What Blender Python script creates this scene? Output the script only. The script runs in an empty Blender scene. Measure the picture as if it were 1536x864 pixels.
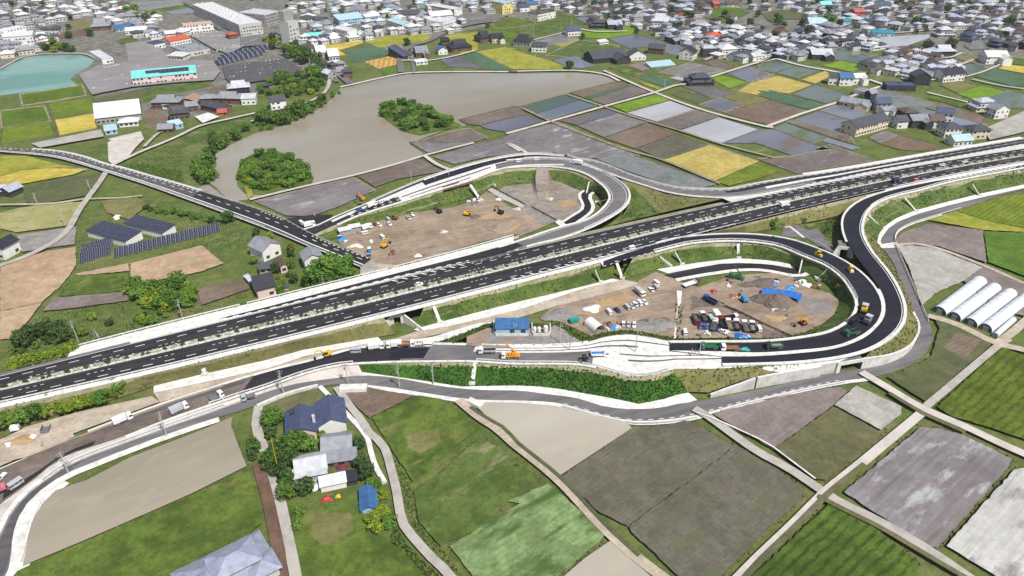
import bpy, math, random
import numpy as np
from mathutils import Vector, Matrix
RND = random.Random(11)
scene = bpy.context.scene
COL = scene.collection
# ------------------------------------------------------------------ survey of the site
# the drone stood 150 m above the plain; ground marks are surveyed through this pinhole onto planes of known height
CAM_H = 150.0
FOC = 1090.0
TILT = math.atan(662.0 / FOC)
CT, ST = math.cos(TILT), math.sin(TILT)
def P(px, py, z=0.0):
 u = (px - 768.0) / FOC
 v = (432.0 - py) / FOC
 dz = -ST + v * CT
 t = (z - CAM_H) / dz
 return Vector((t * u, t * (CT + v * ST), z))
def proj(p):
 """world point -> survey coordinates"""
 d = Vector(p) - Vector((0, 0, CAM_H))
 f = d.y * CT - d.z * ST
 up = d.y * ST + d.z * CT
 return 768 + FOC * d.x / f, 432 - FOC * up / f
TILES = {'A1': (0, 0, 3.84), 'A2': (380, 0, 3.84), 'A3': (760, 0, 3.84), 'A4': (1136, 0, 3.84),
         'B1': (0, 215, 3.84), 'B2': (380, 215, 3.84), 'B3': (760, 215, 3.84), 'B4': (1136, 215, 3.84),
         'C1': (0, 430, 3.84), 'C2': (380, 430, 3.84), 'C3': (760, 430, 3.84), 'C4': (1136, 430, 3.84),
         'D1': (0, 639, 3.84), 'D2': (380, 639, 3.84), 'D3': (760, 639, 3.84), 'D4': (1136, 639, 3.84),
         'F': (0, 0, 1.0),
         'H1': (380, 570, 6.4), 'H2': (380, 680, 6.4), 'H3': (240, 760, 7.68), 'H4': (110, 310, 6.4),
         'H5': (420, 270, 6.4), 'H6': (640, 220, 6.4), 'H7': (0, 0, 7.68), 'H8': (180, 0, 7.68),
         'J1': (360, 0, 7.68), 'J2': (540, 0, 7.68), 'J3': (740, 0, 7.68), 'J4': (940, 0, 7.68),
         'J5': (1140, 0, 7.68), 'J6': (1336, 0, 7.68), 'J7': (1240, 100, 5.19), 'J8': (130, 110, 5.113),
         'K1': (0, 600, 7.68), 'K2': (560, 480, 7.68), 'K3': (1030, 520, 7.68), 'K4': (1376, 400, 9.6),
         'K5': (1130, 320, 7.68), 'K6': (0, 400, 7.68), 'K7': (180, 400, 7.68), 'K8': (0, 230, 7.68),
         'L1': (80, 580, 9.6), 'L2': (880, 420, 9.6), 'L3': (1030, 400, 9.6), 'L4': (1030, 460, 9.6),
         'L5': (1190, 400, 9.6), 'L6': (360, 350, 9.6), 'L7': (720, 460, 9.6)}
def tp(tile, x, y):
 ox, oy, s = TILES[tile]
 return (ox + x / s, oy + y / s)
def Q(t, x, y, z=0.0): return P(*tp(t, x, y), z)
def pts(txt):
 """'B1 10,20 30,40 C1 5,6' -> list of survey points"""
 out = []; t = 'F'
 for w in txt.split():
  if ',' in w:
   a, b = w.split(',')
   out.append(tp(t, float(a), float(b)))
  else:
   t = w
 return out
def wpts(txt, z=0.0):
 return [P(a, b, z) for a, b in pts(txt)]
# ------------------------------------------------------------------ object helpers
def link(o):
 COL.objects.link(o); return o
def tag(o, label=None, cat=None, group=None, kind=None):
 if label: o['label'] = label
 if cat: o['category'] = cat
 if group: o['group'] = group
 if kind: o['kind'] = kind
 return o
def thing(name, loc, rz=0.0, label=None, cat=None, group=None):
 o = bpy.data.objects.new(name, None)
 o.empty_display_size = 0.5
 o.location = loc; o.rotation_euler = (0, 0, rz)
 link(o)
 return tag(o, label, cat, group)
def child(o, name, parent):
 c = bpy.data.objects.new(name, o); link(c); c.parent = parent
 return c
KIDS = {}
def copy_tree(root, loc, rz, label=None, cat=None, group=None, scale=None):
 r = root.copy(); link(r); r.location = loc; r.rotation_euler = (0, 0, rz)
 if scale: r.scale = scale
 if label: r['label'] = label
 if group: r['group'] = group
 elif 'group' in r: del r['group']
 for ch in root.children:
  c = ch.copy(); link(c); c.parent = r
  for g in ch.children:
   d = g.copy(); link(d); d.parent = c
 return r
class MB:
 def __init__(self):
  self.v = []; self.f = []; self.m = []
 def vert(self, p):
  self.v.append(tuple(p)); return len(self.v) - 1
 def face(self, ps, mi=0):
  i = [self.vert(p) for p in ps]
  self.f.append(i); self.m.append(mi)
 def box(self, x0, x1, y0, y1, z0, z1, mi=0, M=None, bottom=True):
  c = [Vector((x, y, z)) for z in (z0, z1) for y in (y0, y1) for x in (x0, x1)]
  if M is not None: c = [M @ p for p in c]
  b = len(self.v); self.v += [tuple(p) for p in c]
  q = [(4, 5, 7, 6), (0, 1, 5, 4), (1, 3, 7, 5), (3, 2, 6, 7), (2, 0, 4, 6)]
  if bottom: q.append((0, 2, 3, 1))
  for k in q:
   self.f.append([b + j for j in k]); self.m.append(mi)
 def taper(self, x0, x1, y0, y1, z0, z1, ix0, ix1, iy, mi=0, M=None):
  """box whose top is pulled in"""
  c = [Vector(p) for p in ((x0, y0, z0), (x1, y0, z0), (x1, y1, z0), (x0, y1, z0),
                                 (x0 + ix0, y0 + iy, z1), (x1 - ix1, y0 + iy, z1), (x1 - ix1, y1 - iy, z1), (x0 + ix0, y1 - iy, z1))]
  if M is not None: c = [M @ p for p in c]
  b = len(self.v); self.v += [tuple(p) for p in c]
  for k in ((4, 5, 6, 7), (0, 1, 5, 4), (1, 2, 6, 5), (2, 3, 7, 6), (3, 0, 4, 7), (0, 3, 2, 1)):
   self.f.append([b + j for j in k]); self.m.append(mi)
 def tube(self, a, b, r, n=6, mi=0, r2=None, cap=True):
  a = Vector(a); b = Vector(b); d = (b - a)
  if d.length < 1e-6: return
  d.normalize()
  u = d.orthogonal().normalized(); w = d.cross(u)
  r2 = r if r2 is None else r2
  s = len(self.v)
  for q, rr in ((a, r), (b, r2)):
   for k in range(n):
    t = 2 * math.pi * k / n
    self.v.append(tuple(q + (u * math.cos(t) + w * math.sin(t)) * rr))
  for k in range(n):
   j = (k + 1) % n
   self.f.append([s + k, s + j, s + n + j, s + n + k]); self.m.append(mi)
  if cap:
   self.f.append([s + n + k for k in range(n)]); self.m.append(mi)
   self.f.append([s + n - 1 - k for k in range(n)]); self.m.append(mi)
 def strip(self, A, B, mi=0):
  s = len(self.v); n = len(A)
  for a, b in zip(A, B):
   self.v.append(tuple(a)); self.v.append(tuple(b))
  for i in range(n - 1):
   self.f.append([s + 2 * i, s + 2 * i + 1, s + 2 * i + 3, s + 2 * i + 2]); self.m.append(mi)
 def mesh(self, name, mats):
  me = bpy.data.meshes.new(name)
  me.from_pydata(self.v, [], self.f)
  if not isinstance(mats, (list, tuple)): mats = [mats]
  for m in mats: me.materials.append(m)
  if len(mats) > 1:
   me.polygons.foreach_set('material_index', self.m)
  me.update()
  return me
 def build(self, name, mats, parent=None):
  o = bpy.data.objects.new(name, self.mesh(name, mats)); link(o)
  if parent: o.parent = parent
  return o
def up_fix(o):
 """turn every face of a ground sheet upwards"""
 me = o.data
 import bmesh
 bm = bmesh.new(); bm.from_mesh(me)
 for f in bm.faces:
  if f.normal.z < 0: f.normal_flip()
 bm.to_mesh(me); bm.free()
LAYER = [0.02]
def next_z():
 LAYER[0] += 0.006
 return LAYER[0]
def sheet(name, poly, mat, z=None, kind='structure', rag=0):
 """flat ground surface with a surveyed outline"""
 from mathutils.geometry import tessellate_polygon
 if z is None: z = next_z()
 w = [P(a, b, z) for a, b in poly]
 if rag:
  o_ = []
  for a, c in zip(w, w[1:] + w[:1]):
   k = max(1, int((c - a).length / 1.6)); s_ = (c - a).cross(Vector((0, 0, 1))).normalized()
   o_ += [a.lerp(c, i / k) + s_ * (RND.uniform(-rag, rag) if i else 0) for i in range(k)]
  w = o_
 b = MB(); b.v = [tuple(p) for p in w]
 for t in tessellate_polygon([w]):
  b.f.append(list(t)); b.m.append(0)
 o = b.build(name, mat); up_fix(o)
 if kind: o['kind'] = kind
 return o
def resample(W, n):
 W = [Vector(p) for p in W]
 L = [0.0]
 for a, b in zip(W, W[1:]): L.append(L[-1] + (b - a).length)
 out = []; k = 0
 for i in range(n):
  s = L[-1] * i / (n - 1)
  while k < len(L) - 2 and L[k + 1] < s: k += 1
  t = (s - L[k]) / max(1e-9, L[k + 1] - L[k])
  out.append(W[k].lerp(W[k + 1], t))
 return out
def spline(W, sub=8):
 W = [Vector(p) for p in W]
 if len(W) < 3: return resample(W, max(2, sub))
 out = []
 for i in range(len(W) - 1):
  p0 = W[i - 1] if i else W[0] * 2 - W[1]
  p1, p2 = W[i], W[i + 1]
  p3 = W[i + 2] if i + 2 < len(W) else W[-1] * 2 - W[-2]
  d1 = max(1e-6, (p1 - p0).length) ** .5; d2 = max(1e-6, (p2 - p1).length) ** .5; d3 = max(1e-6, (p3 - p2).length) ** .5
  t1 = ((p1 - p0) / d1 - (p2 - p0) / (d1 + d2) + (p2 - p1) / d2) * d2
  t2 = ((p2 - p1) / d2 - (p3 - p1) / (d2 + d3) + (p3 - p2) / d3) * d2
  for k in range(sub):
   t = k / sub
   h = (2 * t**3 - 3 * t**2 + 1, t**3 - 2 * t**2 + t, -2 * t**3 + 3 * t**2, t**3 - t**2)
   out.append(p1 * h[0] + t1 * h[1] + p2 * h[2] + t2 * h[3])
 out.append(W[-1])
 return out
def zprofile(z, pl):
 """pl: survey points; z: constant or list of (survey x, height)"""
 if isinstance(z, (int, float)): return [P(a, b, z) for a, b in pl]
 xs = sorted(z); r = []
 for a, b in pl:
  if a <= xs[0][0]: h = xs[0][1]
  elif a >= xs[-1][0]: h = xs[-1][1]
  else:
   for (x0, h0), (x1, h1) in zip(xs, xs[1:]):
    if x0 <= a <= x1:
     h = h0 + (h1 - h0) * (a - x0) / (x1 - x0); break
  r.append(P(a, b, h))
 return r
class Ribbon:
 """a road: two edges, sampled alike; v runs 0..1 from edge A to edge B"""
 def __init__(self, A, B, n=80):
  self.A = resample(A, n); self.B = resample(B, n); self.n = n
  C = [(a + b) / 2 for a, b in zip(self.A, self.B)]
  self.C = C
  self.L = [0.0]
  for a, b in zip(C, C[1:]): self.L.append(self.L[-1] + (b - a).length)
  self.len = self.L[-1]
 def at(self, s, v, dz=0.0):
  L = self.L; s = max(0.0, min(self.len, s))
  lo, hi = 0, self.n - 2
  while lo < hi:
   m = (lo + hi + 1) // 2
   if L[m] <= s: lo = m
   else: hi = m - 1
  t = (s - L[lo]) / max(1e-9, L[lo + 1] - L[lo])
  a = self.A[lo].lerp(self.A[lo + 1], t); b = self.B[lo].lerp(self.B[lo + 1], t)
  p = a.lerp(b, v); p.z += dz
  return p
 def width(self, s): return (self.at(s, 0) - self.at(s, 1)).length
 def edge(self, v, s0=0.0, s1=None, n=None, dz=0.0):
  s1 = self.len if s1 is None else s1
  n = n or max(2, int((s1 - s0) / 4))
  return [self.at(s0 + (s1 - s0) * i / (n - 1), v, dz) for i in range(n)]
 def surf(self, name, mat, v0=0.0, v1=1.0, s0=0.0, s1=None, dz=0.0, kind='structure'):
  b = MB(); b.strip(self.edge(v0, s0, s1, None, dz), self.edge(v1, s0, s1, None, dz))
  o = b.build(name, mat); up_fix(o); o['kind'] = kind
  return o
 def line(self, b, v, w=0.25, s0=0.0, s1=None, dz=0.02, dash=None):
  s1 = self.len if s1 is None else s1
  def seg(a, c):
   n = max(2, int((c - a) / 4) + 1)
   A = []; B = []
   for i in range(n):
    s = a + (c - a) * i / (n - 1); hw = w / 2 / max(0.1, self.width(s))
    A.append(self.at(s, v - hw, dz)); B.append(self.at(s, v + hw, dz))
   b.strip(A, B)
  if not dash: seg(s0, s1)
  else:
   s = s0
   while s + dash[0] < s1:
    seg(s, s + dash[0]); s += dash[0] + dash[1]
def polyfit_edge(pl, z, x0, x1, n, deg=3):
 W = [P(a, b, z) for a, b in pl]
 c = np.polyfit([p.x for p in W], [p.y for p in W], deg)
 return [Vector((x, float(np.polyval(c, x)), z)) for x in np.linspace(x0, x1, n)]
def offset2d(W, d):
 """shift a polyline sideways by d (left of travel is positive)"""
 out = []
 for i, p in enumerate(W):
  a = W[max(0, i - 1)]; b = W[min(len(W) - 1, i + 1)]
  t = (b - a); t.z = 0
  t.normalize()
  out.append(Vector((p.x - t.y * d, p.y + t.x * d, p.z)))
 return out
def wall_along(b, W, th, h, z0=None, mi=0):
 """upright wall of thickness th on a polyline (heights above the line)"""
 L = offset2d(W, th / 2); Rr = offset2d(W, -th / 2)
 dn = Vector((0, 0, z0 if z0 is not None else -0.1)); upv = Vector((0, 0, h))
 Lb = [p + dn for p in L]; Lt = [p + upv for p in L]; Rb = [p + dn for p in Rr]; Rt = [p + upv for p in Rr]
 b.strip(Lb, Lt, mi); b.strip(Lt, Rt, mi); b.strip(Rt, Rb, mi)
 b.face([Lb[0], Rb[0], Rt[0], Lt[0]], mi); b.face([Lb[-1], Lt[-1], Rt[-1], Rb[-1]], mi)
# ------------------------------------------------------------------ materials
def lin(c): return c / 12.92 if c <= 0.04045 else ((c + 0.055) / 1.055) ** 2.4
KALB = 0.84
def C(r, g, b, k=None):
 k = KALB if k is None else k
 return (lin(r / 255) * k, lin(g / 255) * k, lin(b / 255) * k, 1.0)
class NT:
 def __init__(self, name):
  self.m = bpy.data.materials.new(name); self.m.use_nodes = True
  self.t = self.m.node_tree; self.n = self.t.nodes; self.l = self.t.links
  self.bsdf = self.n['Principled BSDF']
  self.tc = None
 def new(self, ty, **kw):
  d = self.n.new(ty)
  for k, v in kw.items(): setattr(d, k, v)
  return d
 def link(self, a, b): self.l.new(a, b)
 def coord(self):
  if not self.tc: self.tc = self.new('ShaderNodeTexCoord')
  return self.tc.outputs['Object']
 def mapped(self, rot=0.0, sc=(1, 1, 1), loc=(0, 0, 0)):
  r = self.new('ShaderNodeMapping'); r.inputs['Rotation'].default_value = (0, 0, -rot)
  self.link(self.coord(), r.inputs['Vector'])
  s = self.new('ShaderNodeMapping'); s.inputs['Scale'].default_value = sc; s.inputs['Location'].default_value = loc
  self.link(r.outputs[0], s.inputs['Vector'])
  return s.outputs[0]
 def noise(self, vec, scale=1.0, detail=3.0, rough=0.55):
  d = self.new('ShaderNodeTexNoise')
  d.inputs['Scale'].default_value = scale; d.inputs['Detail'].default_value = detail
  d.inputs['Roughness'].default_value = rough
  self.link(vec, d.inputs['Vector'])
  return d.outputs['Fac']
 def ramp(self, fac, stops, interp='LINEAR'):
  d = self.new('ShaderNodeValToRGB'); d.color_ramp.interpolation = interp
  e = d.color_ramp.elements
  while len(e) > 1: e.remove(e[-1])
  for i, (p, c) in enumerate(stops):
   x = e[0] if i == 0 else e.new(p)
   x.position = p; x.color = c if len(c) == 4 else (*c, 1)
  self.link(fac, d.inputs['Fac'])
  return d.outputs['Color']
 def val(self, fac, a, b, lo=0.0, hi=1.0):
  d = self.new('ShaderNodeMapRange')
  d.inputs['From Min'].default_value = a; d.inputs['From Max'].default_value = b
  d.inputs['To Min'].default_value = lo; d.inputs['To Max'].default_value = hi
  self.link(fac, d.inputs['Value'])
  return d.outputs['Result']
 def mix(self, fac, a, b, mode='MIX'):
  d = self.new('ShaderNodeMix', data_type='RGBA', blend_type=mode)
  for k, x in ((0, fac), (6, a), (7, b)):
   if isinstance(x, (int, float, tuple)): d.inputs[k].default_value = x
   else: self.link(x, d.inputs[k])
  return d.outputs[2]
 def math(self, op, a, b=None):
  d = self.new('ShaderNodeMath', operation=op)
  for k, x in ((0, a), (1, b)):
   if x is None: continue
   if isinstance(x, (int, float)): d.inputs[k].default_value = x
   else: self.link(x, d.inputs[k])
  return d.outputs[0]
 def set(self, key, x):
  i = self.bsdf.inputs[key]
  if isinstance(x, (int, float, tuple)): i.default_value = x
  else: self.link(x, i)
 def bump(self, h, strength=0.4, dist=0.2):
  d = self.new('ShaderNodeBump'); d.inputs['Strength'].default_value = strength; d.inputs['Distance'].default_value = dist
  self.link(h, d.inputs['Height']); self.link(d.outputs[0], self.bsdf.inputs['Normal'])
def plain(name, col, rough=0.6, metal=0.0, var=0.12, scale=0.6, spec=0.4):
 t = NT(name)
 n = t.noise(t.mapped(), scale, 3)
 d = tuple(c * (1 - var) for c in col[:3]) + (1,); u = tuple(min(1, c * (1 + var)) for c in col[:3]) + (1,)
 t.set('Base Color', t.ramp(n, [(0.3, d), (0.7, u)]))
 t.set('Roughness', rough); t.set('Metallic', metal); t.set('Specular IOR Level', spec)
 return t.m
def field(name, c1, c2, c3=None, ang=38.0, streak=0.5, rows=None, patch=None, rough=0.95, wet=None, big=0.035, bump=0.5, grain=0.5):
 """cultivated ground: broad blotches, streaks along the plough lines, crop rows, puddles"""
 a = math.radians(ang)
 t = NT(name)
 n1 = t.noise(t.mapped(), big, 4)
 col = t.ramp(n1, [(0.32, c1), (0.5, c2), (0.68, c3 or c2)])
 n2 = t.noise(t.mapped(a, (0.035, 0.8, 1)), 1.0, 5, 0.7)
 dark = tuple(c * 0.66 for c in c1[:3]) + (1,)
 lite = tuple(min(1, c * 1.35) for c in (c3 or c2)[:3]) + (1,)
 col = t.mix(t.val(n2, 0.34, 0.5, streak, 0.0), col, dark)
 col = t.mix(t.val(n2, 0.54, 0.72, 0.0, streak), col, lite)
 n3 = t.noise(t.mapped(), 0.75, 5, 0.8)
 col = t.mix(t.val(n3, 0.44, 0.58, 0.0, grain), col, tuple(c * 0.6 for c in c2[:3]) + (1,))
 n6 = t.noise(t.mapped(), 0.24, 5, 0.75)
 col = t.mix(t.val(n6, 0.48, 0.6, 0.0, grain * .8), col, tuple(min(1, c * 1.35) for c in c2[:3]) + (1,))
 n7 = t.noise(t.mapped(), .11, 3, .6)
 col = t.mix(t.val(n7, .5, .62, 0, grain * .6), col, tuple(c * .62 for c in c1[:3]) + (1,))
 hgt = n3
 if rows:
  sp, rc, st = rows
  m = t.mapped(a, (1, 1, 1))
  sx = t.new('ShaderNodeSeparateXYZ'); t.link(m, sx.inputs[0])
  y = t.math('ADD', sx.outputs['Y'], t.math('MULTIPLY', t.noise(t.mapped(), 0.12, 2), sp * 0.8))
  w = t.math('SINE', t.math('MULTIPLY', y, 2 * math.pi / sp))
  brk = t.val(t.noise(t.mapped(a, (0.3, 0.9, 1)), 1.0, 4, .7), 0.36, 0.56)
  col = t.mix(t.math('MULTIPLY', t.val(w, 0.0, 0.7, 0.0, st), brk), col, rc)
 if patch:
  pc, thr = patch
  n4 = t.noise(t.mapped(a, (0.06, 0.16, 1), (3, 7, 0)), 1.0, 5, 0.65)
  col = t.mix(t.val(n4, thr, thr + 0.12, 0.0, 0.85), col, pc)
 t.set('Base Color', col)
 if wet is not None:
  n5 = t.noise(t.mapped(a, (0.03, 0.07, 1), (5, 2, 0)), 1.0, 4, 0.6)
  t.set('Roughness', t.val(n5, 0.46, 0.56, rough, wet)); t.set('Specular IOR Level', 0.5)
 else:
  t.set('Roughness', rough); t.set('Specular IOR Level', 0.2)
 if bump: t.bump(hgt, bump, 0.25)
 return t.m
def water(name, c1, c2, rough=0.06, scale=0.012, ripple=0.02, mud=None, thr=.56):
 t = NT(name)
 bc = (t.ramp(t.noise(t.mapped(0.5, (0.5, 1.5, 1)), scale, 4), [(0.38, c1), (0.6, c2)]))
 rg = (t.val(t.noise(t.mapped(0.3, (0.4, 1.6, 1)), 0.02, 3), 0.4, 0.6, rough, rough + 0.1))
 if mud:
  f = t.val(t.noise(t.mapped(math.radians(38), (.03, .1, 1), (2, 4, 0)), 1.0, 6, .68), thr, thr + .07)
  bc = t.mix(f, bc, mud); m = t.new('ShaderNodeMix'); t.link(f, m.inputs[0]); t.link(rg, m.inputs[2]); m.inputs[3].default_value = .7; rg = m.outputs[0]
 t.set('Base Color', bc); t.set('Roughness', rg); t.set('IOR', 1.33); t.set('Specular IOR Level', 0.5)
 t.bump(t.noise(t.mapped(0.4, (0.8, 2.0, 1)), 0.5, 3), ripple, 0.3)
 return t.m
def concrete(name, c, stain=0.35, scale=0.35, rough=0.85, joints=None):
 t = NT(name)
 n = t.noise(t.mapped(), scale, 5, 0.65)
 col = t.ramp(n, [(0.3, tuple(x * (1 - stain) for x in c[:3]) + (1,)), (0.55, c), (0.8, tuple(min(0.8, x * 1.08) for x in c[:3]) + (1,))])
 n2 = t.noise(t.mapped(), 2.2, 3)
 col = t.mix(t.val(n2, 0.55, 0.75, 0.0, 0.25), col, tuple(x * 0.6 for x in c[:3]) + (1,))
 t.set('Base Color', col); t.set('Roughness', rough); t.set('Specular IOR Level', 0.25)
 return t.m
def asphalt(name, c, ang=25.0, var=0.3, patch=0.35):
 t = NT(name); a = math.radians(ang)
 n = t.noise(t.mapped(a, (0.03, 0.5, 1)), 1.0, 4, 0.6)
 col = t.ramp(n, [(0.3, tuple(x * (1 - var) for x in c[:3]) + (1,)), (0.7, tuple(x * (1 + var) for x in c[:3]) + (1,))])
 n2 = t.noise(t.mapped(), 0.07, 4)
 col = t.mix(t.val(n2, 0.5, 0.68, 0.0, patch), col, tuple(x * 1.7 for x in c[:3]) + (1,))
 n3 = t.noise(t.mapped(), 3.0, 2)
 col = t.mix(t.val(n3, 0.4, 0.7, 0, 0.2), col, tuple(x * 0.6 for x in c[:3]) + (1,))
 t.set('Base Color', col); t.set('Roughness', 0.85); t.set('Specular IOR Level', 0.25)
 return t.m
def leafmat(name, c1, c2, c3):
 t = NT(name)
 g = t.new('ShaderNodeNewGeometry')
 n = t.noise(t.mapped(), 0.35, 2)
 f = t.math('ADD', t.math('MULTIPLY', g.outputs['Random Per Island'], 0.55), t.math('MULTIPLY', n, 0.5))
 oi = t.new('ShaderNodeObjectInfo')
 f = t.math('ADD', f, t.math('MULTIPLY', t.math('SUBTRACT', oi.outputs['Random'], 0.5), 0.3))
 t.set('Base Color', t.ramp(f, [(0.2, c1), (0.55, c2), (0.9, c3)]))
 t.set('Roughness', 0.7); t.set('Specular IOR Level', 0.25)
 return t.m
def rooftile(name, c, rough=0.5, step=0.5):
 t = NT(name)
 sx = t.new('ShaderNodeSeparateXYZ'); t.link(t.coord(), sx.inputs[0])
 w = t.math('SINE', t.math('MULTIPLY', t.math('ADD', sx.outputs['X'], sx.outputs['Y']), 2 * math.pi / step))
 n = t.noise(t.mapped(), 0.5, 4)
 oi = t.new('ShaderNodeObjectInfo')
 col = t.ramp(n, [(0.3, tuple(x * 0.72 for x in c[:3]) + (1,)), (0.7, tuple(min(.8, x * 1.2) for x in c[:3]) + (1,))])
 col = t.mix(t.val(w, 0.2, 0.9, 0, 0.35), col, tuple(x * 0.6 for x in c[:3]) + (1,))
 col = t.mix(t.val(oi.outputs['Random'], 0, 1, 0, 0.35), col, tuple(x * 0.55 for x in c[:3]) + (1,))
 t.set('Base Color', col); t.set('Roughness', rough); t.set('Specular IOR Level', 0.4)
 return t.m
def solarmat(name):
 t = NT(name)
 sx = t.new('ShaderNodeSeparateXYZ'); t.link(t.coord(), sx.inputs[0])
 def grid(o, s):
  f = t.math('FRACT', t.math('DIVIDE', o, s)); return t.math('LESS_THAN', f, 0.07)
 g = t.math('MAXIMUM', grid(sx.outputs['X'], 1.65), grid(sx.outputs['Y'], 1.0))
 n = t.noise(t.mapped(), 0.8, 2)
 base = t.ramp(n, [(0.35, C(28, 30, 48)), (0.65, C(52, 56, 82))])
 t.set('Base Color', t.mix(g, base, C(140, 142, 152)))
 t.set('Roughness', 0.22); t.set('Specular IOR Level', 0.5)
 return t.m
MT = {}
def m_(k): return MT[k]
# ------------------------------------------------------------------ the palette
MT['ground'] = field('ground_grass', C(82, 102, 48), C(100, 114, 58), C(124, 122, 80), streak=0.2, patch=(C(146, 130, 102), 0.59), grain=.65)
MT['townground'] = field('town_ground', C(112, 110, 104), C(136, 132, 126), C(98, 98, 88), streak=0.2, big=0.08, patch=(C(78, 92, 58), 0.52), grain=.8)  # dark patches stand in for gardens and for shadows between the houses
MT['grass'] = field('grass', C(68, 90, 40), C(88, 108, 50), C(108, 120, 68), streak=0.2, big=0.09, patch=(C(146, 142, 108), 0.58), grain=.7)
MT['lush'] = field('lush_grass', C(70, 90, 38), C(92, 112, 46), C(112, 126, 58), streak=0.2, big=0.06, patch=(C(126, 122, 74), 0.58), grain=.75)
MT['darkslope'] = field('dark_grass', C(46, 82, 26), C(60, 98, 34), C(80, 112, 48), streak=0.2, big=0.1, grain=.6)
MT['dryverge'] = field('dry_verge', C(150, 146, 118), C(170, 162, 136), C(132, 138, 90), streak=0.2, big=0.1, grain=.5, patch=(C(112, 130, 66), .56))
MT['olive'] = field('olive_field', C(104, 106, 62), C(124, 122, 76), C(140, 132, 92), streak=0.3)
MT['palegrass'] = field('pale_grass_field', C(146, 146, 96), C(162, 158, 106), C(180, 168, 124), streak=0.25, ang=20)
MT['darkfield'] = field('dark_green_field', C(84, 92, 62), C(96, 102, 68), C(108, 106, 78), streak=0.3, ang=20)
MT['deepgreen'] = field('deep_green_crop', C(76, 94, 30), C(94, 108, 36), C(114, 124, 50), rows=(2.6, C(54, 72, 22), 0.75), streak=0.2, grain=.7, patch=(C(130, 146, 90), .63))
MT['rice'] = field('rice_crop', C(76, 100, 28), C(98, 120, 40), C(116, 132, 50), rows=(2.0, C(62, 86, 22), 0.7), streak=0.3, grain=.6)
MT['riceA'] = field('rice_crop_rows', C(64, 86, 30), C(80, 104, 38), C(98, 118, 50), rows=(2.5, C(40, 62, 22), 0.8), streak=0.15, patch=(C(130, 156, 100), 0.62), grain=.7)
MT['riceB'] = field('young_green_crop', C(72, 108, 32), C(90, 122, 42), C(108, 136, 56), rows=(2.2, C(56, 84, 26), 0.7), ang=-52, streak=0.3, grain=.6)
MT['wheatgreen'] = field('ripening_crop', C(94, 116, 32), C(116, 132, 42), C(140, 146, 56), rows=(2.2, C(78, 102, 26), 0.7), streak=0.35, grain=.6)
MT['palecrop'] = field('pale_lodged_crop', C(110, 132, 80), C(130, 154, 102), C(142, 164, 114), rows=(1.6, C(94, 118, 64), 0.35), streak=0.3, patch=(C(68, 90, 40), 0.5), big=0.09, grain=.7)
MT['wheat'] = field('ripe_wheat', C(176, 160, 66), C(200, 182, 84), C(214, 194, 106), streak=0.4, ang=35, patch=(C(150, 160, 70), 0.58))
MT['yellow'] = field('yellow_green_grass', C(138, 142, 50), C(158, 156, 64), C(176, 168, 82), streak=0.3, ang=30, patch=(C(112, 130, 44), 0.55), grain=.6)
MT['yellowbare'] = field('golden_stubble', C(178, 160, 84), C(190, 172, 100), C(168, 150, 84), streak=0.3, patch=(C(150, 140, 80), 0.6))
MT['bright'] = field('bright_young_crop', C(100, 136, 34), C(120, 150, 44), C(134, 160, 60), rows=(2.0, C(84, 116, 28), 0.5), streak=0.25, grain=.6)
MT['orange'] = field('striped_orange_crop', C(202, 160, 84), C(210, 172, 100), C(190, 148, 70), rows=(4.0, C(150, 96, 44), 0.75), ang=95, streak=0.2)
MT['tan'] = field('bare_tan_field', C(170, 144, 118), C(184, 158, 130), C(196, 172, 142), streak=0.3, ang=25, patch=(C(140, 124, 92), 0.6))
MT['mud'] = field('ploughed_mud', C(106, 92, 82), C(120, 106, 96), C(132, 122, 114), streak=0.4, rough=0.7, wet=0.1, grain=.5, patch=(C(146, 146, 150), .62))
MT['mudgreen'] = field('weedy_ploughed_mud', C(94, 92, 76), C(108, 104, 90), C(116, 112, 102), streak=0.3, rough=0.9, patch=(C(96, 104, 72), 0.55), rows=(1.2, C(88, 86, 72), 0.35), grain=.55)
MT['mudolive'] = field('olive_ploughed_field', C(94, 92, 66), C(108, 106, 76), C(120, 116, 88), streak=0.2, patch=(C(104, 110, 62), 0.57), grain=.6)
MT['mudpurple'] = field('purple_grey_mud', C(124, 112, 108), C(136, 124, 120), C(146, 136, 132), streak=0.35, rough=0.8)
MT['mudgrey'] = field('grey_wet_mud', C(112, 104, 102), C(128, 120, 118), C(144, 140, 140), streak=0.4, rough=0.6, wet=0.08, patch=(C(164, 168, 176), 0.57), grain=.4)
MT['drained'] = field('drained_grey_field', C(116, 108, 106), C(130, 122, 122), C(150, 146, 148), streak=0.55, ang=38, rough=0.7, wet=0.3, patch=(C(182, 184, 188), 0.55), rows=(2.2, C(112, 104, 104), 0.3), grain=.3)
MT['palefield'] = field('pale_silt_field', C(176, 174, 168), C(200, 198, 192), C(212, 210, 204), streak=0.5, ang=38, rough=0.6, wet=0.3, patch=(C(132, 130, 130), 0.55), grain=.25)
MT['padgrey'] = field('pale_grey_ground', C(164, 160, 152), C(176, 172, 164), C(184, 180, 174), streak=0.25, ang=38)
MT['brownwet'] = field('brown_wet_field', C(108, 88, 72), C(126, 106, 84), C(138, 120, 98), streak=0.35, rough=0.55, wet=0.1, grain=.4)
MT['bluegreen'] = field('blue_green_crop', C(72, 100, 78), C(86, 114, 88), C(98, 124, 98), rows=(2.6, C(64, 88, 66), 0.5), streak=0.3, ang=25)
MT['greywet'] = field('shallow_grey_paddy', C(120, 122, 118), C(136, 138, 136), C(104, 112, 96), streak=0.4, rough=0.35, wet=0.08)
MT['bluewet'] = water('shallow_paddy_water', C(104, 112, 124), C(132, 138, 152), 0.04, .012, .02, C(126, 116, 106), .57)
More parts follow.
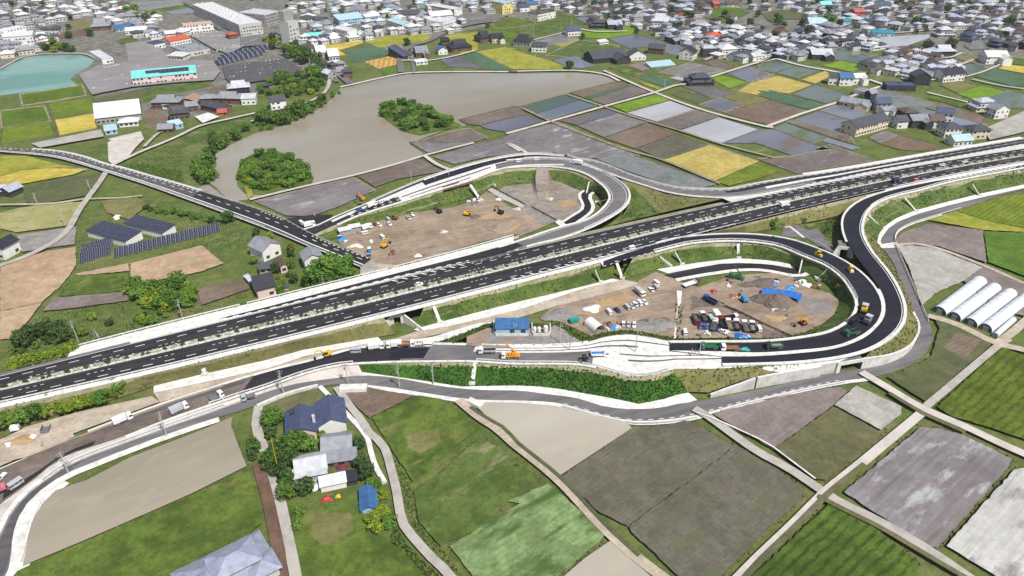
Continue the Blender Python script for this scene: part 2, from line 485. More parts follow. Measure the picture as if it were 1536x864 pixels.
MT['slatewet'] = water('slate_paddy_water', C(92, 92, 102), C(120, 122, 134), 0.05, .012, .02, C(116, 102, 94), .54)
MT['palewet'] = water('pale_paddy_water', C(164, 164, 168), C(190, 190, 196), 0.05, .012, .02, C(150, 146, 140), .6)
MT['greenwet'] = water('greenish_paddy_water', C(84, 98, 88), C(112, 122, 114), 0.06, .012, .02, C(98, 108, 78), .55)
MT['siltwet'] = water('silty_paddy_water', C(150, 142, 126), C(168, 160, 144), 0.07, 0.02, 0.01, C(164, 154, 136), .52)
MT['beigewet'] = water('beige_paddy_water', C(174, 166, 152), C(186, 179, 166), 0.08, 0.02, 0.01, C(180, 170, 154), .55)
MT['lake'] = water('lake_water', C(146, 135, 114), C(164, 160, 150), 0.04, 0.006, .03)
MT['teal'] = water('teal_pond_water', C(96, 138, 126, 1.0), C(126, 160, 150, 1.0), 0.05, .02, .05)
MT['dirt'] = field('building_site_dirt', C(142, 124, 108), C(160, 142, 124), C(176, 160, 142), streak=0.4, ang=20, patch=(C(122, 106, 92), 0.55), big=0.05, grain=.4)
MT['dirtlight'] = field('pale_dirt_track', C(178, 164, 146), C(192, 178, 160), C(204, 192, 176), streak=0.4, ang=20)
MT['dirtdark'] = field('dark_stirred_earth', C(104, 92, 84), C(122, 110, 102), C(138, 126, 116), streak=0.4, ang=20, patch=(C(78, 72, 70), 0.56))
MT['sand'] = field('orange_sand', C(176, 146, 108), C(186, 158, 120), C(166, 140, 108), streak=0.3, ang=20, grain=.4)
MT['dirtgrey'] = field('grey_site_earth', C(138, 128, 118), C(154, 144, 134), C(168, 160, 150), streak=0.35, ang=20, patch=(C(118, 112, 106), .55), big=.06, grain=.5)
MT['gravel'] = field('grey_gravel', C(134, 130, 124), C(150, 146, 142), C(164, 160, 156), streak=0.3, ang=20)
MT['brownsoil'] = field('brown_soil_strip', C(98, 76, 64), C(116, 92, 78), C(130, 108, 92), streak=0.4, ang=-75)
MT['garden'] = field('garden_soil', C(112, 96, 82), C(126, 110, 96), C(140, 124, 110), streak=0.3, rows=(1.6, C(92, 84, 66), 0.5), ang=30)
MT['concrete'] = concrete('pale_concrete', C(216, 213, 208), 0.28)
MT['white'] = concrete('white_concrete', C(236, 234, 229, 0.8), 0.32, 0.5)
MT['oldconcrete'] = concrete('weathered_concrete', C(190, 184, 176), 0.3)
MT['path'] = concrete('path_concrete', C(184, 178, 170), 0.3, 0.25)
MT['pathpale'] = concrete('pale_path', C(206, 198, 190), 0.25, 0.25)
MT['asphalt'] = asphalt('new_asphalt', C(46, 45, 49), 25, .45, .5)
MT['asphaltworn'] = asphalt('tyre_polished_asphalt', C(58, 57, 60), 25, .4, .4)
MT['asphaltblack'] = asphalt('fresh_black_asphalt', C(36, 37, 47), 10, 0.35, 0.35)
MT['asphaltgrey'] = asphalt('grey_asphalt', C(114, 111, 112), 20, 0.28, 0.3)
MT['lotgrey'] = asphalt('pale_lot_asphalt', C(142, 138, 138), 20, 0.2, 0.25)
MT['asphaltmid'] = asphalt('worn_asphalt', C(92, 89, 91), 20, 0.25, 0.3)
MT['paint'] = plain('white_road_paint', C(246, 246, 244, 0.85), 0.6, 0, 0.06, 1.5)
MT['gravelpale'] = concrete('pale_gravel', C(206, 200, 188), 0.35, 1.2)
MT['rail'] = plain('white_steel', C(238, 238, 236, 0.8), 0.4, 0.0, 0.05)
MT['galv'] = plain('galvanised_steel', C(176, 178, 180), 0.4, 0.3, 0.08)
MT['fencedark'] = plain('dark_mesh_fence', C(52, 54, 52), 0.6, 0.0, 0.2)
MT['pole'] = plain('pole_concrete', C(196, 192, 186), 0.8, 0, 0.1)
MT['bark'] = plain('bark', C(96, 80, 64), 0.9, 0, 0.3)
MT['leaf'] = leafmat('leaves_mid', C(58, 86, 30), C(84, 116, 44), C(120, 148, 64))
MT['leafdark'] = leafmat('leaves_dark', C(44, 66, 30), C(64, 90, 42), C(90, 114, 58))
MT['leafyellow'] = leafmat('leaves_yellow_green', C(78, 108, 24), C(124, 146, 38), C(160, 172, 64))
MT['leafrust'] = leafmat('leaves_rusty', C(84, 78, 36), C(120, 108, 48), C(132, 130, 62))
MT['leaflush'] = leafmat('leaves_fresh', C(64, 102, 30), C(92, 132, 44), C(122, 156, 66))
MT['tuft'] = leafmat('grass_blades', C(70, 96, 40), C(90, 114, 50), C(118, 134, 74))
MT['tuftdry'] = leafmat('dry_grass_blades', C(136, 134, 92), C(160, 154, 116), C(180, 174, 140))
MT['tuftdark'] = leafmat('dark_grass_blades', C(44, 74, 28), C(56, 90, 34), C(78, 110, 46))
MT['glass'] = plain('window_glass', C(44, 50, 60), 0.12, 0, 0.2, 1.0, 0.6)
MT['solar'] = solarmat('solar_cells')
MT['rubber'] = plain('tyre_rubber', C(38, 38, 38), 0.85, 0, 0.2)
MT['black'] = plain('black_plastic', C(34, 34, 36), 0.6, 0, 0.2)
MT['darkvoid'] = plain('shaded_concrete', C(120, 118, 114), 0.9, 0, 0.2)
MT['greenhouse'] = plain('greenhouse_film', C(228, 236, 242, 0.85), 0.3, 0.0, 0.06, 0.25, 0.5)
MT['greenend'] = plain('greenhouse_net', C(92, 98, 104), 0.6, 0, 0.3, 1.5)
for k, c in {'white': (246, 246, 246), 'silver': (190, 192, 196), 'grey': (120, 122, 126), 'black': (44, 44, 48), 'blue': (48, 84, 160), 'navy': (40, 50, 92),
             'red': (176, 60, 54), 'yellow': (236, 186, 40), 'orange': (226, 150, 40), 'green': (44, 110, 74), 'teal': (40, 156, 150), 'pink': (214, 120, 130),
             'skyblue': (40, 150, 220), 'brown': (150, 104, 74), 'cream': (232, 220, 196), 'tarp': (44, 116, 204), 'lime': (130, 200, 160), 'maroon': (120, 60, 62)}.items():
 MT['p_' + k] = plain(k + '_paint', C(*c), 0.35, 0, 0.08, 0.7, 0.5)
ROOFS = {'grey': (156, 158, 166), 'dark grey': (84, 86, 94), 'pale grey': (212, 214, 220), 'charcoal': (54, 56, 64), 'white': (236, 236, 238), 'blue': (70, 116, 168), 'navy': (84, 94, 124),
         'brown': (112, 92, 84), 'red': (192, 104, 92), 'orange': (222, 104, 70), 'cyan': (140, 240, 230), 'teal': (58, 150, 168), 'pink': (226, 190, 180),
         'sky blue': (190, 222, 232), 'green': (110, 148, 126), 'silver blue': (188, 194, 212)}
for k, c in ROOFS.items(): MT['r_' + k] = rooftile(k.replace(' ', '_') + '_roof', C(*c))
WALLS = {'white': (240, 238, 234), 'cream': (226, 214, 192), 'grey': (168, 166, 164), 'brown': (124, 100, 84), 'dark': (72, 72, 76), 'pink': (236, 210, 204), 'yellow': (236, 220, 150), 'pale grey': (206, 204, 200), 'brick': (176, 108, 84), 'pale green': (176, 200, 190), 'light blue':(170,200,222)}
for k, c in WALLS.items(): MT['w_' + k] = plain(k.replace(' ', '_') + '_wall', C(*c), 0.85, 0, 0.08, 0.5, 0.2)
# ------------------------------------------------------------------ the plain
def big_ground():
 b = MB(); n = 24; S = 5200.0
 for j in range(n + 1):
  for i in range(n + 1): b.vert((-S + 2 * S * i / n, -1500 + 7200 * j / n, 0.0))
 for j in range(n):
  for i in range(n):
   a = j * (n + 1) + i; b.f.append([a, a + 1, a + n + 2, a + n + 1]); b.m.append(0)
 o = b.build('ground', MT['ground']); o['kind'] = 'structure'
big_ground()
sheet('town_ground', pts('F -700,-60 300,-70 1100,-75 2300,-60 1900,150 1536,120 1440,110 1330,75 1200,85 1100,75 960,45 900,20 780,28 660,55 500,70 450,110 330,170 240,185 150,150 130,120 0,100 -300,90'), MT['townground'], 0.012)
FIELDS = '''
teal teal_pond A1 0,400 60,370 150,330 270,318 400,316 470,320 545,345 530,365 510,385 430,430 405,455 430,478 450,490 300,515 120,535 0,550
rice rice_field A1 115,545 475,490 495,550 130,610
wheatgreen rice_field A1 275,600 530,565 545,640 310,685
wheat wheat_field A1 310,690 550,650 565,740 340,785
rice rice_field A1 0,640 255,610 290,700 10,740
wheatgreen rice_field A1 10,742 292,702 320,780 20,830 0,830
darkfield fallow_field A1 530,570 880,500 860,540 780,600 560,630
grass fallow_field A1 880,500 1230,460 1200,500 1000,545 860,590 790,600
dirtdark bare_plot A1 1240,490 1320,480 1300,520 1200,555 1190,540
wheatgreen rice_field A1 1215,560 1320,505 1310,550 1230,570
garden vegetable_plot A1 830,640 900,610 980,690 860,740
grass meadow A1 1030,790 1330,690 1460,655 1520,690 1200,800 1050,850
olive fallow_field A1 390,170 410,130 600,105 615,130 480,165
brownsoil bare_plot A1 270,210 520,160 530,200 310,230
grass meadow A1 660,235 770,205 800,235 700,260
greywet flooded_paddy A1 720,20 1060,0 1090,20 900,50 730,60
lush meadow A1 900,50 1100,20 1110,40 930,65
bluewet flooded_paddy A1 940,70 1110,40 1160,70 1000,85
wheat wheat_field A2 400,265 630,230 640,250 500,290 545,320 480,325
yellow ripening_field A2 640,235 780,205 1010,195 1020,220 980,240 720,275 690,260
bluegreen vegetable_field A2 510,295 690,262 830,310 650,355 590,365 545,320
bluewet flooded_paddy A2 750,275 860,262 865,290 800,305
orange striped_field A2 640,355 835,312 850,365 730,400
riceB rice_field A2 720,400 850,370 868,415 760,432
yellow ripening_field A2 1070,215 1180,190 1400,185 1520,225 1440,255 1300,240 1290,290 1200,310
yellow ripening_field A2 1280,300 1450,270 1536,285 A3 30,285 330,375 330,398 0,400 A2 1480,402
bluegreen vegetable_field A2 1180,325 1290,300 1500,400 1360,405
slatewet flooded_paddy A2 1070,345 1180,325 1350,400 1130,385
lush rice_field A2 1370,130 1500,90 A3 0,92 150,120 170,140 0,165 A2 1400,165
grass rice_field A3 60,180 200,140 300,65 480,150 330,190 140,225
rice rice_field A2 1290,170 1536,140 A3 50,180 130,225 0,245 A2 1440,225
mudgrey paddy_field A3 160,225 330,195 420,225 300,260 180,265
yellow ripening_field A3 270,255 410,230 425,250 310,270
bluewet flooded_paddy A3 280,280 420,262 440,285 300,300
bright rice_field A3 420,180 740,148 760,175 740,195 560,225 440,215
grass rice_field A3 225,320 420,230 640,265 640,300 440,338
bluewet flooded_paddy A3 265,348 400,320 520,382 420,395 340,385
slatewet flooded_paddy A3 585,225 720,198 900,235 920,255 710,282
bluewet flooded_paddy A3 900,265 960,250 1060,297 965,318 905,300
slatewet flooded_paddy A3 385,100 440,88 520,120 450,130
grass rice_field A3 590,392 690,378 800,425 740,442
bluegreen vegetable_field A3 760,450 820,425 1000,480 920,505
yellow fallow_field A3 760,465 900,505 890,520 800,490
mudgrey paddy_field A3 870,420 1050,362 1260,402 1090,452
mudpurple paddy_field A3 690,375 830,350 880,385 780,410
mud paddy_field A3 1080,345 1160,330 1320,385 1240,400
palewet flooded_paddy A3 980,440 1060,455 1040,475 940,450
slatewet flooded_paddy A3 1000,492 1050,480 1190,512 1320,535 1240,560 1190,570
darkfield paddy_field A3 940,540 1000,520 1190,570 1110,602
slatewet flooded_paddy A3 1110,605 1230,565 1375,605 1260,650
olive ripening_field A3 1250,560 1340,525 1520,575 1400,612
brownwet paddy_field A3 1260,655 1380,608 1536,580 A4 100,585 295,640 80,718 0,705
bright rice_field A3 1165,450 1235,432 1390,475 1285,512
slatewet flooded_paddy A3 1270,420 1400,385 1520,430 1400,475
yellowbare ripening_field A3 1330,525 1400,480 1536,440 A4 125,438 315,490 180,538 0,520 A3 1500,560
greenwet flooded_paddy A4 0,372 115,340 240,370 100,420 0,402
greenwet flooded_paddy A4 110,422 245,372 375,400 235,455
slatewet flooded_paddy A4 0,410 95,428 0,470
yellowbare ripening_field A4 255,458 390,408 440,430 335,482
bluegreen flooded_paddy A4 0,545 80,520 385,602 300,630 100,580
greenwet flooded_paddy A4 205,545 335,487 530,550 400,597
bluewet flooded_paddy A4 365,638 470,600 720,688 630,715
slatewet flooded_paddy A4 210,690 360,642 625,718 535,782
greenwet flooded_paddy A4 90,738 165,708 395,790 330,832
mud paddy_field A4 170,702 205,692 535,785 560,830 490,810
bluewet flooded_paddy A4 370,812 400,792 600,852 550,864
slatewet flooded_paddy A3 1536,745 A4 330,835 420,858 B4 400,10 330,40 200,70 0,0 A3 1236,825 1450,748
mud paddy_field A4 430,864 B4 410,8 560,60 680,100 230,175 0,90 200,75 340,45
brownwet paddy_field A4 720,832 835,785 1070,842 960,870 830,864
mudgrey paddy_field A4 640,790 750,750 820,780 710,828
greywet flooded_paddy A4 590,540 720,508 1035,602 970,620 840,655 740,615
bluewet flooded_paddy A4 740,618 830,650 860,640 700,575
brownwet paddy_field A4 975,622 1060,592 1330,680 1290,712
bluewet flooded_paddy A4 890,655 960,630 1320,722 1235,742
lush meadow A4 980,565 1040,540 1265,608 1230,632
bright rice_field A4 1150,540 1290,490 1430,528 1270,582
olive paddy_field A4 1050,490 1160,470 1280,490 1150,535
greenwet rice_field A4 1280,580 1440,525 1536,550 1536,620 1420,625
bluegreen rice_field A4 1255,440 1370,397 1536,430 1536,492 1480,498
wheat wheat_field A4 1390,395 1440,370 1536,382 1536,422
grass rice_field A4 1400,360 1470,330 1536,335 1536,375
greenwet paddy_field A4 1110,400 1200,365 1340,385 1240,435
bright rice_field A4 370,378 480,350 620,375 550,415
greenwet flooded_paddy A4 340,312 470,275 690,320 590,365 470,348
slatewet flooded_paddy A4 600,365 720,325 790,335 700,375
palewet flooded_paddy A4 620,252 720,212 1000,197 985,220 800,285
lush meadow A4 820,287 935,243 960,262 880,302
olive meadow A4 1150,340 1220,310 1310,320 1250,365
darkfield rice_field A4 20,75 130,55 290,80 260,110 60,115
riceB rice_field A3 1180,50 1300,35 1400,75 1320,108 1180,90
lush rice_field A3 1140,100 1230,90 1280,125 1220,135
palewet flooded_paddy A3 1020,110 1130,115 1250,160 1100,160
greywet flooded_paddy A4 1190,260 1290,230 1340,280 1230,290
brownwet paddy_field A3 370,535 640,468 700,490 440,560
bluegreen paddy_field A3 440,562 640,500 720,490 480,572
mud paddy_field A3 485,573 725,492 830,527 560,602
greenwet flooded_paddy A3 95,615 340,547 420,575 170,655
bluewet flooded_paddy A3 172,657 422,576 515,610 250,690
slatewet flooded_paddy A3 5,685 110,662 205,697 5,762 A2 1340,740 1310,725
mud paddy_field A2 1185,692 1500,612 A3 80,622 105,658 0,680 A2 1305,722 1240,715
mud paddy_field A2 940,820 1130,760 1240,740 1350,795 1110,864 980,864
drained paddy_field B2 1000,50 900,-5 960,-8 1110,0 1240,-2 1010,55
mudgrey paddy_field A2 1430,800 A3 40,762 260,712 500,800 B3 250,60 0,65 B2 1330,80 1160,120 1040,80 1260,10
drained paddy_field A3 265,710 290,705 510,795 760,895 B3 440,90 330,65 280,55
bright rice_field A3 605,612 880,540 938,575 690,645
palewet flooded_paddy A3 692,650 942,580 1080,630 862,700
mud paddy_field A3 865,703 1088,635 1215,672 1002,745
palewet flooded_paddy A3 1006,750 1222,676 1448,745 1230,825
slatewet flooded_paddy A3 308,696 470,655 590,628 640,650 410,722
mudgrey paddy_field A3 412,725 642,652 805,705 560,790
brownwet paddy_field A3 565,795 812,712 972,770 740,855
mudgreen paddy_field A3 745,860 980,773 1140,830 B3 1150,15 930,100 760,35
yellowbare wheat_field B3 905,95 1170,10 1450,105 1200,215 1080,175
wheatgreen rice_field B3 1205,218 1455,108 1536,135 B4 130,160 0,205 B3 1280,245
greywet paddy_field B3 520,90 700,40 730,70 880,120 1100,195 1210,235 1100,262 900,230 700,160
drained paddy_field B2 10,335 570,195 700,270 500,360 330,420 190,415
mud paddy_field B2 605,190 950,85 1085,160 830,205 700,250
yellow wheat_field B1 0,70 150,72 330,118 440,140 320,140 130,150 0,190
wheat wheat_field B1 0,192 130,152 310,142 500,150 420,180 130,232 0,245
darkfield fallow_field B1 130,262 380,190 580,182 500,300 260,345 150,340
palegrass fallow_field B1 0,400 90,375 240,350 480,335 440,430 380,475 90,512 0,490
gravel bare_plot B1 100,530 380,485 440,480 430,580 290,600 130,625 100,610
tan bare_field B1 0,705 120,660 270,620 435,595 437,700 400,760 310,864 C1 340,0 240,90 0,140
tan bare_field C1 0,142 240,92 150,210 60,300 0,305
lush vegetable_field B1 390,785 430,765 740,742 740,830 C1 740,20 560,40 340,55
tan bare_field B1 750,690 1160,588 1290,690 1150,740 760,818
tan bare_plot B1 430,750 740,690 745,735 450,760
olive fallow_field B1 575,330 790,310 860,350 740,440 620,400
mudpurple bare_plot C1 245,140 310,62 520,45 730,25 740,78 420,122
garden vegetable_plot C1 1130,20 1400,-50 1440,10 1160,105
yellow meadow B2 -50,250 -20,240 0,300 -30,320
siltwet flooded_paddy D1 1330,0 1420,230 1100,390 850,500 480,660 130,805 180,560 240,450 320,370 500,310 740,185 1180,15 C1 1338,750
lush meadow D1 1430,240 1510,560 1400,650 1000,900 60,880 100,835 480,670 860,510
mudolive bare_plot C2 20,710 150,650 355,585 440,690 480,760 C2 400,680 230,720 160,770 60,820 20,760
garden vegetable_plot C2 520,620 640,575 720,590 930,625 670,755
lush meadow C2 680,755 945,625 1080,645 D2 1300,5 920,320 790,120
lush meadow D2 170,420 400,440 630,430 650,610 760,640 900,760 1000,880 230,880 200,640
olive meadow D2 350,500 560,500 580,600 400,690 330,620
lush meadow D2 760,60 800,230 850,400 920,600 1060,740 1180,870 1130,860 960,690 870,570 825,390 780,235 735,100
olive meadow D2 880,60 1060,10 1080,90 960,160 890,120
grass rice_field D2 920,375 1060,290 1300,60 1530,205 1536,220 D3 30,225 200,290 210,320 0,440 D2 1310,590 1080,690 960,560
palecrop rice_field D2 1130,690 1536,445 D3 0,435 240,330 580,620 290,870 -150,900 D2 1290,900
beigewet flooded_paddy C2 1285,690 1340,665 1536,668 C3 280,685 520,745 690,775 720,815 D3 300,288 0,50
beigewet flooded_paddy D3 300,890 450,760 597,660 700,750 860,890 900,960 300,960
mudgreen paddy_field D3 315,292 720,15 C3 720,815 900,800 1030,770 D3 1110,0 1310,115 700,575 540,500
mudgreen paddy_field D3 1315,118 1350,125 1536,235 D4 265,360 255,420 0,650 -80,740 D3 1230,864 990,864 720,610 705,580
mudpurple paddy_field C3 1180,730 1330,695 1536,645 C4 0,655 250,610 480,575 520,600 440,680 D4 90,130
mudolive paddy_field C4 440,690 700,830 745,820 D4 700,60 400,310 330,305 95,135
padgrey gravel_lot C4 572,570 640,600 832,690 830,730 715,825 445,680
drained paddy_field D4 500,380 940,5 C4 1050,815 1190,855 D4 1470,190 1440,245 1040,700 965,690 700,510
palefield paddy_field D4 1090,690 1480,250 1536,240 1600,300 1600,900 1400,880
riceA rice_field D4 0,830 60,780 420,440 480,470 700,600 930,790 880,900 -60,900
deepgreen rice_field C4 1035,690 1410,345 1536,395 1600,430 1600,900 1400,830 1120,745
darkfield fallow_field C4 750,520 900,460 1000,400 1050,240 1020,180 1180,230 1370,310 1340,340 970,660
garden vegetable_plot C4 1070,350 1150,260 1290,310 1190,420
padgrey gravel_lot B4 805,590 900,588 1010,600 1300,712 1190,790 1020,864 C4 990,70 950,110 930,50 B4 870,700
mudpurple paddy_field B4 800,545 840,510 990,462 1300,500 1320,685 1040,590 815,580
yellow rice_field B4 985,440 1150,390 1300,440 1440,470 1536,490 1536,510 1300,498
wheatgreen rice_field B4 1155,388 1390,310 1460,300 1600,285 1600,500 1440,468 1300,438
riceB rice_field B4 1305,505 1560,515 1560,770 1330,682
mudpurple paddy_field B4 1190,792 1305,712 1540,805 1560,1000 1400,960
'''
BANKED = []
def build_fields():
 for row in FIELDS.strip().split('\n'):
  k, nm, rest = row.split(' ', 2)
  pl = pts(rest)
  sheet(nm, pl, MT[k], rag=.22 if min(q[1] for q in pl) > 240 and 'wet' not in k else 0)
  if nm in ('flooded_paddy', 'paddy_field', 'rice_field', 'wheat_field') : BANKED.append((pl, k))
build_fields()
# earth banks between the paddies, one low ridge round each field
MT['bank'] = field('grassy_bank', C(84, 92, 50), C(104, 104, 66), C(128, 120, 92), streak=0.3, big=0.1)
MT['bankpale'] = field('dry_bank', C(140, 132, 112), C(160, 150, 130), C(120, 116, 84), streak=0.3, big=0.1)
for k, (pl, key) in enumerate(BANKED):
 cy = sum(p[1] for p in pl) / len(pl)
 W = [P(a, b, 0.0) for a, b in pl]
 b = MB(); hw = 0.45 if cy < 330 else .3; hh = 0.38 if cy < 330 else 0.09
 n = len(W)
 for i in range(n):
  a, c = W[i], W[(i + 1) % n]
  d = (c - a)
  if d.length < 0.5: continue
  u = d.normalized(); s = Vector((-u.y, u.x, 0))
  a2 = a - u * hw * 0.8; c2 = c + u * hw * 0.8
  m = max(2, int(d.length / 3))
  for j in range(m):      # slightly uneven ridge
   p, q = a2.lerp(c2, j / m), a2.lerp(c2, (j + 1) / m)
   h1, h2 = hh * (0.75 + 0.5 * RND.random()), hh * (0.75 + 0.5 * RND.random())
   z = Vector((0, 0, 1))
   b.strip([p - s * hw * 1.5, p - s * hw + z * h1, p + s * hw + z * h1, p + s * hw * 1.5],
     [q - s * hw * 1.5, q - s * hw + z * h2, q + s * hw + z * h2, q + s * hw * 1.5])
 o = b.build('field_bank', MT['bank' if (k % 3 or cy > 420) else 'bankpale']); o['kind'] = 'structure'; up_fix(o)
# lake and its banks
LAKE = pts('F 511,131 536,125 583,115 614,111 700,109 780,110 864,109 900,112 927,121 848,141 781,159 735,170 690,182 700,188 672,193 640,205 614,216 635,230 628,236 580,249 531,262 455,279 380,298 346,303 330,288 323,280 312,273 318,258 325,249 323,231 350,215 380,201 411,193 453,177 484,159 500,146')
sheet('lake_water', LAKE, MT['lake'], 0.16)
ISL = [pts('A2 715,650 745,615 880,585 1040,640 1110,690 1200,715 1180,730 1090,748 960,778 860,755 780,700'),
       pts('F 354,262 362,240 385,228 415,226 440,238 455,248 471,266 468,274 440,284 400,292 368,290 356,278')]
for pl in ISL: sheet('island_ground', pl, MT['lush'], 0.5)
MT['leafmass'] = MT['leaf']
# paths and lanes on the plain: centre line, width in metres
def lane(name, txt, width, mat, z=None, smooth=True, widths=None):
 z = next_z() + 0.03 if z is None else z
 W = wpts(txt, z)
 if smooth: W = spline(W, 6)
 width *= .6 if width < 6.5 else .8
 A = offset2d(W, width / 2); B = offset2d(W, -width / 2)
 r = Ribbon(A, B, max(12, int(sum((p - q).length for p, q in zip(W, W[1:])) / 3)))
 r.surf(name, mat)
 return r
LN = {}
LN['west'] = lane('lane', 'F 388,608 C2 15,790 D2 20,20 75,170 110,330 155,430 190,600 225,760 250,900', 4.6, MT['path'])
lane('soil_strip', 'D2 25,215 60,330 95,470 125,620 150,740 165,900', 5.2, MT['brownsoil'])
LN['mid'] = lane('lane', 'F 505,580 C2 560,690 640,790 D2 645,15 750,110 790,235 825,370 862,560 940,660 1040,770 1120,840 1200,960', 4.0, MT['path'])
lane('dirt_path', 'C2 1180,650 1300,750 D2 1430,30 D3 0,65 290,300 560,585 750,755 1020,960', 5.0, MT['dirtlight'])
lane('dirt_path', 'C3 1080,700 1130,725 D4 0,145 170,235 350,355 480,440 700,545 1000,720 1260,900', 5.0, MT['path'])
lane('concrete_path', 'D4 -170,940 0,765 200,575 400,372 600,212 780,62 C4 960,715', 4.6, MT['pathpale'], smooth=False)
lane('concrete_path', 'C4 600,490 760,585 940,692 1200,805 1400,900 1650,1010', 5.2, MT['pathpale'])
lane('lane', 'C4 970,690 1390,335 1450,300', 4.0, MT['path'], smooth=False)
lane('dirt_path', 'C4 985,165 1150,215 1390,330 1536,360 1600,380', 5.5, MT['dirtlight'])
lane('dirt_path', 'C4 1390,320 1460,270 1536,205 1600,150', 5.0, MT['dirtlight'])
lane('bank_path', 'B4 800,590 880,575 1010,595 1310,705 1536,805', 3.5, MT['dirtlight'])
lane('lane', 'B1 610,165 560,240 500,320 445,400 395,490 320,560 250,600 110,665 -60,720', 5.0, MT['path'])
lane('dirt_path', 'B1 0,352 140,350 300,345 490,318', 3.2, MT['dirtlight'])
lane('dirt_path', 'B1 520,318 700,312 820,300', 2.4, MT['dirtlight'])
lane('lake_bank_path', 'B2 -20,322 300,245 580,182 850,110 980,70 1270,-5', 3.5, MT['pathpale'])
lane('lake_bank_path', 'A2 500,500 600,478 780,438 900,418 1536,412 A3 0,412 400,405 560,425 650,465', 4.0, MT['concrete'])
lane('dirt_path', 'A3 560,405 640,440 850,530 1100,622 1340,690 1536,735 A4 75,722', 4.5, MT['pathpale'])
lane('dirt_path', 'A3 0,768 280,690 560,612 850,532 970,490 1050,480', 4.5, MT['pathpale'], smooth=False)
lane('dirt_path', 'A3 85,618 260,700 520,800 700,864 B3 860,80 1230,230', 3.5, MT['bankpale'])
lane('dirt_path', 'A3 345,542 560,612 700,660 1000,750 1240,828 1536,905', 3.5, MT['bankpale'])
lane('dirt_path', 'B2 980,65 1060,120 1130,150 ', 4.0, MT['pathpale'])
lane('dirt_path', 'A2 1536,870 A3 0,820 70,850 B3 130,65', 3.5, MT['pathpale'])
lane('dirt_path', 'A4 60,725 250,655 465,587 590,535 730,490', 4.5, MT['pathpale'], smooth=False)
lane('dirt_path', 'A3 1165,445 1340,390 1536,330 A4 -20,370 110,337', 4.5, MT['pathpale'], smooth=False)
lane('dirt_path', 'A4 110,337 250,375 440,410 620,450 740,490', 5.0, MT['concrete'])
lane('dirt_path', 'A4 300,300 440,262 560,220 ', 3.0, MT['path'])
lane('dirt_path', 'A4 980,530 1100,560 1270,600', 4.0, MT['pathpale'])
lane('dirt_path', 'A4 1200,440 1290,415 1400,370', 3.0, MT['pathpale'])
lane('dirt_path', 'A4 1240,455 1400,490 1536,510', 5.0, MT['path'])
lane('dirt_path', 'J3 400,470 620,420 830,365', 3.0, MT['pathpale'])
lane('dirt_path', 'J3 1000,330 1180,360 1536,355', 5.0, MT['pathpale'])
lane('street', 'A2 480,470 440,400 360,300 240,240 130,180', 6.0, MT['asphaltgrey'])
lane('street', 'J2 480,830 470,640 600,520 760,480 960,380 1100,320 1536,230', 7.0, MT['asphaltgrey'])
lane('street', 'J2 620,830 600,560 610,500', 4.5, MT['asphaltgrey'])
lane('street', 'J2 480,690 800,690 1000,660 1250,600 1320,580', 4.0, MT['pathpale'])
lane('street', 'H7 60,60 200,40 420,150 470,330 500,520', 5.5, MT['asphaltgrey'])
lane('lake_road', 'J8 200,700 410,600 560,540 700,480 870,400 1100,345 1300,300', 4.2, MT['pathpale'])
lane('lake_road', 'J8 440,560 560,450 640,420', 3.5, MT['path'])
lane('lake_road', 'A2 -10,700 80,640 240,610 330,580 400,540 430,500 440,440', 4.2, MT['oldconcrete'])
lane('pond_rim', 'A1 0,395 60,362 150,322 270,308 400,306 480,308 570,345 ', 3.0, MT['oldconcrete'])
lane('street', 'A2 130,250 300,330 480,420 560,480', 7.0, MT['asphaltgrey'])
lane('street', 'H8 740,20 900,110 1100,290 1350,430 1536,470', 7.0, MT['asphaltgrey'])
for txt in ('A4 0,330 -100,300 -300,250', 'A4 250,240 330,215 460,160 600,110 700,60 820,20', 'A4 440,262 600,235 640,200 900,180 1100,160 1400,120', 'A4 830,450 1000,460 1100,400 1250,340',
   'J3 940,180 1100,170 1250,140 1536,60', 'A4 700,375 900,330 1100,330 1180,300', 'J4 900,690 1100,600 1300,520 1536,400'):
 lane('street', txt, 4.5, MT['oldconcrete'])
lane('drain_channel', 'C3 1085,720 1185,752 D4 60,95 335,302', .9, MT['white'], smooth=False)
lane('ditch', 'C2 1250,690 1330,745 D2 1470,25 D3 30,62 310,292 580,575 765,745', 1.8, MT['darkfield'])
for t_ in ('D4 -150,960 20,770 220,580 420,375 620,218', 'D4 350,400 480,470 700,575 1000,755 1250,900', 'C4 760,610 930,715 1200,835'): lane('ditch', t_, 2.6, MT['mudolive'], smooth=False)
# hard standings
for k, nm, txt in (
 ('lotgrey', 'car_park', 'A1 455,430 560,380 740,350 720,250 880,230 1000,350 1110,345 1230,350 1270,410 1230,460 1000,475 760,500 600,530 530,545'),
 ('asphaltmid', 'car_park', 'F 333,100 365,94 405,90 428,87 456,106 432,117 390,121 350,127 338,117'),
 ('lotgrey', 'car_park', 'H8 800,400 1050,330 1380,420 1490,500 1250,620 1080,560'),
 ('pathpale', 'concrete_yard', 'B1 620,-5 640,-20 A1 620,800 810,755 830,800 780,850 B1 730,90 650,122 625,100'),
 ('padgrey', 'concrete_yard', 'A1 180,825 580,745 600,785 230,850'),
 ('white', 'yard', 'J8 830,330 930,300 1020,330 890,380'),
 ('tan', 'yard', 'J8 740,190 820,150 900,180 850,215'),
 ('gravel', 'concrete_apron', 'B1 1120,262 1200,237 1325,330 1290,345'),
 ('padgrey', 'yard', 'A4 1300,742 1536,640 1600,640 1600,745 1340,805'),
 ('asphaltgrey', 'yard', 'J2 880,180 1180,150 1536,190 1536,250 1100,300 900,300'),
 ('asphaltgrey', 'yard', 'J1 0,430 250,420 480,420 560,560 200,520 0,540')):
 sheet(nm, pts(txt), MT[k])
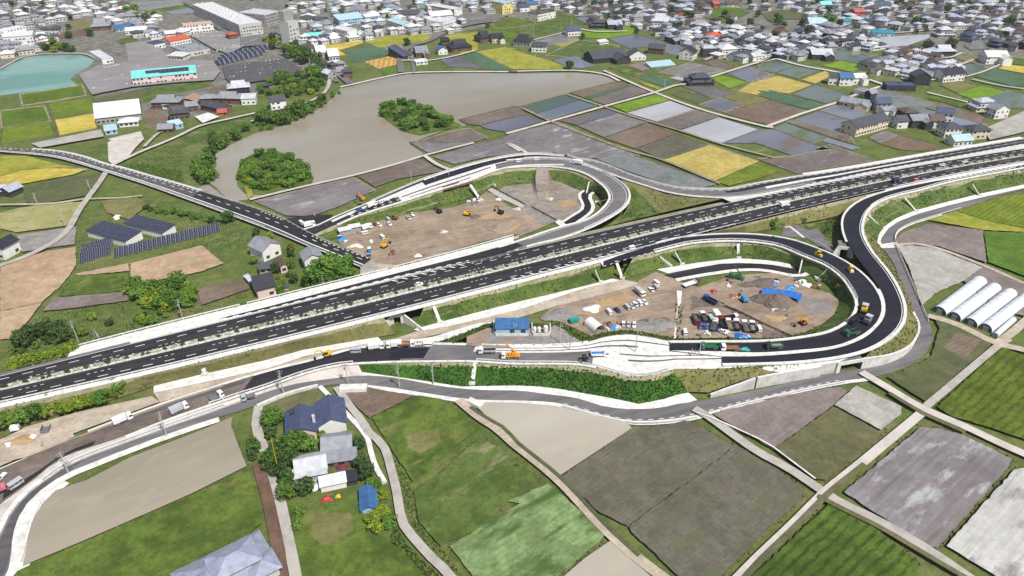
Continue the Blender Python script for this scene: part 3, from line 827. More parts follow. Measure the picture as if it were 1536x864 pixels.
# ------------------------------------------------------------------ earthworks and roads
def loft(name, U, D, mat, rows=4, kind='structure', wob=0.0, n=None):
 n = n or max(6, int(sum((a - b).length for a, b in zip(U, U[1:])) / 4))
 U = resample(U, n); D = resample(D, n)
 if name == 'embankment' and rows > 2:
  h = [a.lerp(c, RND.uniform(.14, .3)) for a, c in zip(U, D)]
  loft('verge', U, h, MT['dryverge'], 1, n=n)
  loft('embankment', h, D, mat, 2, n=n)
  return U, D
 b = MB(); g = []
 for r in range(rows + 1):
  line = []
  for a, c in zip(U, D):
   p = a.lerp(c, r / rows)
   if 0 < r < rows and wob: p = p + Vector((0, 0, RND.uniform(-wob, wob)))
   line.append(p)
  g.append(line)
 k = len(g[0])
 for line in g:
  for p in line: b.vert(p)
 for r in range(rows):
  for i in range(k - 1):
   b.f.append([r * k + i, r * k + i + 1, (r + 1) * k + i + 1, (r + 1) * k + i]); b.m.append(0)
 o = b.build(name, mat); up_fix(o); o['kind'] = kind
 return U, D
def tufts(U, D, mats, per=0.6, size=(0.3, 0.65), v0=0.0, v1=1.0, mask=None, name='slope_grass'):
 """grass tufts over the strip between two lines, as one ground cover object"""
 n = len(U); b = MB(); area = 0
 for i in range(n - 1):
  w = (U[i] - D[i]).length * (v1 - v0); l = (U[i + 1] - U[i]).length
  q = w * l * per; q = int(q) + (RND.random() < q % 1)
  for _ in range(q):
   t = RND.random(); v = RND.uniform(v0, v1)
   p = U[i].lerp(U[i + 1], t).lerp(D[i].lerp(D[i + 1], t), v)
   if mask and RND.random() > mask(p): continue
   s = RND.uniform(*size)
   mi = RND.randrange(len(mats))
   for _k in range(3):
    a = RND.uniform(0, 6.283); dx, dy = math.cos(a) * s * .55, math.sin(a) * s * .55
    lx, ly = RND.uniform(-.4, .4) * s, RND.uniform(-.4, .4) * s
    b.face([p + Vector((-dx, -dy, -.05)), p + Vector((dx, dy, -.05)), p + Vector((lx + dx * .3, ly + dy * .3, s)), p + Vector((lx - dx * .5, ly - dy * .5, s * .8))], mi)
 if b.v:
  o = b.build(name, [MT[m] for m in mats]); o['kind'] = 'stuff'
  tag(o, 'rough grass and weeds growing over the banks and verges', 'grass')
def clump(seed, scale=0.06):
 ph = [random.Random(seed + k).uniform(0, 6.28) for k in range(4)]
 def f(p):
  v = math.sin(p.x * scale * 2.1 + ph[0]) + math.sin(p.y * scale * 2.7 + ph[1]) + .7 * math.sin((p.x + p.y) * scale * 4.3 + ph[2]) + .6 * math.sin((p.x - p.y) * scale * 6.1 + ph[3])
  return max(0.1, min(1.0, 0.5 + v * 0.3))
 return f
def verge_strip(name, r, v, s0, s1, w, mat, dz=0.05):
 E0 = r.edge(v, s0, s1, None, dz); E1 = offset2d(E0, w)
 b = MB(); b.strip(E0, E1); o = b.build(name, mat); up_fix(o); o['kind'] = 'structure'
 return E1
PAINT = MB()
KERBS = MB()
def kerb(W, w=0.5, h=0.22, side=1):
 wall_along(KERBS, offset2d(W, side * w / 2), w, h, -0.05)
# --- the main highway on its embankment
ZH = 6.0
xl, xr = P(-90, 600, ZH).x, P(1640, 205, ZH).x
hA = polyfit_edge(pts('F 0,563 156,527 380,467 447,453 540,431 660,405 760,382 890,347 1020,319 1160,288 1340,257 1536,222'), ZH, xl, xr, 150)
hB = polyfit_edge(pts('F 0,607 182,560 400,512 540,477 660,450 755,428 870,397 1020,355 1160,322 1292,292 1400,269 1536,243'), ZH, xl, xr, 150)
HW = Ribbon(hA, hB, 150)
def s_px(r, x):
 best = min(range(r.n), key=lambda i: abs(proj(r.C[i])[0] - x))
 return r.L[best]
HW.surf('highway', MT['asphalt'])
for v0, v1 in ((.19, .235), (.265, .305), (.345, .385), (.61, .65), (.735, .775), (.8, .84)): HW.surf('highway', MT['asphaltworn'], v0, v1, dz=.012)
HW.surf('highway_median', MT['gravelpale'], .445, .555, dz=0.05)
HW.line(PAINT, 0.02, 0.22); HW.line(PAINT, 0.98, 0.18)
HW.line(PAINT, 0.155, 0.26, dash=(3.0, 3.6)); HW.line(PAINT, 0.86, 0.26, dash=(3.0, 3.6))
for v in (0.32, 0.70):
 s = 4.0
 while s < HW.len - 12:
  for k in range(4): HW.line(PAINT, v, 0.2, s + k * 2.0, s + k * 2.0 + 1.0)
  s += 19.0
HW.line(PAINT, 0.43, 0.15); HW.line(PAINT, 0.57, 0.15)
# kerbed median
for v, sd in ((.447, 1), (.553, -1)):
 s = 0
 while s < HW.len - 3:
  kerb(HW.edge(v, s, s + 2.0, 2), 0.35, 0.3, sd); s += 2.5
# extra lane beside the carriageway on the north-west side, and its concrete verge
outer = polyfit_edge(pts('F 114,521 167,506 247,487 400,449 460,434 552,411 677,380 755,358'), ZH, P(108, 523, ZH).x, P(770, 354, ZH).x, 60, 3)
i0 = min(range(150), key=lambda i: abs(hA[i].x - outer[0].x)); i1 = min(range(150), key=lambda i: abs(hA[i].x - outer[-1].x))
NV = Ribbon(outer, [p + Vector((0, 0, -0.02)) for p in hA[i0:i1 + 1]], 60)
NV.surf('concrete_verge', MT['white'], dz=-0.05)
EX = Ribbon(zprofile(ZH + .03, pts('F 330,477 400,460 484,438 600,408 700,383 780,361')), zprofile(ZH + .03, pts('F 330,479 400,464 484,442.5 600,414 700,392 780,374')), 40)
EX.surf('slip_lane', MT['asphalt'])
EX.line(PAINT, 0.95, 0.5, dash=(2.2, 2.2), dz=.04); EX.line(PAINT, 0.05, 0.25, dz=.04)
vn = offset2d(hA[:i0 + 6], 1.4)
HN = Ribbon(vn, [p + Vector((0, 0, -0.02)) for p in hA[:i0 + 6]], 40)
HN.surf('verge', MT['asphaltgrey'], dz=-.04)
# south verge
iB = min(range(150), key=lambda i: abs(proj(hB[i])[0] - 930))
sv = offset2d(hB[:iB + 1], -2.6)
SV = Ribbon([p + Vector((0, 0, -0.03)) for p in hB[:iB + 1]], sv, 100)
SV.surf('concrete_verge', MT['white'], dz=-0.04)
# --- ramps north of the highway
LOOPN = Ribbon(spline(wpts('F 700,384 755,370 B3 110,553 240,508 330,480 440,452 510,418 562,375 590,340 600,318 592,285 570,252 530,220 495,195 450,172 390,152 330,141 260,134 180,131 100,133 0,140', ZH + .06), 6),
               spline(wpts('F 705,395 760,382 B3 120,590 300,548 400,515 500,474 580,432 645,392 685,355 702,320 700,285 682,252 650,222 610,195 560,165 520,148 460,124 400,106 330,92 260,88 160,86 80,92 0,100', ZH + .06), 6), 120)
LOOPN.surf('ramp_road', MT['asphaltgrey'])
sA = s_px(LOOPN, 800)
LOOPN.surf('ramp_road', MT['asphalt'], 0.0, 0.75, 0, sA * .8, dz=.02)
kerb(LOOPN.edge(0, sA * .5, None), 1.1, 0.28, 1); kerb(LOOPN.edge(1, sA * .8, None), 1.0, 0.28, -1)
LOOPN.line(PAINT, 0.12, 0.22, sA, None, .03); LOOPN.line(PAINT, 0.9, 0.22, sA, None, .03)
zN = [(470, 2.0), (548, 3.0), (645, 5.0), (760, 6.0), (846, 6.0)]
NR = Ribbon(spline(zprofile(zN, pts('F 846,234 801,231 760,235 710,246 645,266 598,285 548,307 505,325 478,338 455,345'))),
   spline(zprofile(zN, pts('F 846,247 807,247 765,250 738,257 705,270 660,284 600,303 540,322 505,337 470,353'))), 90)
NR.surf('ramp_base', MT['white'])
for v0, v1, a, b_, m in ((0.06, 0.42, 846, 640, 'asphaltblack'), (0.5, 0.98, 846, 742, 'asphaltgrey'), (0.45, 0.97, 598, 455, 'asphalt'), (0.0, 0.14, 642, 455, 'asphalt'),
                         (0.14, 0.45, 500, 455, 'asphalt'), (.6, .68, 735, 600, 'asphaltmid'), (.84, .89, 700, 610, 'asphaltmid')):
 NR.surf('ramp_road' if m.startswith('as') and v1 - v0 > .2 else 'drain_channel', MT[m], v0, v1, s_px(NR, a), s_px(NR, b_), dz=.03)
kerb(NR.edge(0), 0.7, 0.3, -1); kerb(NR.edge(1, 0, s_px(NR, 500)), 1.2, 0.35, 1)
for v in (.46, .54, .72, .8):
 NR.line(PAINT, v, .35, s_px(NR, 700), s_px(NR, 520), .04, (1.6, 2.6))
ONR = Ribbon(spline(wpts('F 850,232 B3 400,90 450,96 520,108 610,140 700,178 800,212 900,240 980,257 1060,265 1180,267 1290,265 B4 0,231 110,212 230,192 330,178 400,168 620,132 900,82 1200,30 1540,-28', ZH + .03), 5),
             spline(wpts('F 856,243 B3 430,118 500,142 560,160 640,190 700,212 760,230 840,256 920,279 1000,294 1060,302 1160,309 1260,312 B4 0,296 120,272 230,250 330,228 440,208 640,165 900,118 1200,64 1540,2', ZH + .03), 5), 120)
ONR.surf('slip_road', MT['asphaltgrey'])
ONR.surf('slip_road', MT['asphalt'], .12, .42, s_px(ONR, 1090), None, dz=.02)
ONR.surf('slip_road', MT['asphalt'], .6, .95, s_px(ONR, 1220), None, dz=.02)
ONR.surf('concrete_verge', MT['white'], .42, .62, s_px(ONR, 1150), s_px(ONR, 1380), dz=.03)
kerb(ONR.edge(0), .7, .3, 1); kerb(ONR.edge(1, 0, s_px(ONR, 1180)), .9, .28, -1)
ONR.line(PAINT, .09, .3, 0, None, .04, (2.0, 2.4)); ONR.line(PAINT, .86, .25, 0, s_px(ONR, 1200), .04)
ONR.line(PAINT, .97, .4, s_px(ONR, 1200), None, .04, (2.4, 2.4)); ONR.line(PAINT, .5, .3, s_px(ONR, 1380), None, .04, (3, 4))
def join(name, r, v, s0, s1, H, mat):
 E0 = r.edge(v, s0, s1, 50, -.02)
 loft(name, E0, [min(H, key=lambda q_: (q_ - p).length) + Vector((0, 0, -.06)) for p in E0], mat, 1, n=50)
verge_strip('concrete_verge', ONR, 0, s_px(ONR, 1215), None, 3.2, MT['white'])
join('concrete_verge', ONR, 1, s_px(ONR, 1075), None, hA, MT['concrete'])
# chevrons in the gore
def chevrons(r, v0, v1, s0, s1, step=4.0, w=.7):
 s = s0
 while s < s1:
  PAINT.strip([r.at(s, v0, .06), r.at(s + 2.4, v1, .06)], [r.at(s + w, v0, .06), r.at(s + 2.4 + w, v1, .06)]); s += step
chevrons(HW, 0.015, 0.10, s_px(HW, 1150), s_px(HW, 1345)); chevrons(HW, 0.02, .1, s_px(HW, 590), s_px(HW, 760)); chevrons(HW, .9, .985, s_px(HW, 760), s_px(HW, 925)); chevrons(HW, .93, .985, s_px(HW, 1330), s_px(HW, 1470))
# --- ramps south of the highway
def zidx(pl, zl):
 out = []
 for i, (a, b) in enumerate(pl):
  f = i / (len(pl) - 1) * (len(zl) - 1); k = min(len(zl) - 2, int(f)); t = f - k
  out.append(P(a, b, zl[k] * (1 - t) + zl[k + 1] * t))
 return out
Z1 = [6.05, 6.05, 6.0, 5.8, 5.6, 5.5, 5.5]
RS1 = Ribbon(spline(zidx(pts('F 905,392 935,381 968,371 1010,359 1060,353 1114,351.5 1160,355 1190,361 1214,369 1250.6,384 1282,402.5 1302.7,421 1316,440 1321,452 1322,466 1318,478 1312,487 1292,503 1253,518.5 1188,526 1136,529 1085,527.5 1005,526'), Z1), 6),
             spline(zidx(pts('F 905,400 940,389 976,379 1010,370 1036,364.5 1085,361 1125,362 1150,365 1170,369 1206,384 1240,398 1266,418 1280,438 1286,450 1287,462 1282,474 1274,483 1245,499 1200,508 1165,512 1136,513.5 1085,514 1005,514.5'), Z1), 6), 120)
RS1.surf('ramp_road', MT['asphaltblack'])
sK = s_px(RS1, 985)
kerb(RS1.edge(1, sK), 1.1, .3, -1)
kerb(RS1.edge(0, sK, RS1.len * .6), 0.9, .3, 1)
RS1.line(PAINT, 0.97, .35, 0, sK * 1.6, .03, (1.6, 2.0))
RS2 = Ribbon(spline(zidx(pts('F 1600,236 1536,247 1480,257 1430,267 1390,274 1352,282 1318,291 1292,301 1274,314 1266,326 1265,344 1274,368.6 1290,392 1311,420 1322,438 1327,452 1328,467 1325,478 1317,489 1296,507 1255,522.5 1188,531 1136,534.5 1083,535'), [6.04, 6.04, 6.0, 5.9, 5.7, 5.5, 5.5]), 6),
             spline(zidx(pts('F 1600,239 1536,251 1490,259.5 1443,268.5 1410,276 1378,285 1352,291 1331,297 1313,305 1302,314 1294,328 1292,350 1305,376.5 1329,406 1343,428 1351,446 1355,460 1355,474 1352,484 1344,496 1318,516 1282,530 1214,541 1136,545 1083,546'), [6.04, 6.04, 6.0, 5.9, 5.7, 5.5, 5.5]), 6), 130)
RS2.surf('ramp_road', MT['asphaltblack'])
sK2 = s_px(RS2, 1300) if False else next(RS2.L[i] for i in range(RS2.n) if proj(RS2.C[i])[0] < 1375)
kerb(RS2.edge(0, sK2, RS2.len * .6), .9, .3, -1); kerb(RS2.edge(1), 1.1, .32, 1)
RS2.line(PAINT, .5, .3, 0, sK2 * .8, .03, (2.4, 3.0)); RS2.line(PAINT, .93, .3, 0, None, .03)
RS2.line(PAINT, .07, .5, 0, sK2 * .8, .03, (2.0, 1.6))
join('concrete_verge', RS2, 0, 0, sK2 * 1.15, hB, MT['white'])
join('concrete_verge', RS1, 1, 0, sK, hB, MT['white'])
# the white strip between the two ramps where they meet
_e1 = RS1.edge(0, RS1.len * .56, RS1.len, 60, .12); _e2 = RS2.edge(0, RS2.len * .4, RS2.len, 240, .12)
loft('ramp_median', _e1, [min(_e2, key=lambda q_: (q_ - p).length) for p in _e1], MT['white'], 1, n=60)
# --- the street under construction south of the interchange
zL = [(0, .6), (200, 1.0), (400, 2.0), (600, 3.0), (760, 4.0), (1000, 5.0), (1160, 5.35)]
LS = Ribbon(spline(zprofile(zL, pts('F 1160,512 1085,512 1010,512.5 975,506 942,501.6 905,506 875,514.6 760,518.5 700,517 640,516 590,518 536,522 471,540 419,552 380,563 325.5,579.7 234,609.7 114.6,655 41.7,684.6 -60,728')), 5),
   spline(zprofile(zL, pts('F 1160,547 1072,553 1030,553 1007,554 981,562 942,563.5 903,553 872,546.5 760,544.6 718,541.5 640,541.5 601,542 550,544 510,547 458,559 400,579.7 346,596.7 234,635.7 187,655 109,681 86,691 49.5,722 0,759 -60,812')), 5), 170)
LS.surf('street_base', MT['white'])
q = lambda x: s_px(LS, x)
LS.surf('street', MT['asphaltgrey'], .42, .96, q(888), q(640), dz=.03)
LS.surf('street', MT['asphaltgrey'], .04, .96, q(705), q(600), dz=.04)
LS.surf('street', MT['asphalt'], .05, .95, q(604), q(365), dz=.05)
LS.surf('street', MT['dirtdark'], .03, .97, q(370), q(-60), dz=.06)
LS.surf('street', MT['asphaltmid'], .08, .35, q(360), q(150), dz=.08)
LS.surf('street', MT['asphalt'], .72, .9, q(150), q(10), dz=.08)
LS.surf('asphalt_patch', MT['asphaltblack'], .2, .85, q(640), q(588), dz=.07)
for a, b_, x0, x1 in ((.14, .17, 1000, 720), (.28, .32, 960, 740), (.5, .53, 1083, 930), (.63, .67, 1083, 940), (.78, .9, 1130, 1083)):
 LS.surf('drain_channel', MT['asphaltmid' if b_ - a < .1 else 'asphaltblack'], a, b_, q(x0), q(x1), dz=.05)
LS.surf('brown_strip', MT['dirt'], .02, .14, q(330), q(110), dz=.1)
kerb(LS.edge(0, q(880), q(120)), .6, .25, -1); kerb(LS.edge(1, q(900), q(200)), .8, .3, 1)
# frontage road on the plain
ZF = 0.42
FR = Ribbon(spline(wpts('F -20,835 0,805 15.6,772 41.7,740.6 68,721 86,706.7 122,688.5 198,660 255,639 310,620 364,600 400,588 432,578 497,568 546.7,563 601,568 666.5,580 722,585 780,586 822.5,591.5 864,596.7 906,609.7 942,613.6 989,612 1020,605 1046,602 1093,592.8 1160,579.7 1198,569 1261,556 1303,552 1334,544.6 1360,531.6 1375.6,510.7 1378,492.5 1370,469 1360,443 1352,428 1344,402.5 1331,381 1319,366', ZF), 5),
   spline(wpts('F 0,880 15.6,847 18,813 28.6,774 52,743 96,712 130,697.6 221,662 286.5,639 330,625 362,616 395,604 432,592 474,581 515,576 575,580 640,590 705.5,599 780,601 833,604 895,620 942,630.5 986.6,630.5 1031,625 1067,617 1111.6,604.5 1160,593 1201,583.6 1261,572 1323.5,562.8 1370,544.6 1391,526 1399,505.5 1396,487 1386,464 1378,445.6 1370,428 1365,413 1358,397 1349.5,380 1344,366', ZF), 5), 190)
FR.surf('frontage_road', MT['asphaltgrey'])
qf = lambda x: s_px(FR, x)
FR.surf('frontage_road', MT['asphaltmid'], .1, .9, 0, qf(120), dz=.02)
FR.line(PAINT, .9, .25, qf(840), qf(1250), .03, (1.5, 1.8)); FR.line(PAINT, .08, .2, qf(60), qf(380), .03)
kerb(FR.edge(0, 0, qf(400)), 1.4, .5, 1)
verge_strip('footway', FR, 1, 0, qf(340), -2.4, MT['white']); verge_strip('footway', FR, 1, 0, qf(105), -4.6, MT['white'], .03)
e2 = verge_strip('footway', FR, 1, qf(545), qf(1040), -1.9, MT['white'])
verge_strip('footway', FR, 1, qf(1046), qf(1300), -1.5, MT['white'])
RF = Ribbon(spline(wpts('F 1320,367 1323,360 1329,345 1344,332 1362,325 1383,319 1435.5,306 1469,296 1482,290.5 1560,273', .44), 5),
   spline(wpts('F 1345,366 1342,362 1344,350 1353,343 1365,337 1396,327 1448.5,311 1500.6,293 1536,284 1580,272', .44), 5), 60)
RF.surf('frontage_road', MT['asphaltgrey'])
kerb(RF.edge(1, 0, RF.len * .35), .5, .3, -1)
# local road from the north-west
ZR = 1.5
NW = Ribbon(spline(wpts('F -90,211 0,221 78,226 120,234 156,246 182,252 230,266 271,277.5 349,302 400,319 424,329 466,352 510,371 557,388', ZR), 5),
   spline(wpts('F -90,217 0,227 73,234 115,244 156,256.5 180,264 219,276.5 265,293 312.5,310 400,342.6 430,354.5 458,366.5 500,383 541,400', ZR), 5), 110)
NW.surf('local_road', MT['asphaltmid'])
NW.surf('local_road', MT['asphalt'], .0, .72, NW.len * .62, NW.len, dz=.02)
NW.line(PAINT, .35, .3, 0, NW.len, .04, (3, 4)); NW.line(PAINT, .76, .5, 0, NW.len, .04); NW.line(PAINT, .1, .5, 0, NW.len * .62, .04, (1.6, 1.9)); NW.line(PAINT, .06, .4, NW.len * .76, NW.len, .04, (1.2, 1.6))
verge_strip('footway', NW, 0, NW.len * .2, NW.len * .62, 1.6, MT['concrete']); kerb(NW.edge(1), .4, .25, -1)
jn = sheet('local_road', pts('F 424,329 448,325 470,322 500,322 480,340 470,352 466,353 440,352'), MT['asphalt'], 1.56)
sheet('concrete_yard', pts('F 541,400 557,388 566,399 560,410 548,415 540,412'), MT['padgrey'], 1.1)
po = PAINT.build('road_markings', MT['paint']); up_fix(po); po['kind'] = 'structure'
ko = KERBS.build('kerb', MT['white']); ko['kind'] = 'structure'
# --- embankments
def auto_slope(W, side, run, mat='grass', z=0.05, mats=('tuft', 'tuftdry'), per=.25, name='embankment'):
 D = [Vector((p.x, p.y, z)) for p in offset2d(W, side * run)]
 U, Dn = loft(name, W, D, MT[mat], 3, wob=.15)
 if per: tufts(U, Dn, mats, per)
 return D
# highway, south side: slope to the white toe of the service track
ue = [p for p in sv if -60 < proj(p)[0]]
def cut(W, x0, x1): return [p for p in W if x0 <= proj(p)[0] <= x1]
UE = [p + Vector((0, 0, -.06)) for p in sv]
zt = 0.5
U, D = loft('embankment', cut(UE, -120, 590), wpts('F -110,672 0,640 60,628 120,614 200,590 230,579 305,561 400,540 458,524 567,505.5 592,501', zt), MT['olive'], 4, wob=.2)
tufts(U, D, ('tuft', 'tuftdry', 'tuft'), .8, (.3, .6), mask=clump(3))
U, D = loft('embankment', cut(UE, 622, 936), wpts('F 620,494 660,483 780,452 877,429 918,418', zt), MT['grass'], 4, wob=.2)
tufts(U, D, ('tuftdark', 'tuft', 'tuft', 'tuftdry'), .8, mask=clump(8))
for a, b_, c, d in (('F 230.5,577 305,561 400,540 458,524 567,505.5', 'F 230.5,589 308,573 400,552.5 462,533 572,511', 0, 0), ('F 620,494 660,483 780,452 877,429 918,418', 'F 627,496 670,490 780,464 880,431 930,420', 0, 0)):
 loft('toe_gutter', wpts(a, .52), wpts(b_, .3), MT['white'], 1)
loft('service_track', wpts('F 230.5,589 310,573 400,552 466,533 572,511 600,506 627,496 670,490 780,464 880,431 935,419', .28), wpts('F 240,604 330,575 400,562 470,541 536,522 600,514 640,505 780,476 838,458 958,429 962,425', .3), MT['dirtlight'], 2)
sheet('dirt_path', pts('F -40,680 40,640 120,617 228,594 240,603 300,585 230,606 110,650 40,682 -40,716'), MT['dirtlight'], 0.75)
sheet('dirt_path', pts('K1 -40,470 300,340 560,300 800,250 900,230 800,320 860,420 560,560 330,650 150,690 -40,700'), MT['dirtlight'], 0.95)
sheet('concrete_yard', pts('K2 60,290 300,250 700,190 960,110 1200,40 1400,20 1240,70 1060,140 960,210 880,235 640,258 300,275'), MT['white'], zt + .1)
# highway, north side
auto_slope([p for p in offset2d(hA, 1.4) if proj(p)[0] < 116][:: 2], 1, 9, 'grass')
auto_slope(outer[::2], 1, 8, 'grass', per=.15)
auto_slope(ONR.edge(0)[::2], 1, 9.5, 'olive', per=.15)
# loop side slopes
U, D = loft('embankment', NR.edge(1, 0, None, 60), wpts('F 805,275 775,277 735,283 716,294 660,309 610,322 560,334 530,345 505,357 488,362', .3), MT['grass'], 4, wob=.15)
tufts(U, D, ('tuft', 'tuft', 'tuftdry', 'tuftdark'), .55, v0=.2, mask=clump(5))
sL = s_px(LOOPN, 905)
le = LOOPN.edge(0, LOOPN.len * .48, LOOPN.len, 50)
U, D = loft('embankment', le, [Q('B3', x, y, .25) for x, y in ((590, 370), (540, 300), (500, 275), (440, 270), (400, 268), (330, 235), (270, 212), (210, 215), (140, 222), (100, 235), (0, 245), (-60, 262))], MT['grass'], 4, wob=.15)
tufts(U, D, ('tuftdark', 'tuft', 'tuft', 'tuftdry'), .6, v0=.25, mask=clump(12))
U, D = loft('embankment', LOOPN.edge(0, 0, LOOPN.len * .48, 50), wpts('F 640,412 700,396 760,381 798,367 850,344 875,330 893,318 905,305', .25), MT['olive'], 3)
# triangle between loop and highway
tri_px = pts('B3 655,208 780,243 920,293 1060,313 1240,320 900,398 700,448 588,474 640,438 690,385 712,330 705,280')
sheet('embankment', tri_px, MT['olive'], 5.6)
sheet('embankment', pts('B3 690,300 720,250 780,300 880,395 880,405 620,465 680,410 715,350'), MT['grass'], 5.64)
e_lo = [P(*q_, 4.9) for q_ in pts('B3 670,220 780,300 880,395')]
tufts(resample(wpts('B3 690,260 712,340 650,440', 5.62), 20), resample(wpts('B3 790,300 830,350 880,398', 5.62), 20), ('tuftdark', 'tuft'), .6, mask=clump(4))
tufts(resample(wpts('B3 790,250 1000,305 1200,320', 5.6), 30), resample(wpts('B3 890,390 1000,370 1200,330', 5.6), 30), ('tuftdry', 'tuft'), .3)
he = cut(hA, 585, 1090); loft('embankment', he, [p + Vector((0, 0, -.35)) for p in offset2d(he, 2.5)], MT['dryverge'], 1)
# inner loop slopes on the south side
SI = [P(a, b_, .3) for a, b_ in pts('F 930,420 985,404 1046,394 1106,387 1160,391 1185,396 1210,410 1238,424 1256,440 1258,455 1252,470 1236,484 1206,499 1178,506 1136,508.5 1005,510.5')]
U, D = loft('embankment', RS1.edge(1, sK * .6, None, 90), SI, MT['grass'], 4, wob=.15)
tufts(U[:60], D[:60], ('tuftdark', 'tuft', 'tuft', 'tuftdry'), .7, mask=clump(21)); tufts(U[60:], D[60:], ('tuftdark', 'tuft', 'tuft'), .6)
loft('toe_gutter', wpts('F 985,404 1046,394 1106,387 1160,391 1185,396', .32), wpts('F 1002,410 1041,402.5 1085.5,394.7 1160,397 1188,402.5', .1), MT['white'], 1)
SVR = Ribbon(spline(wpts('F 995,413 1041,403 1085,395.5 1130,395 1160,397.5 1188,403 1214,396', .38)), spline(wpts('F 1012,418 1059,409.5 1111,403 1140,403 1160,405.5 1196,412 1222,402', .38)), 40)
SVR.surf('service_road', MT['asphalt'])
verge_strip('toe_gutter', SVR, 1, 0, None, -2.2, MT['white'])
# slopes right of the outer ramp
U, D = loft('embankment', RS2.edge(1, 0, RS2.len * .52, 70), wpts('F 1600,263 1536,279 1472,293 1420,306 1375.6,318 1345,330 1331,340 1321,353 1318,366', .35), MT['grass'], 4, wob=.12)
tufts(U, D, ('tuftdark', 'tuft', 'tuft', 'tuftdry'), .6, mask=clump(31), v0=.12, v1=.85)
loft('toe_gutter', wpts('F 1600,258 1536,275 1472,290 1420,303 1375.6,314.5 1345,327 1329,338 1317,352 1314,367', .9), wpts('F 1600,266 1536,282 1472,296 1420,309 1375.6,321 1346,333 1332,343 1323,356 1319,367', .46), MT['white'], 1)
sheet('concrete_yard', pts('B4 640,560 700,550 720,580 850,560 860,585 800,600 690,605 655,600'), MT['white'], .55)
mid = RS2.edge(1, RS2.len * .52, RS2.len * .70, 30)
U, D = loft('embankment', mid, wpts('F 1318,366 1331,384 1344,405 1356,430 1366,455 1372,472', .5), MT['olive'], 3, wob=.1)
tufts(U, D, ('tuft', 'tuftdry'), .6)
low = RS2.edge(1, RS2.len * .70, RS2.len * .82, 24)
# slopes left of the outer ramp
U, D = loft('embankment', RS2.edge(0, RS2.len * .12, RS2.len * .56, 60), [P(*q_, .4) for q_ in pts('B4 900,270 760,300 620,335 520,370 430,420 350,490 345,540 380,570 440,585 500,640 560,700 620,770')], MT['grass'], 4, wob=.15)
tufts(U[18:], D[18:], ('tuftdark', 'tuft', 'tuftdry'), .6, mask=clump(41), v0=.1)
loft('embankment', cut(offset2d(hB, -1.2), 935, 1400), wpts('F 935,400 1010,372 1085,356 1160,343 1230,330 1300,312 1400,285', 1.2), MT['olive'], 3, wob=.12)
U, D = cut(offset2d(hB, -1.2), 1100, 1330), resample(wpts('F 1100,352 1160,343 1230,330 1320,306', 1.2), 60)
tufts(resample(U, 60), D, ('tuft', 'tuftdry', 'tuftdark'), .35, mask=clump(9))
sheet('verge', pts('F 970,372 1080,346 1160,337 1225,335 1262,325 1262,345 1240,360 1225,372 1195,360 1150,352 1060,350'), MT['grass'], .8)
auto_slope(RS1.edge(0, sK, RS1.len * .42)[::2], 1, 7, 'olive', z=.3, per=.1)
loft('underpass_road', wpts('K5 350,120 420,60 600,200 740,170', .95), wpts('K5 330,260 600,280 940,480 1000,470', .9), MT['asphaltgrey'], 2)
loft('concrete_path', wpts('K5 370,150 420,140 500,200 590,270', 1.0), wpts('K5 360,165 410,155 490,215 575,285', 1.0), MT['white'], 1)
# southern slope of the street
zs2 = .75
U, D = loft('embankment', LS.edge(1, q(1010), q(540), 90), wpts('F 1031,587.5 994,599 958,606 927,599 885,591.5 825,581 780,578 692.5,579.7 614,568 539,557.6', zs2), MT['darkslope'], 5, wob=.2)
tufts(U, D, ('tuftdark', 'tuftdark', 'tuftdark', 'tuftdark', 'tuft'), 2.6, (0.3, .6), v0=.2, v1=1.0, mask=lambda p: (1.0 if proj(p)[0] > 730 else (.75 if 625 < proj(p)[0] < 706 else .2)))
tufts(U, D, ('tuftdry', 'tuft'), .5, v0=.0, v1=.25)
loft('toe_gutter', wpts('F 1046,600 1031,587.5 994,599 958,606 927,599 885,591.5 825,581 780,578 692.5,579.7 614,568 539,557.6', zs2), FR.edge(0, qf(1044), qf(535), 60, .03), MT['white'], 1)
loft('pavement', LS.edge(1, q(545), q(-50), 80, -.05), FR.edge(0, qf(540), 0, 80, .02), MT['pathpale'], 2)
U, D = loft('embankment', LS.edge(1, q(1160), q(1008), 30), [P(1228, 547, 4.4), P(1133, 565, 4.3), P(1129, 565, 4.0), P(1095, 577, 2.6), P(1062, 589, 1.2), P(1031, 587.5, .75)], MT['olive'], 2, wob=.1)
tufts(U, D, ('tuft', 'tuftdry'), .5)
# north edge of the street platform
U, D = loft('embankment', LS.edge(0, q(1160), q(600), 60), wpts('F 1160,508 1085,508 1008,508 970,499 942,495 905,499 873,508 830,500 800,512 760,512 720,510 680,512 620,514', .4), MT['lush'], 3)
tufts(U[:36], D[:36], ('tuftdark', 'tuft'), .9)
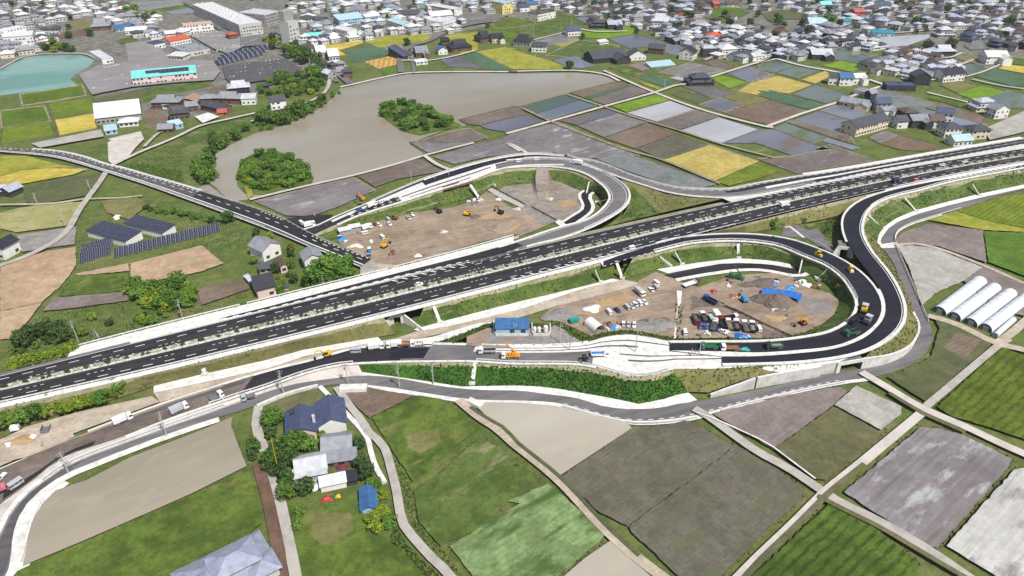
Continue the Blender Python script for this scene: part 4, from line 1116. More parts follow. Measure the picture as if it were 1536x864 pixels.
# site surfaces
SITE = sheet('building_site', pts('B2 480,545 600,492 700,452 900,402 1150,368 1290,325 1340,275 1380,290 1440,340 1536,395 B3 60,330 100,370 280,450 170,500 0,560 B2 1536,520 1300,570 1140,622 860,700 760,720 690,690 500,580'), MT['dirt'], .36)
sheet('building_site', pts('B2 660,720 690,690 860,705 1140,630 1530,530 1530,545 1140,650 860,735 760,770 680,775 640,770'), MT['dirtlight'], .38)
sheet('loop_interior', pts('B3 0,240 130,230 270,210 420,270 440,290 410,330 440,380 350,450 280,450 100,370 60,330 0,300 B2 1440,335 1380,285'), MT['dirtgrey'], .35)
sheet('sand_patch', pts('H6 500,680 700,620 830,690 900,760 800,830 720,800 560,740'), MT['sand'], .40, rag=.9)
sheet('sand_patch', pts('H6 1250,520 1420,510 1440,550 1330,590 1240,560'), MT['sand'], .40, rag=.9)
sheet('building_site', pts('C3 250,130 300,110 750,-10 B3 760,790 860,740 920,760 1010,800 1100,830 1300,760 1536,745 B4 200,770 330,840 420,864 C4 440,60 545,100 520,170 430,230 270,270 150,315 C3 1400,290 980,300 700,255 560,270 500,290 350,220 270,190 200,180'), MT['dirt'], .36)
sheet('sand_patch', pts('L2 130,300 560,190 700,260 540,340 250,400 60,520 0,500'), MT['sand'], .39, rag=.9)
sheet('asphalt_patch', pts('L2 720,600 860,550 1000,560 1180,540 1240,700 1000,740 860,700'), MT['dirtdark'], .40, rag=.9)
sheet('gravel_patch', pts('C4 -20,60 180,40 440,90 420,160 300,150 240,80'), MT['gravel'], .39, rag=.9)
sheet('gravel_patch', pts('L3 60,420 700,600 1100,864 L4 1536,430 1100,440 560,20 200,0 60,60'), MT['dirtdark'], .385, rag=.9)
sheet('gravel_patch', pts('L7 80,420 200,250 210,420 1000,430 1060,260 1500,530 1300,560 100,520'), MT['gravel'], 4.05, rag=.9)
sheet('concrete_yard', pts('F 700,505 730,492 806,492 830,490 868,512 850,520 760,522 700,518'), MT['dirt'], 4.02)
loft('embankment', wpts('F 868,512 830,490 806,490 730,490 700,505 680,515', 4.0), wpts('F 885,512 838,487 806,485 730,485 695,500 660,512', .5), MT['lush'], 2)
tufts(resample(wpts('F 868,512 830,490 806,490 730,490 700,505 680,515', 4.0), 30), resample(wpts('F 885,512 838,487 806,485 730,485 695,500 660,512', .5), 30), ('tuftdark', 'tuft'), 1.0)
loft('embankment', wpts('C3 250,190 330,215 420,260 480,290 560,275 700,258 830,270 960,290', 1.2), wpts('C3 270,225 320,240 400,300 460,322 560,300 640,290 780,285 960,305', .45), MT['lush'], 2)
tufts(resample(wpts('C3 250,190 330,215 420,260 480,290 560,275 700,258 830,270 960,290', 1.2), 40), resample(wpts('C3 270,225 320,240 400,300 460,322 560,300 640,290 780,285 960,305', .45), 40), ('tuftdark', 'tuft'), 1.2)
tufts(resample(wpts('C3 960,300 1200,298 1536,293', .4), 40), resample(wpts('C3 960,315 1200,318 1536,312', .4), 40), ('tuftdark', 'tuft'), 1.2)
tufts(resample(wpts('C3 968,100 965,200 970,290', .4), 20), resample(wpts('C3 1020,105 1010,190 990,290', .4), 20), ('tuftdark', 'tuft'), 1.2)
tufts(resample(wpts('L3 230,380 700,620 1100,820 ', .4), 40), resample(wpts('L3 250,400 720,640 1090,850', .4), 40), ('tuftdark', 'tuft', 'tuftdry'), 1.2)
sheet('concrete_path', pts('C3 980,20 1010,25 1005,90 985,130 975,300 962,300 975,180 985,95'), MT['white'], .45)
# dirt haul ramp into the loop
loft('haul_ramp', wpts('B3 165,135 150,190 160,250 185,320', 0)[:0] + [Q('B3', 172, 136, 5.9), Q('B3', 165, 200, 4), Q('B3', 170, 260, 2), P(*tp('B3', 185, 325), .4)],
     [Q('B3', 236, 136, 5.9), Q('B3', 240, 200, 4), Q('B3', 232, 260, 2), P(*tp('B3', 215, 325), .4)], MT['dirtgrey'], 4, wob=.1)
for sx_, (x0, x1) in ((-1, (172, 145)), (1, (236, 262))):
 loft('haul_ramp', [Q('B3', x0, 136, 5.85), Q('B3', x0 - sx_ * -4, 200, 3.95), Q('B3', x0 - sx_ * 2, 260, 1.95), P(*tp('B3', 185 if sx_ < 0 else 215, 325), .38)],
         [Q('B3', x0 + sx_ * 8, 160, 3.5), Q('B3', x1, 225, .4), Q('B3', x1 - sx_ * 10, 280, .38), P(*tp('B3', 180 if sx_ < 0 else 220, 328), .36)], MT['dirt'], 3, wob=.12)
# channel road curving out of the loop, culvert channel
CH = Ribbon(spline(wpts('B3 478,258 430,290 432,320 448,350 440,385 400,410 330,455', .42)), spline(wpts('B3 522,258 470,298 470,320 488,355 478,392 430,430 368,472', .42)), 30)
CH.surf('channel_road', MT['asphaltblack'])
verge_strip('footway', CH, 0, 0, None, -1.5, MT['white']); verge_strip('footway', CH, 1, 0, None, 1.8, MT['white'])
sheet('drain_channel', pts('H6 520,340 560,340 720,440 940,560 920,590 700,490 560,400'), MT['oldconcrete'], .44)
sheet('drain_channel', pts('H6 900,600 1000,580 1240,710 1140,750'), MT['gravel'], .44)
sheet('concrete_yard', pts('H6 1230,720 1280,700 1370,770 1310,790'), MT['white'], .5)
sheet('brown_strip', pts('H6 150,385 450,290 440,350 170,420'), MT['brownsoil'], 5.4)
# ------------------------------------------------------------------ builders: plants
def leaf_blob(b, c, rad, n, size, rnd, mi=0, flat=1.0):
 for _ in range(n):
  while True:
   d = Vector((rnd.uniform(-1, 1), rnd.uniform(-1, 1), rnd.uniform(-.75, 1)))
   if .2 < d.length < 1: break
  nr = d.normalized(); d = nr * (d.length ** .45)
  p = Vector(c) + Vector((d.x * rad, d.y * rad, d.z * rad * flat))
  nn = (nr + Vector((rnd.uniform(-.8, .8), rnd.uniform(-.8, .8), rnd.uniform(-.4, 1.0)))).normalized()
  u = nn.orthogonal().normalized(); v = nn.cross(u); a = rnd.uniform(0, 6.28)
  u, v = u * math.cos(a) + v * math.sin(a), v * math.cos(a) - u * math.sin(a)
  s = size * rnd.uniform(.6, 1.35)
  b.face([p - u * s - v * s * .5, p + u * s * .9 - v * s * .6, p + u * s + v * s * .5, p - u * s * .7 + v * s * .7], mi)
def crown_mesh(name, seed, R0, H0, base, clumps, leaves, size, mat):
 rnd = random.Random(seed); b = MB()
 for k in range(clumps):
  a = rnd.uniform(0, 6.283); r = R0 * math.sqrt(rnd.random()) * .78; z = base + (H0 - base) * rnd.uniform(.12, .86)
  t = (z - base) / (H0 - base); r *= math.sqrt(max(.1, 1 - (2 * t - .8) ** 2 * .55))
  leaf_blob(b, (r * math.cos(a), r * math.sin(a), z), R0 * rnd.uniform(.26, .46), leaves, size, rnd, 0, .8)
 return b.mesh(name, MT[mat])
def trunk_mesh(seed, H0, R0):
 rnd = random.Random(seed); b = MB()
 b.tube((0, 0, -.3), (0, 0, H0 * .5), .05 * H0 ** .8, 6, 0, .03 * H0 ** .8)
 for k in range(4):
  a = k * 1.6 + rnd.random(); b.tube((0, 0, H0 * .3), (math.cos(a) * R0 * .55, math.sin(a) * R0 * .55, H0 * .68), .022 * H0 ** .8, 5, 0, .01)
 return b.mesh('trunk', MT['bark'])
TREES = {}
def tree_proto(kind):
 if kind in TREES: return TREES[kind]
 spec = {  # radius, height, crown base, clumps, leaves per clump, leaf size, leaf material
  'broad': (4.2, 7.5, 1.2, 26, 46, .35, 'leaf'), 'broad2': (4.6, 7.0, 1.0, 28, 46, .38, 'leaflush'), 'dark': (3.6, 6.8, 1.0, 24, 46, .33, 'leafdark'),
  'yellow': (3.2, 5.2, .6, 22, 46, .29, 'leafyellow'), 'rust': (3.0, 4.6, .4, 20, 32, .36, 'leafrust'), 'shrub': (1.8, 2.6, .1, 14, 26, .26, 'leaf'),
  'shrubdark': (1.7, 2.3, .1, 14, 26, .26, 'leafdark'), 'shrubyellow': (1.9, 2.4, .1, 14, 26, .26, 'leafyellow'), 'shrublush': (1.9, 2.5, .1, 14, 26, .26, 'leaflush'), 'far': (4.2, 7.5, 1.0, 14, 22, .6, 'leafdark')}[kind]
 R0, H0, base, cl, lv, sz, mat = spec
 TREES[kind] = [(crown_mesh('crown', hash_s(kind) + k, R0, H0, base, cl, lv, sz, mat), trunk_mesh(k + 5, H0, R0)) for k in range(3)]
 return TREES[kind]
def hash_s(s): return sum(ord(c) * (i + 7) for i, c in enumerate(s)) % 9973
def tree(kind, loc, sc=1.0, name='tree', label=None, cat='tree', group=None):
 cm, tm = tree_proto(kind)[RND.randrange(3)]
 t = thing(name, loc, RND.uniform(0, 6.28), label, cat, group)
 t.scale = (sc * RND.uniform(.9, 1.1), sc * RND.uniform(.9, 1.1), sc * RND.uniform(.85, 1.15))
 child(cm, 'crown', t); child(tm, 'trunk', t)
 return t
# ------------------------------------------------------------------ builders: houses
def roof_gable(b, w, d, h, rise, ov, th=.22, mi=0):
 X = w / 2 + ov * .7; Y = d / 2 + ov; k = rise / (d / 2); ze = h - ov * k; zr = h + rise
 for s in (-1, 1):
  a = [Vector((-X, s * Y, ze)), Vector((X, s * Y, ze)), Vector((X, 0, zr)), Vector((-X, 0, zr))]
  u = [p + Vector((0, 0, th)) for p in a]
  b.face(u, mi); b.face(a, mi)
  for i in range(4):
   j = (i + 1) % 4
   if i != 2: b.face([a[i], a[j], u[j], u[i]], mi)
 b.tube((-X, 0, zr + th), (X, 0, zr + th), .16, 5, mi)
def roof_hip(b, w, d, h, rise, ov, th=.2, mi=0, cut=1.0):
 """hipped roof; cut below 1 leaves a flat top for an upper storey"""
 X = w / 2 + ov; Y = d / 2 + ov; ze = h - .1
 r = min(X, Y) * cut
 xi, yi = max(.05, X - r), max(.05, Y - r); zr = ze + rise
 A = [Vector(p) for p in ((-X, -Y, ze), (X, -Y, ze), (X, Y, ze), (-X, Y, ze))]
 B = [p + Vector((0, 0, th)) for p in A]
 Cc = [Vector(p) for p in ((-xi, -yi, zr + th), (xi, -yi, zr + th), (xi, yi, zr + th), (-xi, yi, zr + th))]
 b.face(A[::-1], mi)
 for i in range(4):
  j = (i + 1) % 4
  b.face([A[i], A[j], B[j], B[i]], mi); b.face([B[i], B[j], Cc[j], Cc[i]], mi)
 b.face(Cc, mi)
 if cut == 1.0:
  if xi > yi: b.tube((-xi, 0, zr + th), (xi, 0, zr + th), .16, 5, mi)
  for p, q in zip(B, Cc): b.tube(p, q, .12, 4, mi, cap=False)
def wall_box(b, w, d, h, gable=0.0, mi=0, z0=-.2):
 X, Y = w / 2, d / 2
 b.box(-X, X, -Y, Y, z0, h, mi)
 if gable:
  for s in (-1, 1):
   b.face([(s * X, -Y, h - .001), (s * X, Y, h - .001), (s * X, 0, h + gable)], mi)
def far_windows(b, w, d, h, mi, rnd):
 for s in (-1, 1):
  z = 1.0
  while z + 1.2 < h + .2:
   n = max(1, int(w / 2.6))
   for k in range(n):
    if rnd.random() < .8:
     x = -w / 2 + w * (k + .5) / n; ww = rnd.uniform(.5, .95); y = s * (d / 2 + .03)
     b.face([(x - ww, y, z), (x + ww, y, z), (x + ww, y, z + 1.15), (x - ww, y, z + 1.15)], mi)
   n = max(1, int(d / 3.0))
   for k in range(n):
    if rnd.random() < .7:
     yy = -d / 2 + d * (k + .5) / n; ww = rnd.uniform(.4, .8); x = s * (w / 2 + .03)
     b.face([(x, yy - ww, z), (x, yy + ww, z), (x, yy + ww, z + 1.1), (x, yy - ww, z + 1.1)], mi)
   z += 2.8
HCACHE = {}
def house_meshes(style, w, d, h, rc, wc, seed, wins=True):
 key = (style, w, d, h, rc, wc, seed, wins)
 if key in HCACHE: return HCACHE[key]
 rnd = random.Random(seed); wb = MB(); rb = MB()
 if style == 'gable':
  rise = d * .27; wall_box(wb, w, d, h, rise); roof_gable(rb, w, d, h, rise, .6)
 elif style == 'hip':
  wall_box(wb, w, d, h); roof_hip(rb, w, d, h, min(w, d) * .24, .7)
 elif style == 'skirt':      # two storeys, the lower one under its own skirt of tiles
  wall_box(wb, w, d, 2.9); wb.box(-w * .34, w * .34, -d * .34, d * .34, 2.8, h); roof_hip(rb, w, d, 2.9, d * .1, .6, cut=.38)
  m2 = MB(); roof_hip(m2, w * .68, d * .68, h, d * .2, .7)
  o = len(rb.v); rb.v += m2.v; rb.f += [[i + o for i in f] for f in m2.f]; rb.m += m2.m
 elif style == 'irimoya':    # big hipped skirt with a gabled top
  wall_box(wb, w, d, h); roof_hip(rb, w, d, h, d * .16, .9, cut=.55)
  m2 = MB(); zt_ = h - .1 + d * .16 + .2
  roof_gable(m2, w * .62, d * .5, zt_ - .05, d * .19, .5)
  o = len(rb.v); rb.v += m2.v; rb.f += [[i + o for i in f] for f in m2.f]; rb.m += m2.m
  X = w * .31
  for s in (-1, 1): wb.face([(s * X, -d * .25, zt_ - .1), (s * X, d * .25, zt_ - .1), (s * X, 0, zt_ + d * .19)])
 elif style == 'ell':        # L plan, two gables
  rise = d * .25; wall_box(wb, w, d, h, rise); roof_gable(rb, w, d, h, rise, .6)
  m2 = MB(); m3 = MB(); w2, d2 = d * .75, w * .42
  wall_box(m2, w2, d2, h * .93, d2 * .25); roof_gable(m3, w2, d2, h * .93, d2 * .25, .5)
  R_ = Matrix.Translation((w * .25, -d * .62, 0)) @ Matrix.Rotation(math.pi / 2, 4, 'Z')
  for src, dst in ((m2, wb), (m3, rb)):
   o = len(dst.v); dst.v += [tuple(R_ @ Vector(p)) for p in src.v]; dst.f += [[i + o for i in f] for f in src.f]; dst.m += src.m
 elif style == 'flat':
  wall_box(wb, w, d, h); X, Y = w / 2, d / 2
  rb.box(-X + .25, X - .25, -Y + .25, Y - .25, h + .002, h + .1)
  for x0, x1, y0, y1 in ((-X - .05, X + .05, -Y - .05, -Y + .2), (-X - .05, X + .05, Y - .2, Y + .05), (-X - .05, -X + .2, -Y + .2, Y - .2), (X - .2, X + .05, -Y + .2, Y - .2)):
   rb.box(x0, x1, y0, y1, h - .1, h + .55)
  for k in range(max(1, int(w * d / 110))):
   x, y = rnd.uniform(-X + 2, X - 2.5), rnd.uniform(-Y + 1.5, Y - 1.5); rb.box(x, x + rnd.uniform(1, 2.4), y, y + rnd.uniform(.8, 1.4), h + .1, h + rnd.uniform(.8, 2.0))
 elif style == 'shed':       # long low-pitched gable (works, stores)
  rise = d * .1; wall_box(wb, w, d, h, rise); roof_gable(rb, w, d, h, rise, .4)
 elif style == 'mono':
  X, Y = w / 2, d / 2; rise = d * (.1 if rc == 'solar' else .22)
  wb.box(-X, X, -Y, Y, -.2, h)
  wb.face([(-X, Y, h), (X, Y, h), (X, Y, h + rise), (-X, Y, h + rise)])
  for s in (-1, 1): wb.face([(s * X, -Y, h), (s * X, Y, h), (s * X, Y, h + rise)])
  a = [Vector(p) for p in ((-X - .3, -Y - .4, h - .02), (X + .3, -Y - .4, h - .02), (X + .3, Y + .3, h + rise + .04), (-X - .3, Y + .3, h + rise + .04))]
  u = [p + Vector((0, 0, .2)) for p in a]
  rb.face(u); rb.face(a)
  for i in range(4): rb.face([a[i], a[(i + 1) % 4], u[(i + 1) % 4], u[i]])
 if wins: far_windows(wb, w, d, h, 1, rnd)
 r = (wb.mesh('wall', [MT['w_' + wc], MT['glass']]), rb.mesh('roof', MT['r_' + rc]))
 HCACHE[key] = r
 return r
def house(loc, rz, style, w, d, h, rc, wc, name='house', label=None, cat='house', group=None, seed=0, wins=True):
 a, r = house_meshes(style, w, d, h, rc, wc, seed, wins)
 t = thing(name, loc, rz, label, cat, group)
 child(a, 'wall', t); child(r, 'roof', t)
 return t
WIN = {}
def add_windows(t, w, d, h, faces='SENW', cols=None, rows=None, ww=1.5, wh=1.2, z0=1.0, sp=2.9, name='window'):
 """separate glazed window pieces on the walls of a near building"""
 key = (ww, wh)
 if key not in WIN:
  b = MB(); b.box(-ww / 2, ww / 2, -.05, .06, 0, wh, 0)
  b2 = MB()
  for x0, x1, a, c in ((-ww / 2 - .08, ww / 2 + .08, -.08, 0), (-ww / 2 - .08, ww / 2 + .08, wh, wh + .08), (-ww / 2 - .08, -ww / 2, 0, wh), (ww / 2, ww / 2 + .08, 0, wh), (-.03, .03, 0, wh)):
   b2.box(x0, x1, -.05, .1, a, c)
  WIN[key] = (b.mesh('window', MT['glass']), b2.mesh('frame', MT['galv']))
 gm, fm = WIN[key]
 for fc in faces:
  L = w if fc in 'SN' else d
  n = cols or max(1, int(L / 3.2)); m = rows or max(1, int((h - .6) / sp))
  for i in range(n):
   for j in range(m):
    if cols is None and RND.random() < .2: continue
    u = -L / 2 + L * (i + .5) / n; z = z0 + j * sp
    o = child(gm, name, t); f = child(fm, 'frame', o)
    if fc == 'S': o.location = (u, -d / 2, z); o.rotation_euler.z = math.pi
    elif fc == 'N': o.location = (u, d / 2, z)
    elif fc == 'E': o.location = (w / 2, u, z); o.rotation_euler.z = -math.pi / 2
    else: o.location = (-w / 2, u, z); o.rotation_euler.z = math.pi / 2
def rect3(Lp, Np, Rp, z=0.0):
 """building plan from its left, near and right corners (survey points at height z) -> centre, angle, width along N-R, depth along N-L"""
 L, N, R_ = P(*Lp, z), P(*Np, z), P(*Rp, z)
 e = (R_ - N); e.z = 0; w = e.length; e.normalize()
 n = Vector((-e.y, e.x, 0)); d = (L - N).dot(n)
 c = N + e * w / 2 + n * d / 2
 return Vector((c.x, c.y, 0)), math.atan2(e.y, e.x), w, abs(d)
# ------------------------------------------------------------------ builders: vehicles (x is forward)
WHEEL = {}
def wheel_mesh(r, w):
 if (r, w) not in WHEEL:
  b = MB(); b.tube((0, -w / 2, 0), (0, w / 2, 0), r, 12, 0); b.tube((0, -w / 2 - .015, 0), (0, w / 2 + .015, 0), r * .52, 8, 1)
  WHEEL[(r, w)] = b.mesh('wheel', [MT['rubber'], MT['galv']])
 return WHEEL[(r, w)]
def wheels(t, xs, y, r, w=.22):
 for x in xs:
  for s in (-1, 1):
   o = child(wheel_mesh(r, w), 'wheel', t); o.location = (x, s * y, r)
def v_car(t, col):
 b = MB()
 b.taper(-1.95, 1.95, -.82, .82, .3, .62, .03, .05, .02); b.taper(-1.92, 1.9, -.8, .8, .62, .92, .08, .3, .07)
 b.taper(-1.25, .35, -.58, .58, 1.40, 1.47, .06, .06, .05)
 for sx_ in (-1, 1):
  b.tube((-1.25 if sx_ < 0 else .35, -.56, 1.42), (-1.75 if sx_ < 0 else 1.0, -.68, .9), .05, 4); b.tube((-1.25 if sx_ < 0 else .35, .56, 1.42), (-1.75 if sx_ < 0 else 1.0, .68, .9), .05, 4)
 child(b.mesh('body', MT['p_' + col]), 'body', t)
 g = MB(); g.taper(-1.72, .97, -.7, .7, .9, 1.40, .48, .62, .13)
 child(g.mesh('window', MT['glass']), 'window', t)
 h = MB(); h.box(-.06, .06, -.2, .2, -.07, .07); hm = h.mesh('headlight', MT['p_silver'])
 for s in (-1, 1):
  o = child(hm, 'headlight', t); o.location = (1.86, s * .55, .66)
 wheels(t, (-1.2, 1.25), .74, .31)
def v_van(t, col):
 b = MB(); b.taper(-1.75, 1.7, -.76, .76, .28, 1.0, .02, .04, .02); b.taper(-1.73, 1.66, -.74, .74, 1.56, 1.8, .04, .35, .06)
 for x in (-1.68, -.6, .5):
  for s in (-1, 1): b.box(x, x + .12, s * .70 - .03, s * .70 + .03, 1.0, 1.58)
 child(b.mesh('body', MT['p_' + col]), 'body', t)
 g = MB(); g.taper(-1.7, 1.64, -.71, .71, .99, 1.57, .02, .22, .03); child(g.mesh('window', MT['glass']), 'window', t)
 wheels(t, (-1.15, 1.2), .7, .29)
def v_pickup(t, col):
 b = MB(); b.taper(.35, 1.65, -.72, .72, .3, 1.0, .0, .05, .02); b.taper(.42, 1.2, -.66, .66, 1.5, 1.72, .03, .1, .05)
 b.box(-1.7, .32, -.72, .72, .52, .62)
 for x0, x1, y0, y1 in ((-1.7, .32, -.74, -.68), (-1.7, .32, .68, .74), (-1.74, -1.68, -.72, .72), (.28, .34, -.72, .72)): b.box(x0, x1, y0, y1, .56, .92)
 child(b.mesh('body', MT['p_' + col]), 'body', t)
 g = MB(); g.taper(.4, 1.58, -.68, .68, .99, 1.52, .04, .36, .04); child(g.mesh('window', MT['glass']), 'window', t)
 wheels(t, (-1.05, 1.1), .64, .28)
def truck_base(t, cab, L, wd=2.3):
 X = L / 2; b = MB()
 b.box(-X, X - .2, -.5, .5, .55, .8); b.box(-X + .3, X - 2, -wd / 2 + .2, wd / 2 - .2, .6, .72)
 child(b.mesh('chassis', MT['black']), 'chassis', t)
 c = MB(); c.taper(X - 1.75, X, -wd / 2, wd / 2, .5, 1.45, .0, .04, .02); c.taper(X - 1.72, X - .12, -wd / 2 + .04, wd / 2 - .04, 2.2, 2.55, .05, .12, .08)
 for s in (-1, 1): c.box(X - 1.74, X - 1.2, s * (wd / 2 - .1) - .05, s * (wd / 2 - .1) + .05, 1.4, 2.25)
 o = child(c.mesh('cab', MT['p_' + cab]), 'cab', t)
 g = MB(); g.taper(X - 1.7, X - .04, -wd / 2 + .06, wd / 2 - .06, 1.44, 2.22, .03, .14, .04)
 gw = child(g.mesh('window', MT['glass']), 'window', o)
 wheels(t, (X - 1.05, -X + 1.6, -X + .75), wd / 2 - .18, .5, .3)
def v_dump(t, cab, bed, load, L=6.8):
 truck_base(t, cab, L); X = L / 2; b = MB(); x0, x1 = -X, X - 1.95
 b.box(x0, x1, -1.12, 1.12, .95, 1.08)
 for a in ((x0, x1, -1.16, -1.06), (x0, x1, 1.06, 1.16), (x0 - .05, x0 + .06, -1.06, 1.06), (x1 - .1, x1, -1.06, 1.06)): b.box(*a, .98, 1.85)
 b.box(x1 - .1, x1 + .7, -1.06, 1.06, 1.85, 1.93)
 for k in range(5):
  x = x0 + (x1 - x0) * (k + .5) / 5
  for s in (-1, 1): b.box(x - .06, x + .06, s * 1.19 - .04, s * 1.19 + .04, 1.0, 1.82)
 o = child(b.mesh('dump_bed', MT['p_' + bed]), 'dump_bed', t)
 if load:
  g = MB(); n = 6
  for i in range(n):
   for j in range(3):
    xx = [x0 + .1 + (x1 - x0 - .25) * (i + k) / n for k in (0, 1)]; yy = [-1.0 + 2.0 * (j + k) / 3 for k in (0, 1)]
    f = lambda x, y: 1.35 + .5 * (1 - (y) ** 2) * (1 - ((x - (x0 + x1) / 2) / (x1 - x0) * 1.8) ** 2)
    g.face([(xx[0], yy[0], f(xx[0], yy[0])), (xx[1], yy[0], f(xx[1], yy[0])), (xx[1], yy[1], f(xx[1], yy[1])), (xx[0], yy[1], f(xx[0], yy[1]))])
  child(g.mesh('load', MT[load]), 'load', t)
def v_flat(t, cab, bed, L=7.2, box=False):
 truck_base(t, cab, L); X = L / 2; b = MB()
 if box: b.box(-X, X - 1.95, -1.15, 1.15, .95, 2.75)
 else:
  b.box(-X, X - 1.95, -1.15, 1.15, .95, 1.1)
  for a in ((-X, X - 1.95, -1.17, -1.11), (-X, X - 1.95, 1.11, 1.17), (-X - .03, -X + .05, -1.1, 1.1)): b.box(*a, 1.0, 1.4)
  b.box(X - 2.05, X - 1.95, -1.1, 1.1, 1.0, 2.2)
 child(b.mesh('cargo_bed', MT['p_' + bed]), 'cargo_bed', t)
def v_excavator(t, col, reach=0.0, sc=1.0):
 tr = MB()
 for k in range(10):
  a0, a1 = 2 * math.pi * k / 10, 2 * math.pi * (k + 1) / 10
 tr.taper(-1.6, 1.6, -.28, .28, .42, .84, .18, .18, 0); tr.taper(-1.6, 1.6, -.28, .28, .42, 0, .3, .3, 0)
 tm = tr.mesh('track', MT['rubber'])
 for s in (-1, 1):
  o = child(tm, 'track', t); o.location.y = s * .98
 b = MB(); b.box(-.6, .6, -.75, .75, .5, .95, 1); b.taper(-1.75, .9, -1.15, 1.15, .95, 1.95, .15, .0, .08); b.taper(-1.8, -.5, -1.1, 1.1, 1.95, 2.2, .2, .1, .1)
 child(b.mesh('body', [MT['p_' + col], MT['black']]), 'body', t)
 c = MB(); c.taper(-.4, 1.15, .2, 1.12, 1.0, 2.75, .05, .25, .06); o = child(c.mesh('cab', MT['p_' + col]), 'cab', t)
 g = MB(); g.taper(-.3, 1.2, .17, 1.15, 1.55, 2.6, .1, .24, .05); child(g.mesh('window', MT['glass']), 'window', o)
 bo = MB(); p0, p1, p2, p3 = Vector((.8, -.15, 1.3)), Vector((2.4, -.15, 3.6)), Vector((4.3, -.15, 3.3)), Vector((5.0 + reach, -.15, 1.1))
 bo.tube(p0, p1, .26, 4, 0, .24); bo.tube(p1, p2, .24, 4, 0, .18); bo.tube((1.2, -.15, 1.4), (2.3, -.15, 3.0), .09, 5, 0)
 child(bo.mesh('boom', MT['p_' + col]), 'boom', t)
 ar = MB(); ar.tube(p2, p3, .2, 4, 0, .13); ar.tube(p1 + Vector((.2, 0, .25)), p2 + Vector((.2, 0, .3)), .08, 5); child(ar.mesh('arm', MT['p_' + col]), 'arm', t)
 bu = MB(); q = p3
 bu.taper(q.x - .75, q.x + .15, q.y - .5, q.y + .5, q.z - .75, q.z + .1, .25, .0, .03); child(bu.mesh('bucket', MT['black']), 'bucket', t)
def v_roller(t, col):
 d = MB(); d.tube((0, -.85, 0), (0, .85, 0), .62, 16); dm = d.mesh('drum', MT['galv'])
 for x in (-1.35, 1.35):
  o = child(dm, 'drum', t); o.location = (x, 0, .62)
 b = MB(); b.taper(-2.0, 2.0, -.6, .6, .85, 1.5, .25, .25, .05); b.box(-1.5, 1.5, -.92, -.86, .55, 1.1); b.box(-1.5, 1.5, .86, .92, .55, 1.1); b.taper(.4, 1.9, -.55, .55, 1.5, 1.85, .1, .35, .08)
 child(b.mesh('body', MT['p_' + col]), 'body', t)
 c = MB(); c.box(-.9, .7, -.7, .7, 2.75, 2.85)
 for x in (-.8, .6):
  for s in (-1, 1): c.box(x - .04, x + .04, s * .6 - .04, s * .6 + .04, 1.5, 2.76)
 child(c.mesh('canopy', MT['p_' + col]), 'canopy', t)
 s_ = MB(); s_.box(-.5, 0, -.35, .35, 1.5, 1.75); s_.box(-.55, -.42, -.35, .35, 1.75, 2.2); child(s_.mesh('seat', MT['black']), 'seat', t)
def v_paver(t, col):
 tr = MB(); tr.taper(-1.5, 1.5, -.2, .2, 0, .8, .2, .2, 0); tm = tr.mesh('track', MT['rubber'])
 for s in (-1, 1):
  o = child(tm, 'track', t); o.location.y = s * .95
 b = MB(); b.taper(-1.7, 1.2, -1.2, 1.2, .6, 1.75, .05, .1, .05); child(b.mesh('body', MT['p_' + col]), 'body', t)
 h = MB(); h.taper(1.2, 2.9, -1.5, 1.5, .5, .7, 0, 0, 0)
 for a in ((1.2, 2.9, -1.6, -1.5), (1.2, 2.9, 1.5, 1.6), (2.85, 2.95, -1.5, 1.5)): h.box(*a, .5, 1.25)
 child(h.mesh('hopper', MT['black']), 'hopper', t)
 s_ = MB(); s_.box(-2.7, -1.9, -1.9, 1.9, .1, .6); s_.box(-2.0, -.5, -1.3, -1.15, .35, .55); s_.box(-2.0, -.5, 1.15, 1.3, .35, .55); child(s_.mesh('screed', MT['black']), 'screed', t)
 c = MB(); c.box(-2.0, .4, -1.25, 1.25, 3.0, 3.12)
 for x in (-1.8, .2):
  for s in (-1, 1): c.box(x - .04, x + .04, s * 1.1 - .04, s * 1.1 + .04, 1.7, 3.0)
 child(c.mesh('canopy', MT['p_silver']), 'canopy', t)
def v_crane(t, cab, col):
 truck_base(t, cab, 7.4); b = MB(); b.box(-3.7, 1.7, -1.15, 1.15, .9, 1.15); b.taper(-2.2, -.2, -1.0, 1.0, 1.15, 2.5, .2, .2, .1); b.taper(-.2, .9, .2, 1.0, 1.15, 2.6, .0, .25, .05)
 child(b.mesh('crane_body', MT['p_' + col]), 'crane_body', t)
 m = MB(); m.tube((-1.8, 0, 2.4), (1.4, 0, 6.2), .32, 4, 0, .26); m.tube((1.2, 0, 5.95), (2.2, 0, 7.2), .2, 4, 0, .18); child(m.mesh('boom', MT['p_' + col]), 'boom', t)
 o_ = MB()
 for x in (-3.2, .9):
  for s in (-1, 1): o_.box(x - .12, x + .12, s * 1.9 - .2, s * 1.9 + .2, .02, .12); o_.box(x - .1, x + .1, min(s * .8, s * 1.9), max(s * .8, s * 1.9), .55, .75); o_.box(x - .07, x + .07, s * 1.9 - .07, s * 1.9 + .07, .1, .7)
 child(o_.mesh('outrigger', MT['galv']), 'outrigger', t)
VP = {}
VK = {'car': (v_car, 'parked_car', 'car'), 'van': (v_van, 'kei_van', 'van'), 'pickup': (v_pickup, 'kei_truck', 'pickup truck'), 'dump': (v_dump, 'dump_truck', 'dump truck'), 'flat': (v_flat, 'flatbed_truck', 'truck'),
      'excavator': (v_excavator, 'excavator', 'excavator'), 'roller': (v_roller, 'road_roller', 'road roller'), 'paver': (v_paver, 'asphalt_paver', 'paver'), 'crane': (v_crane, 'crane_truck', 'crane truck')}
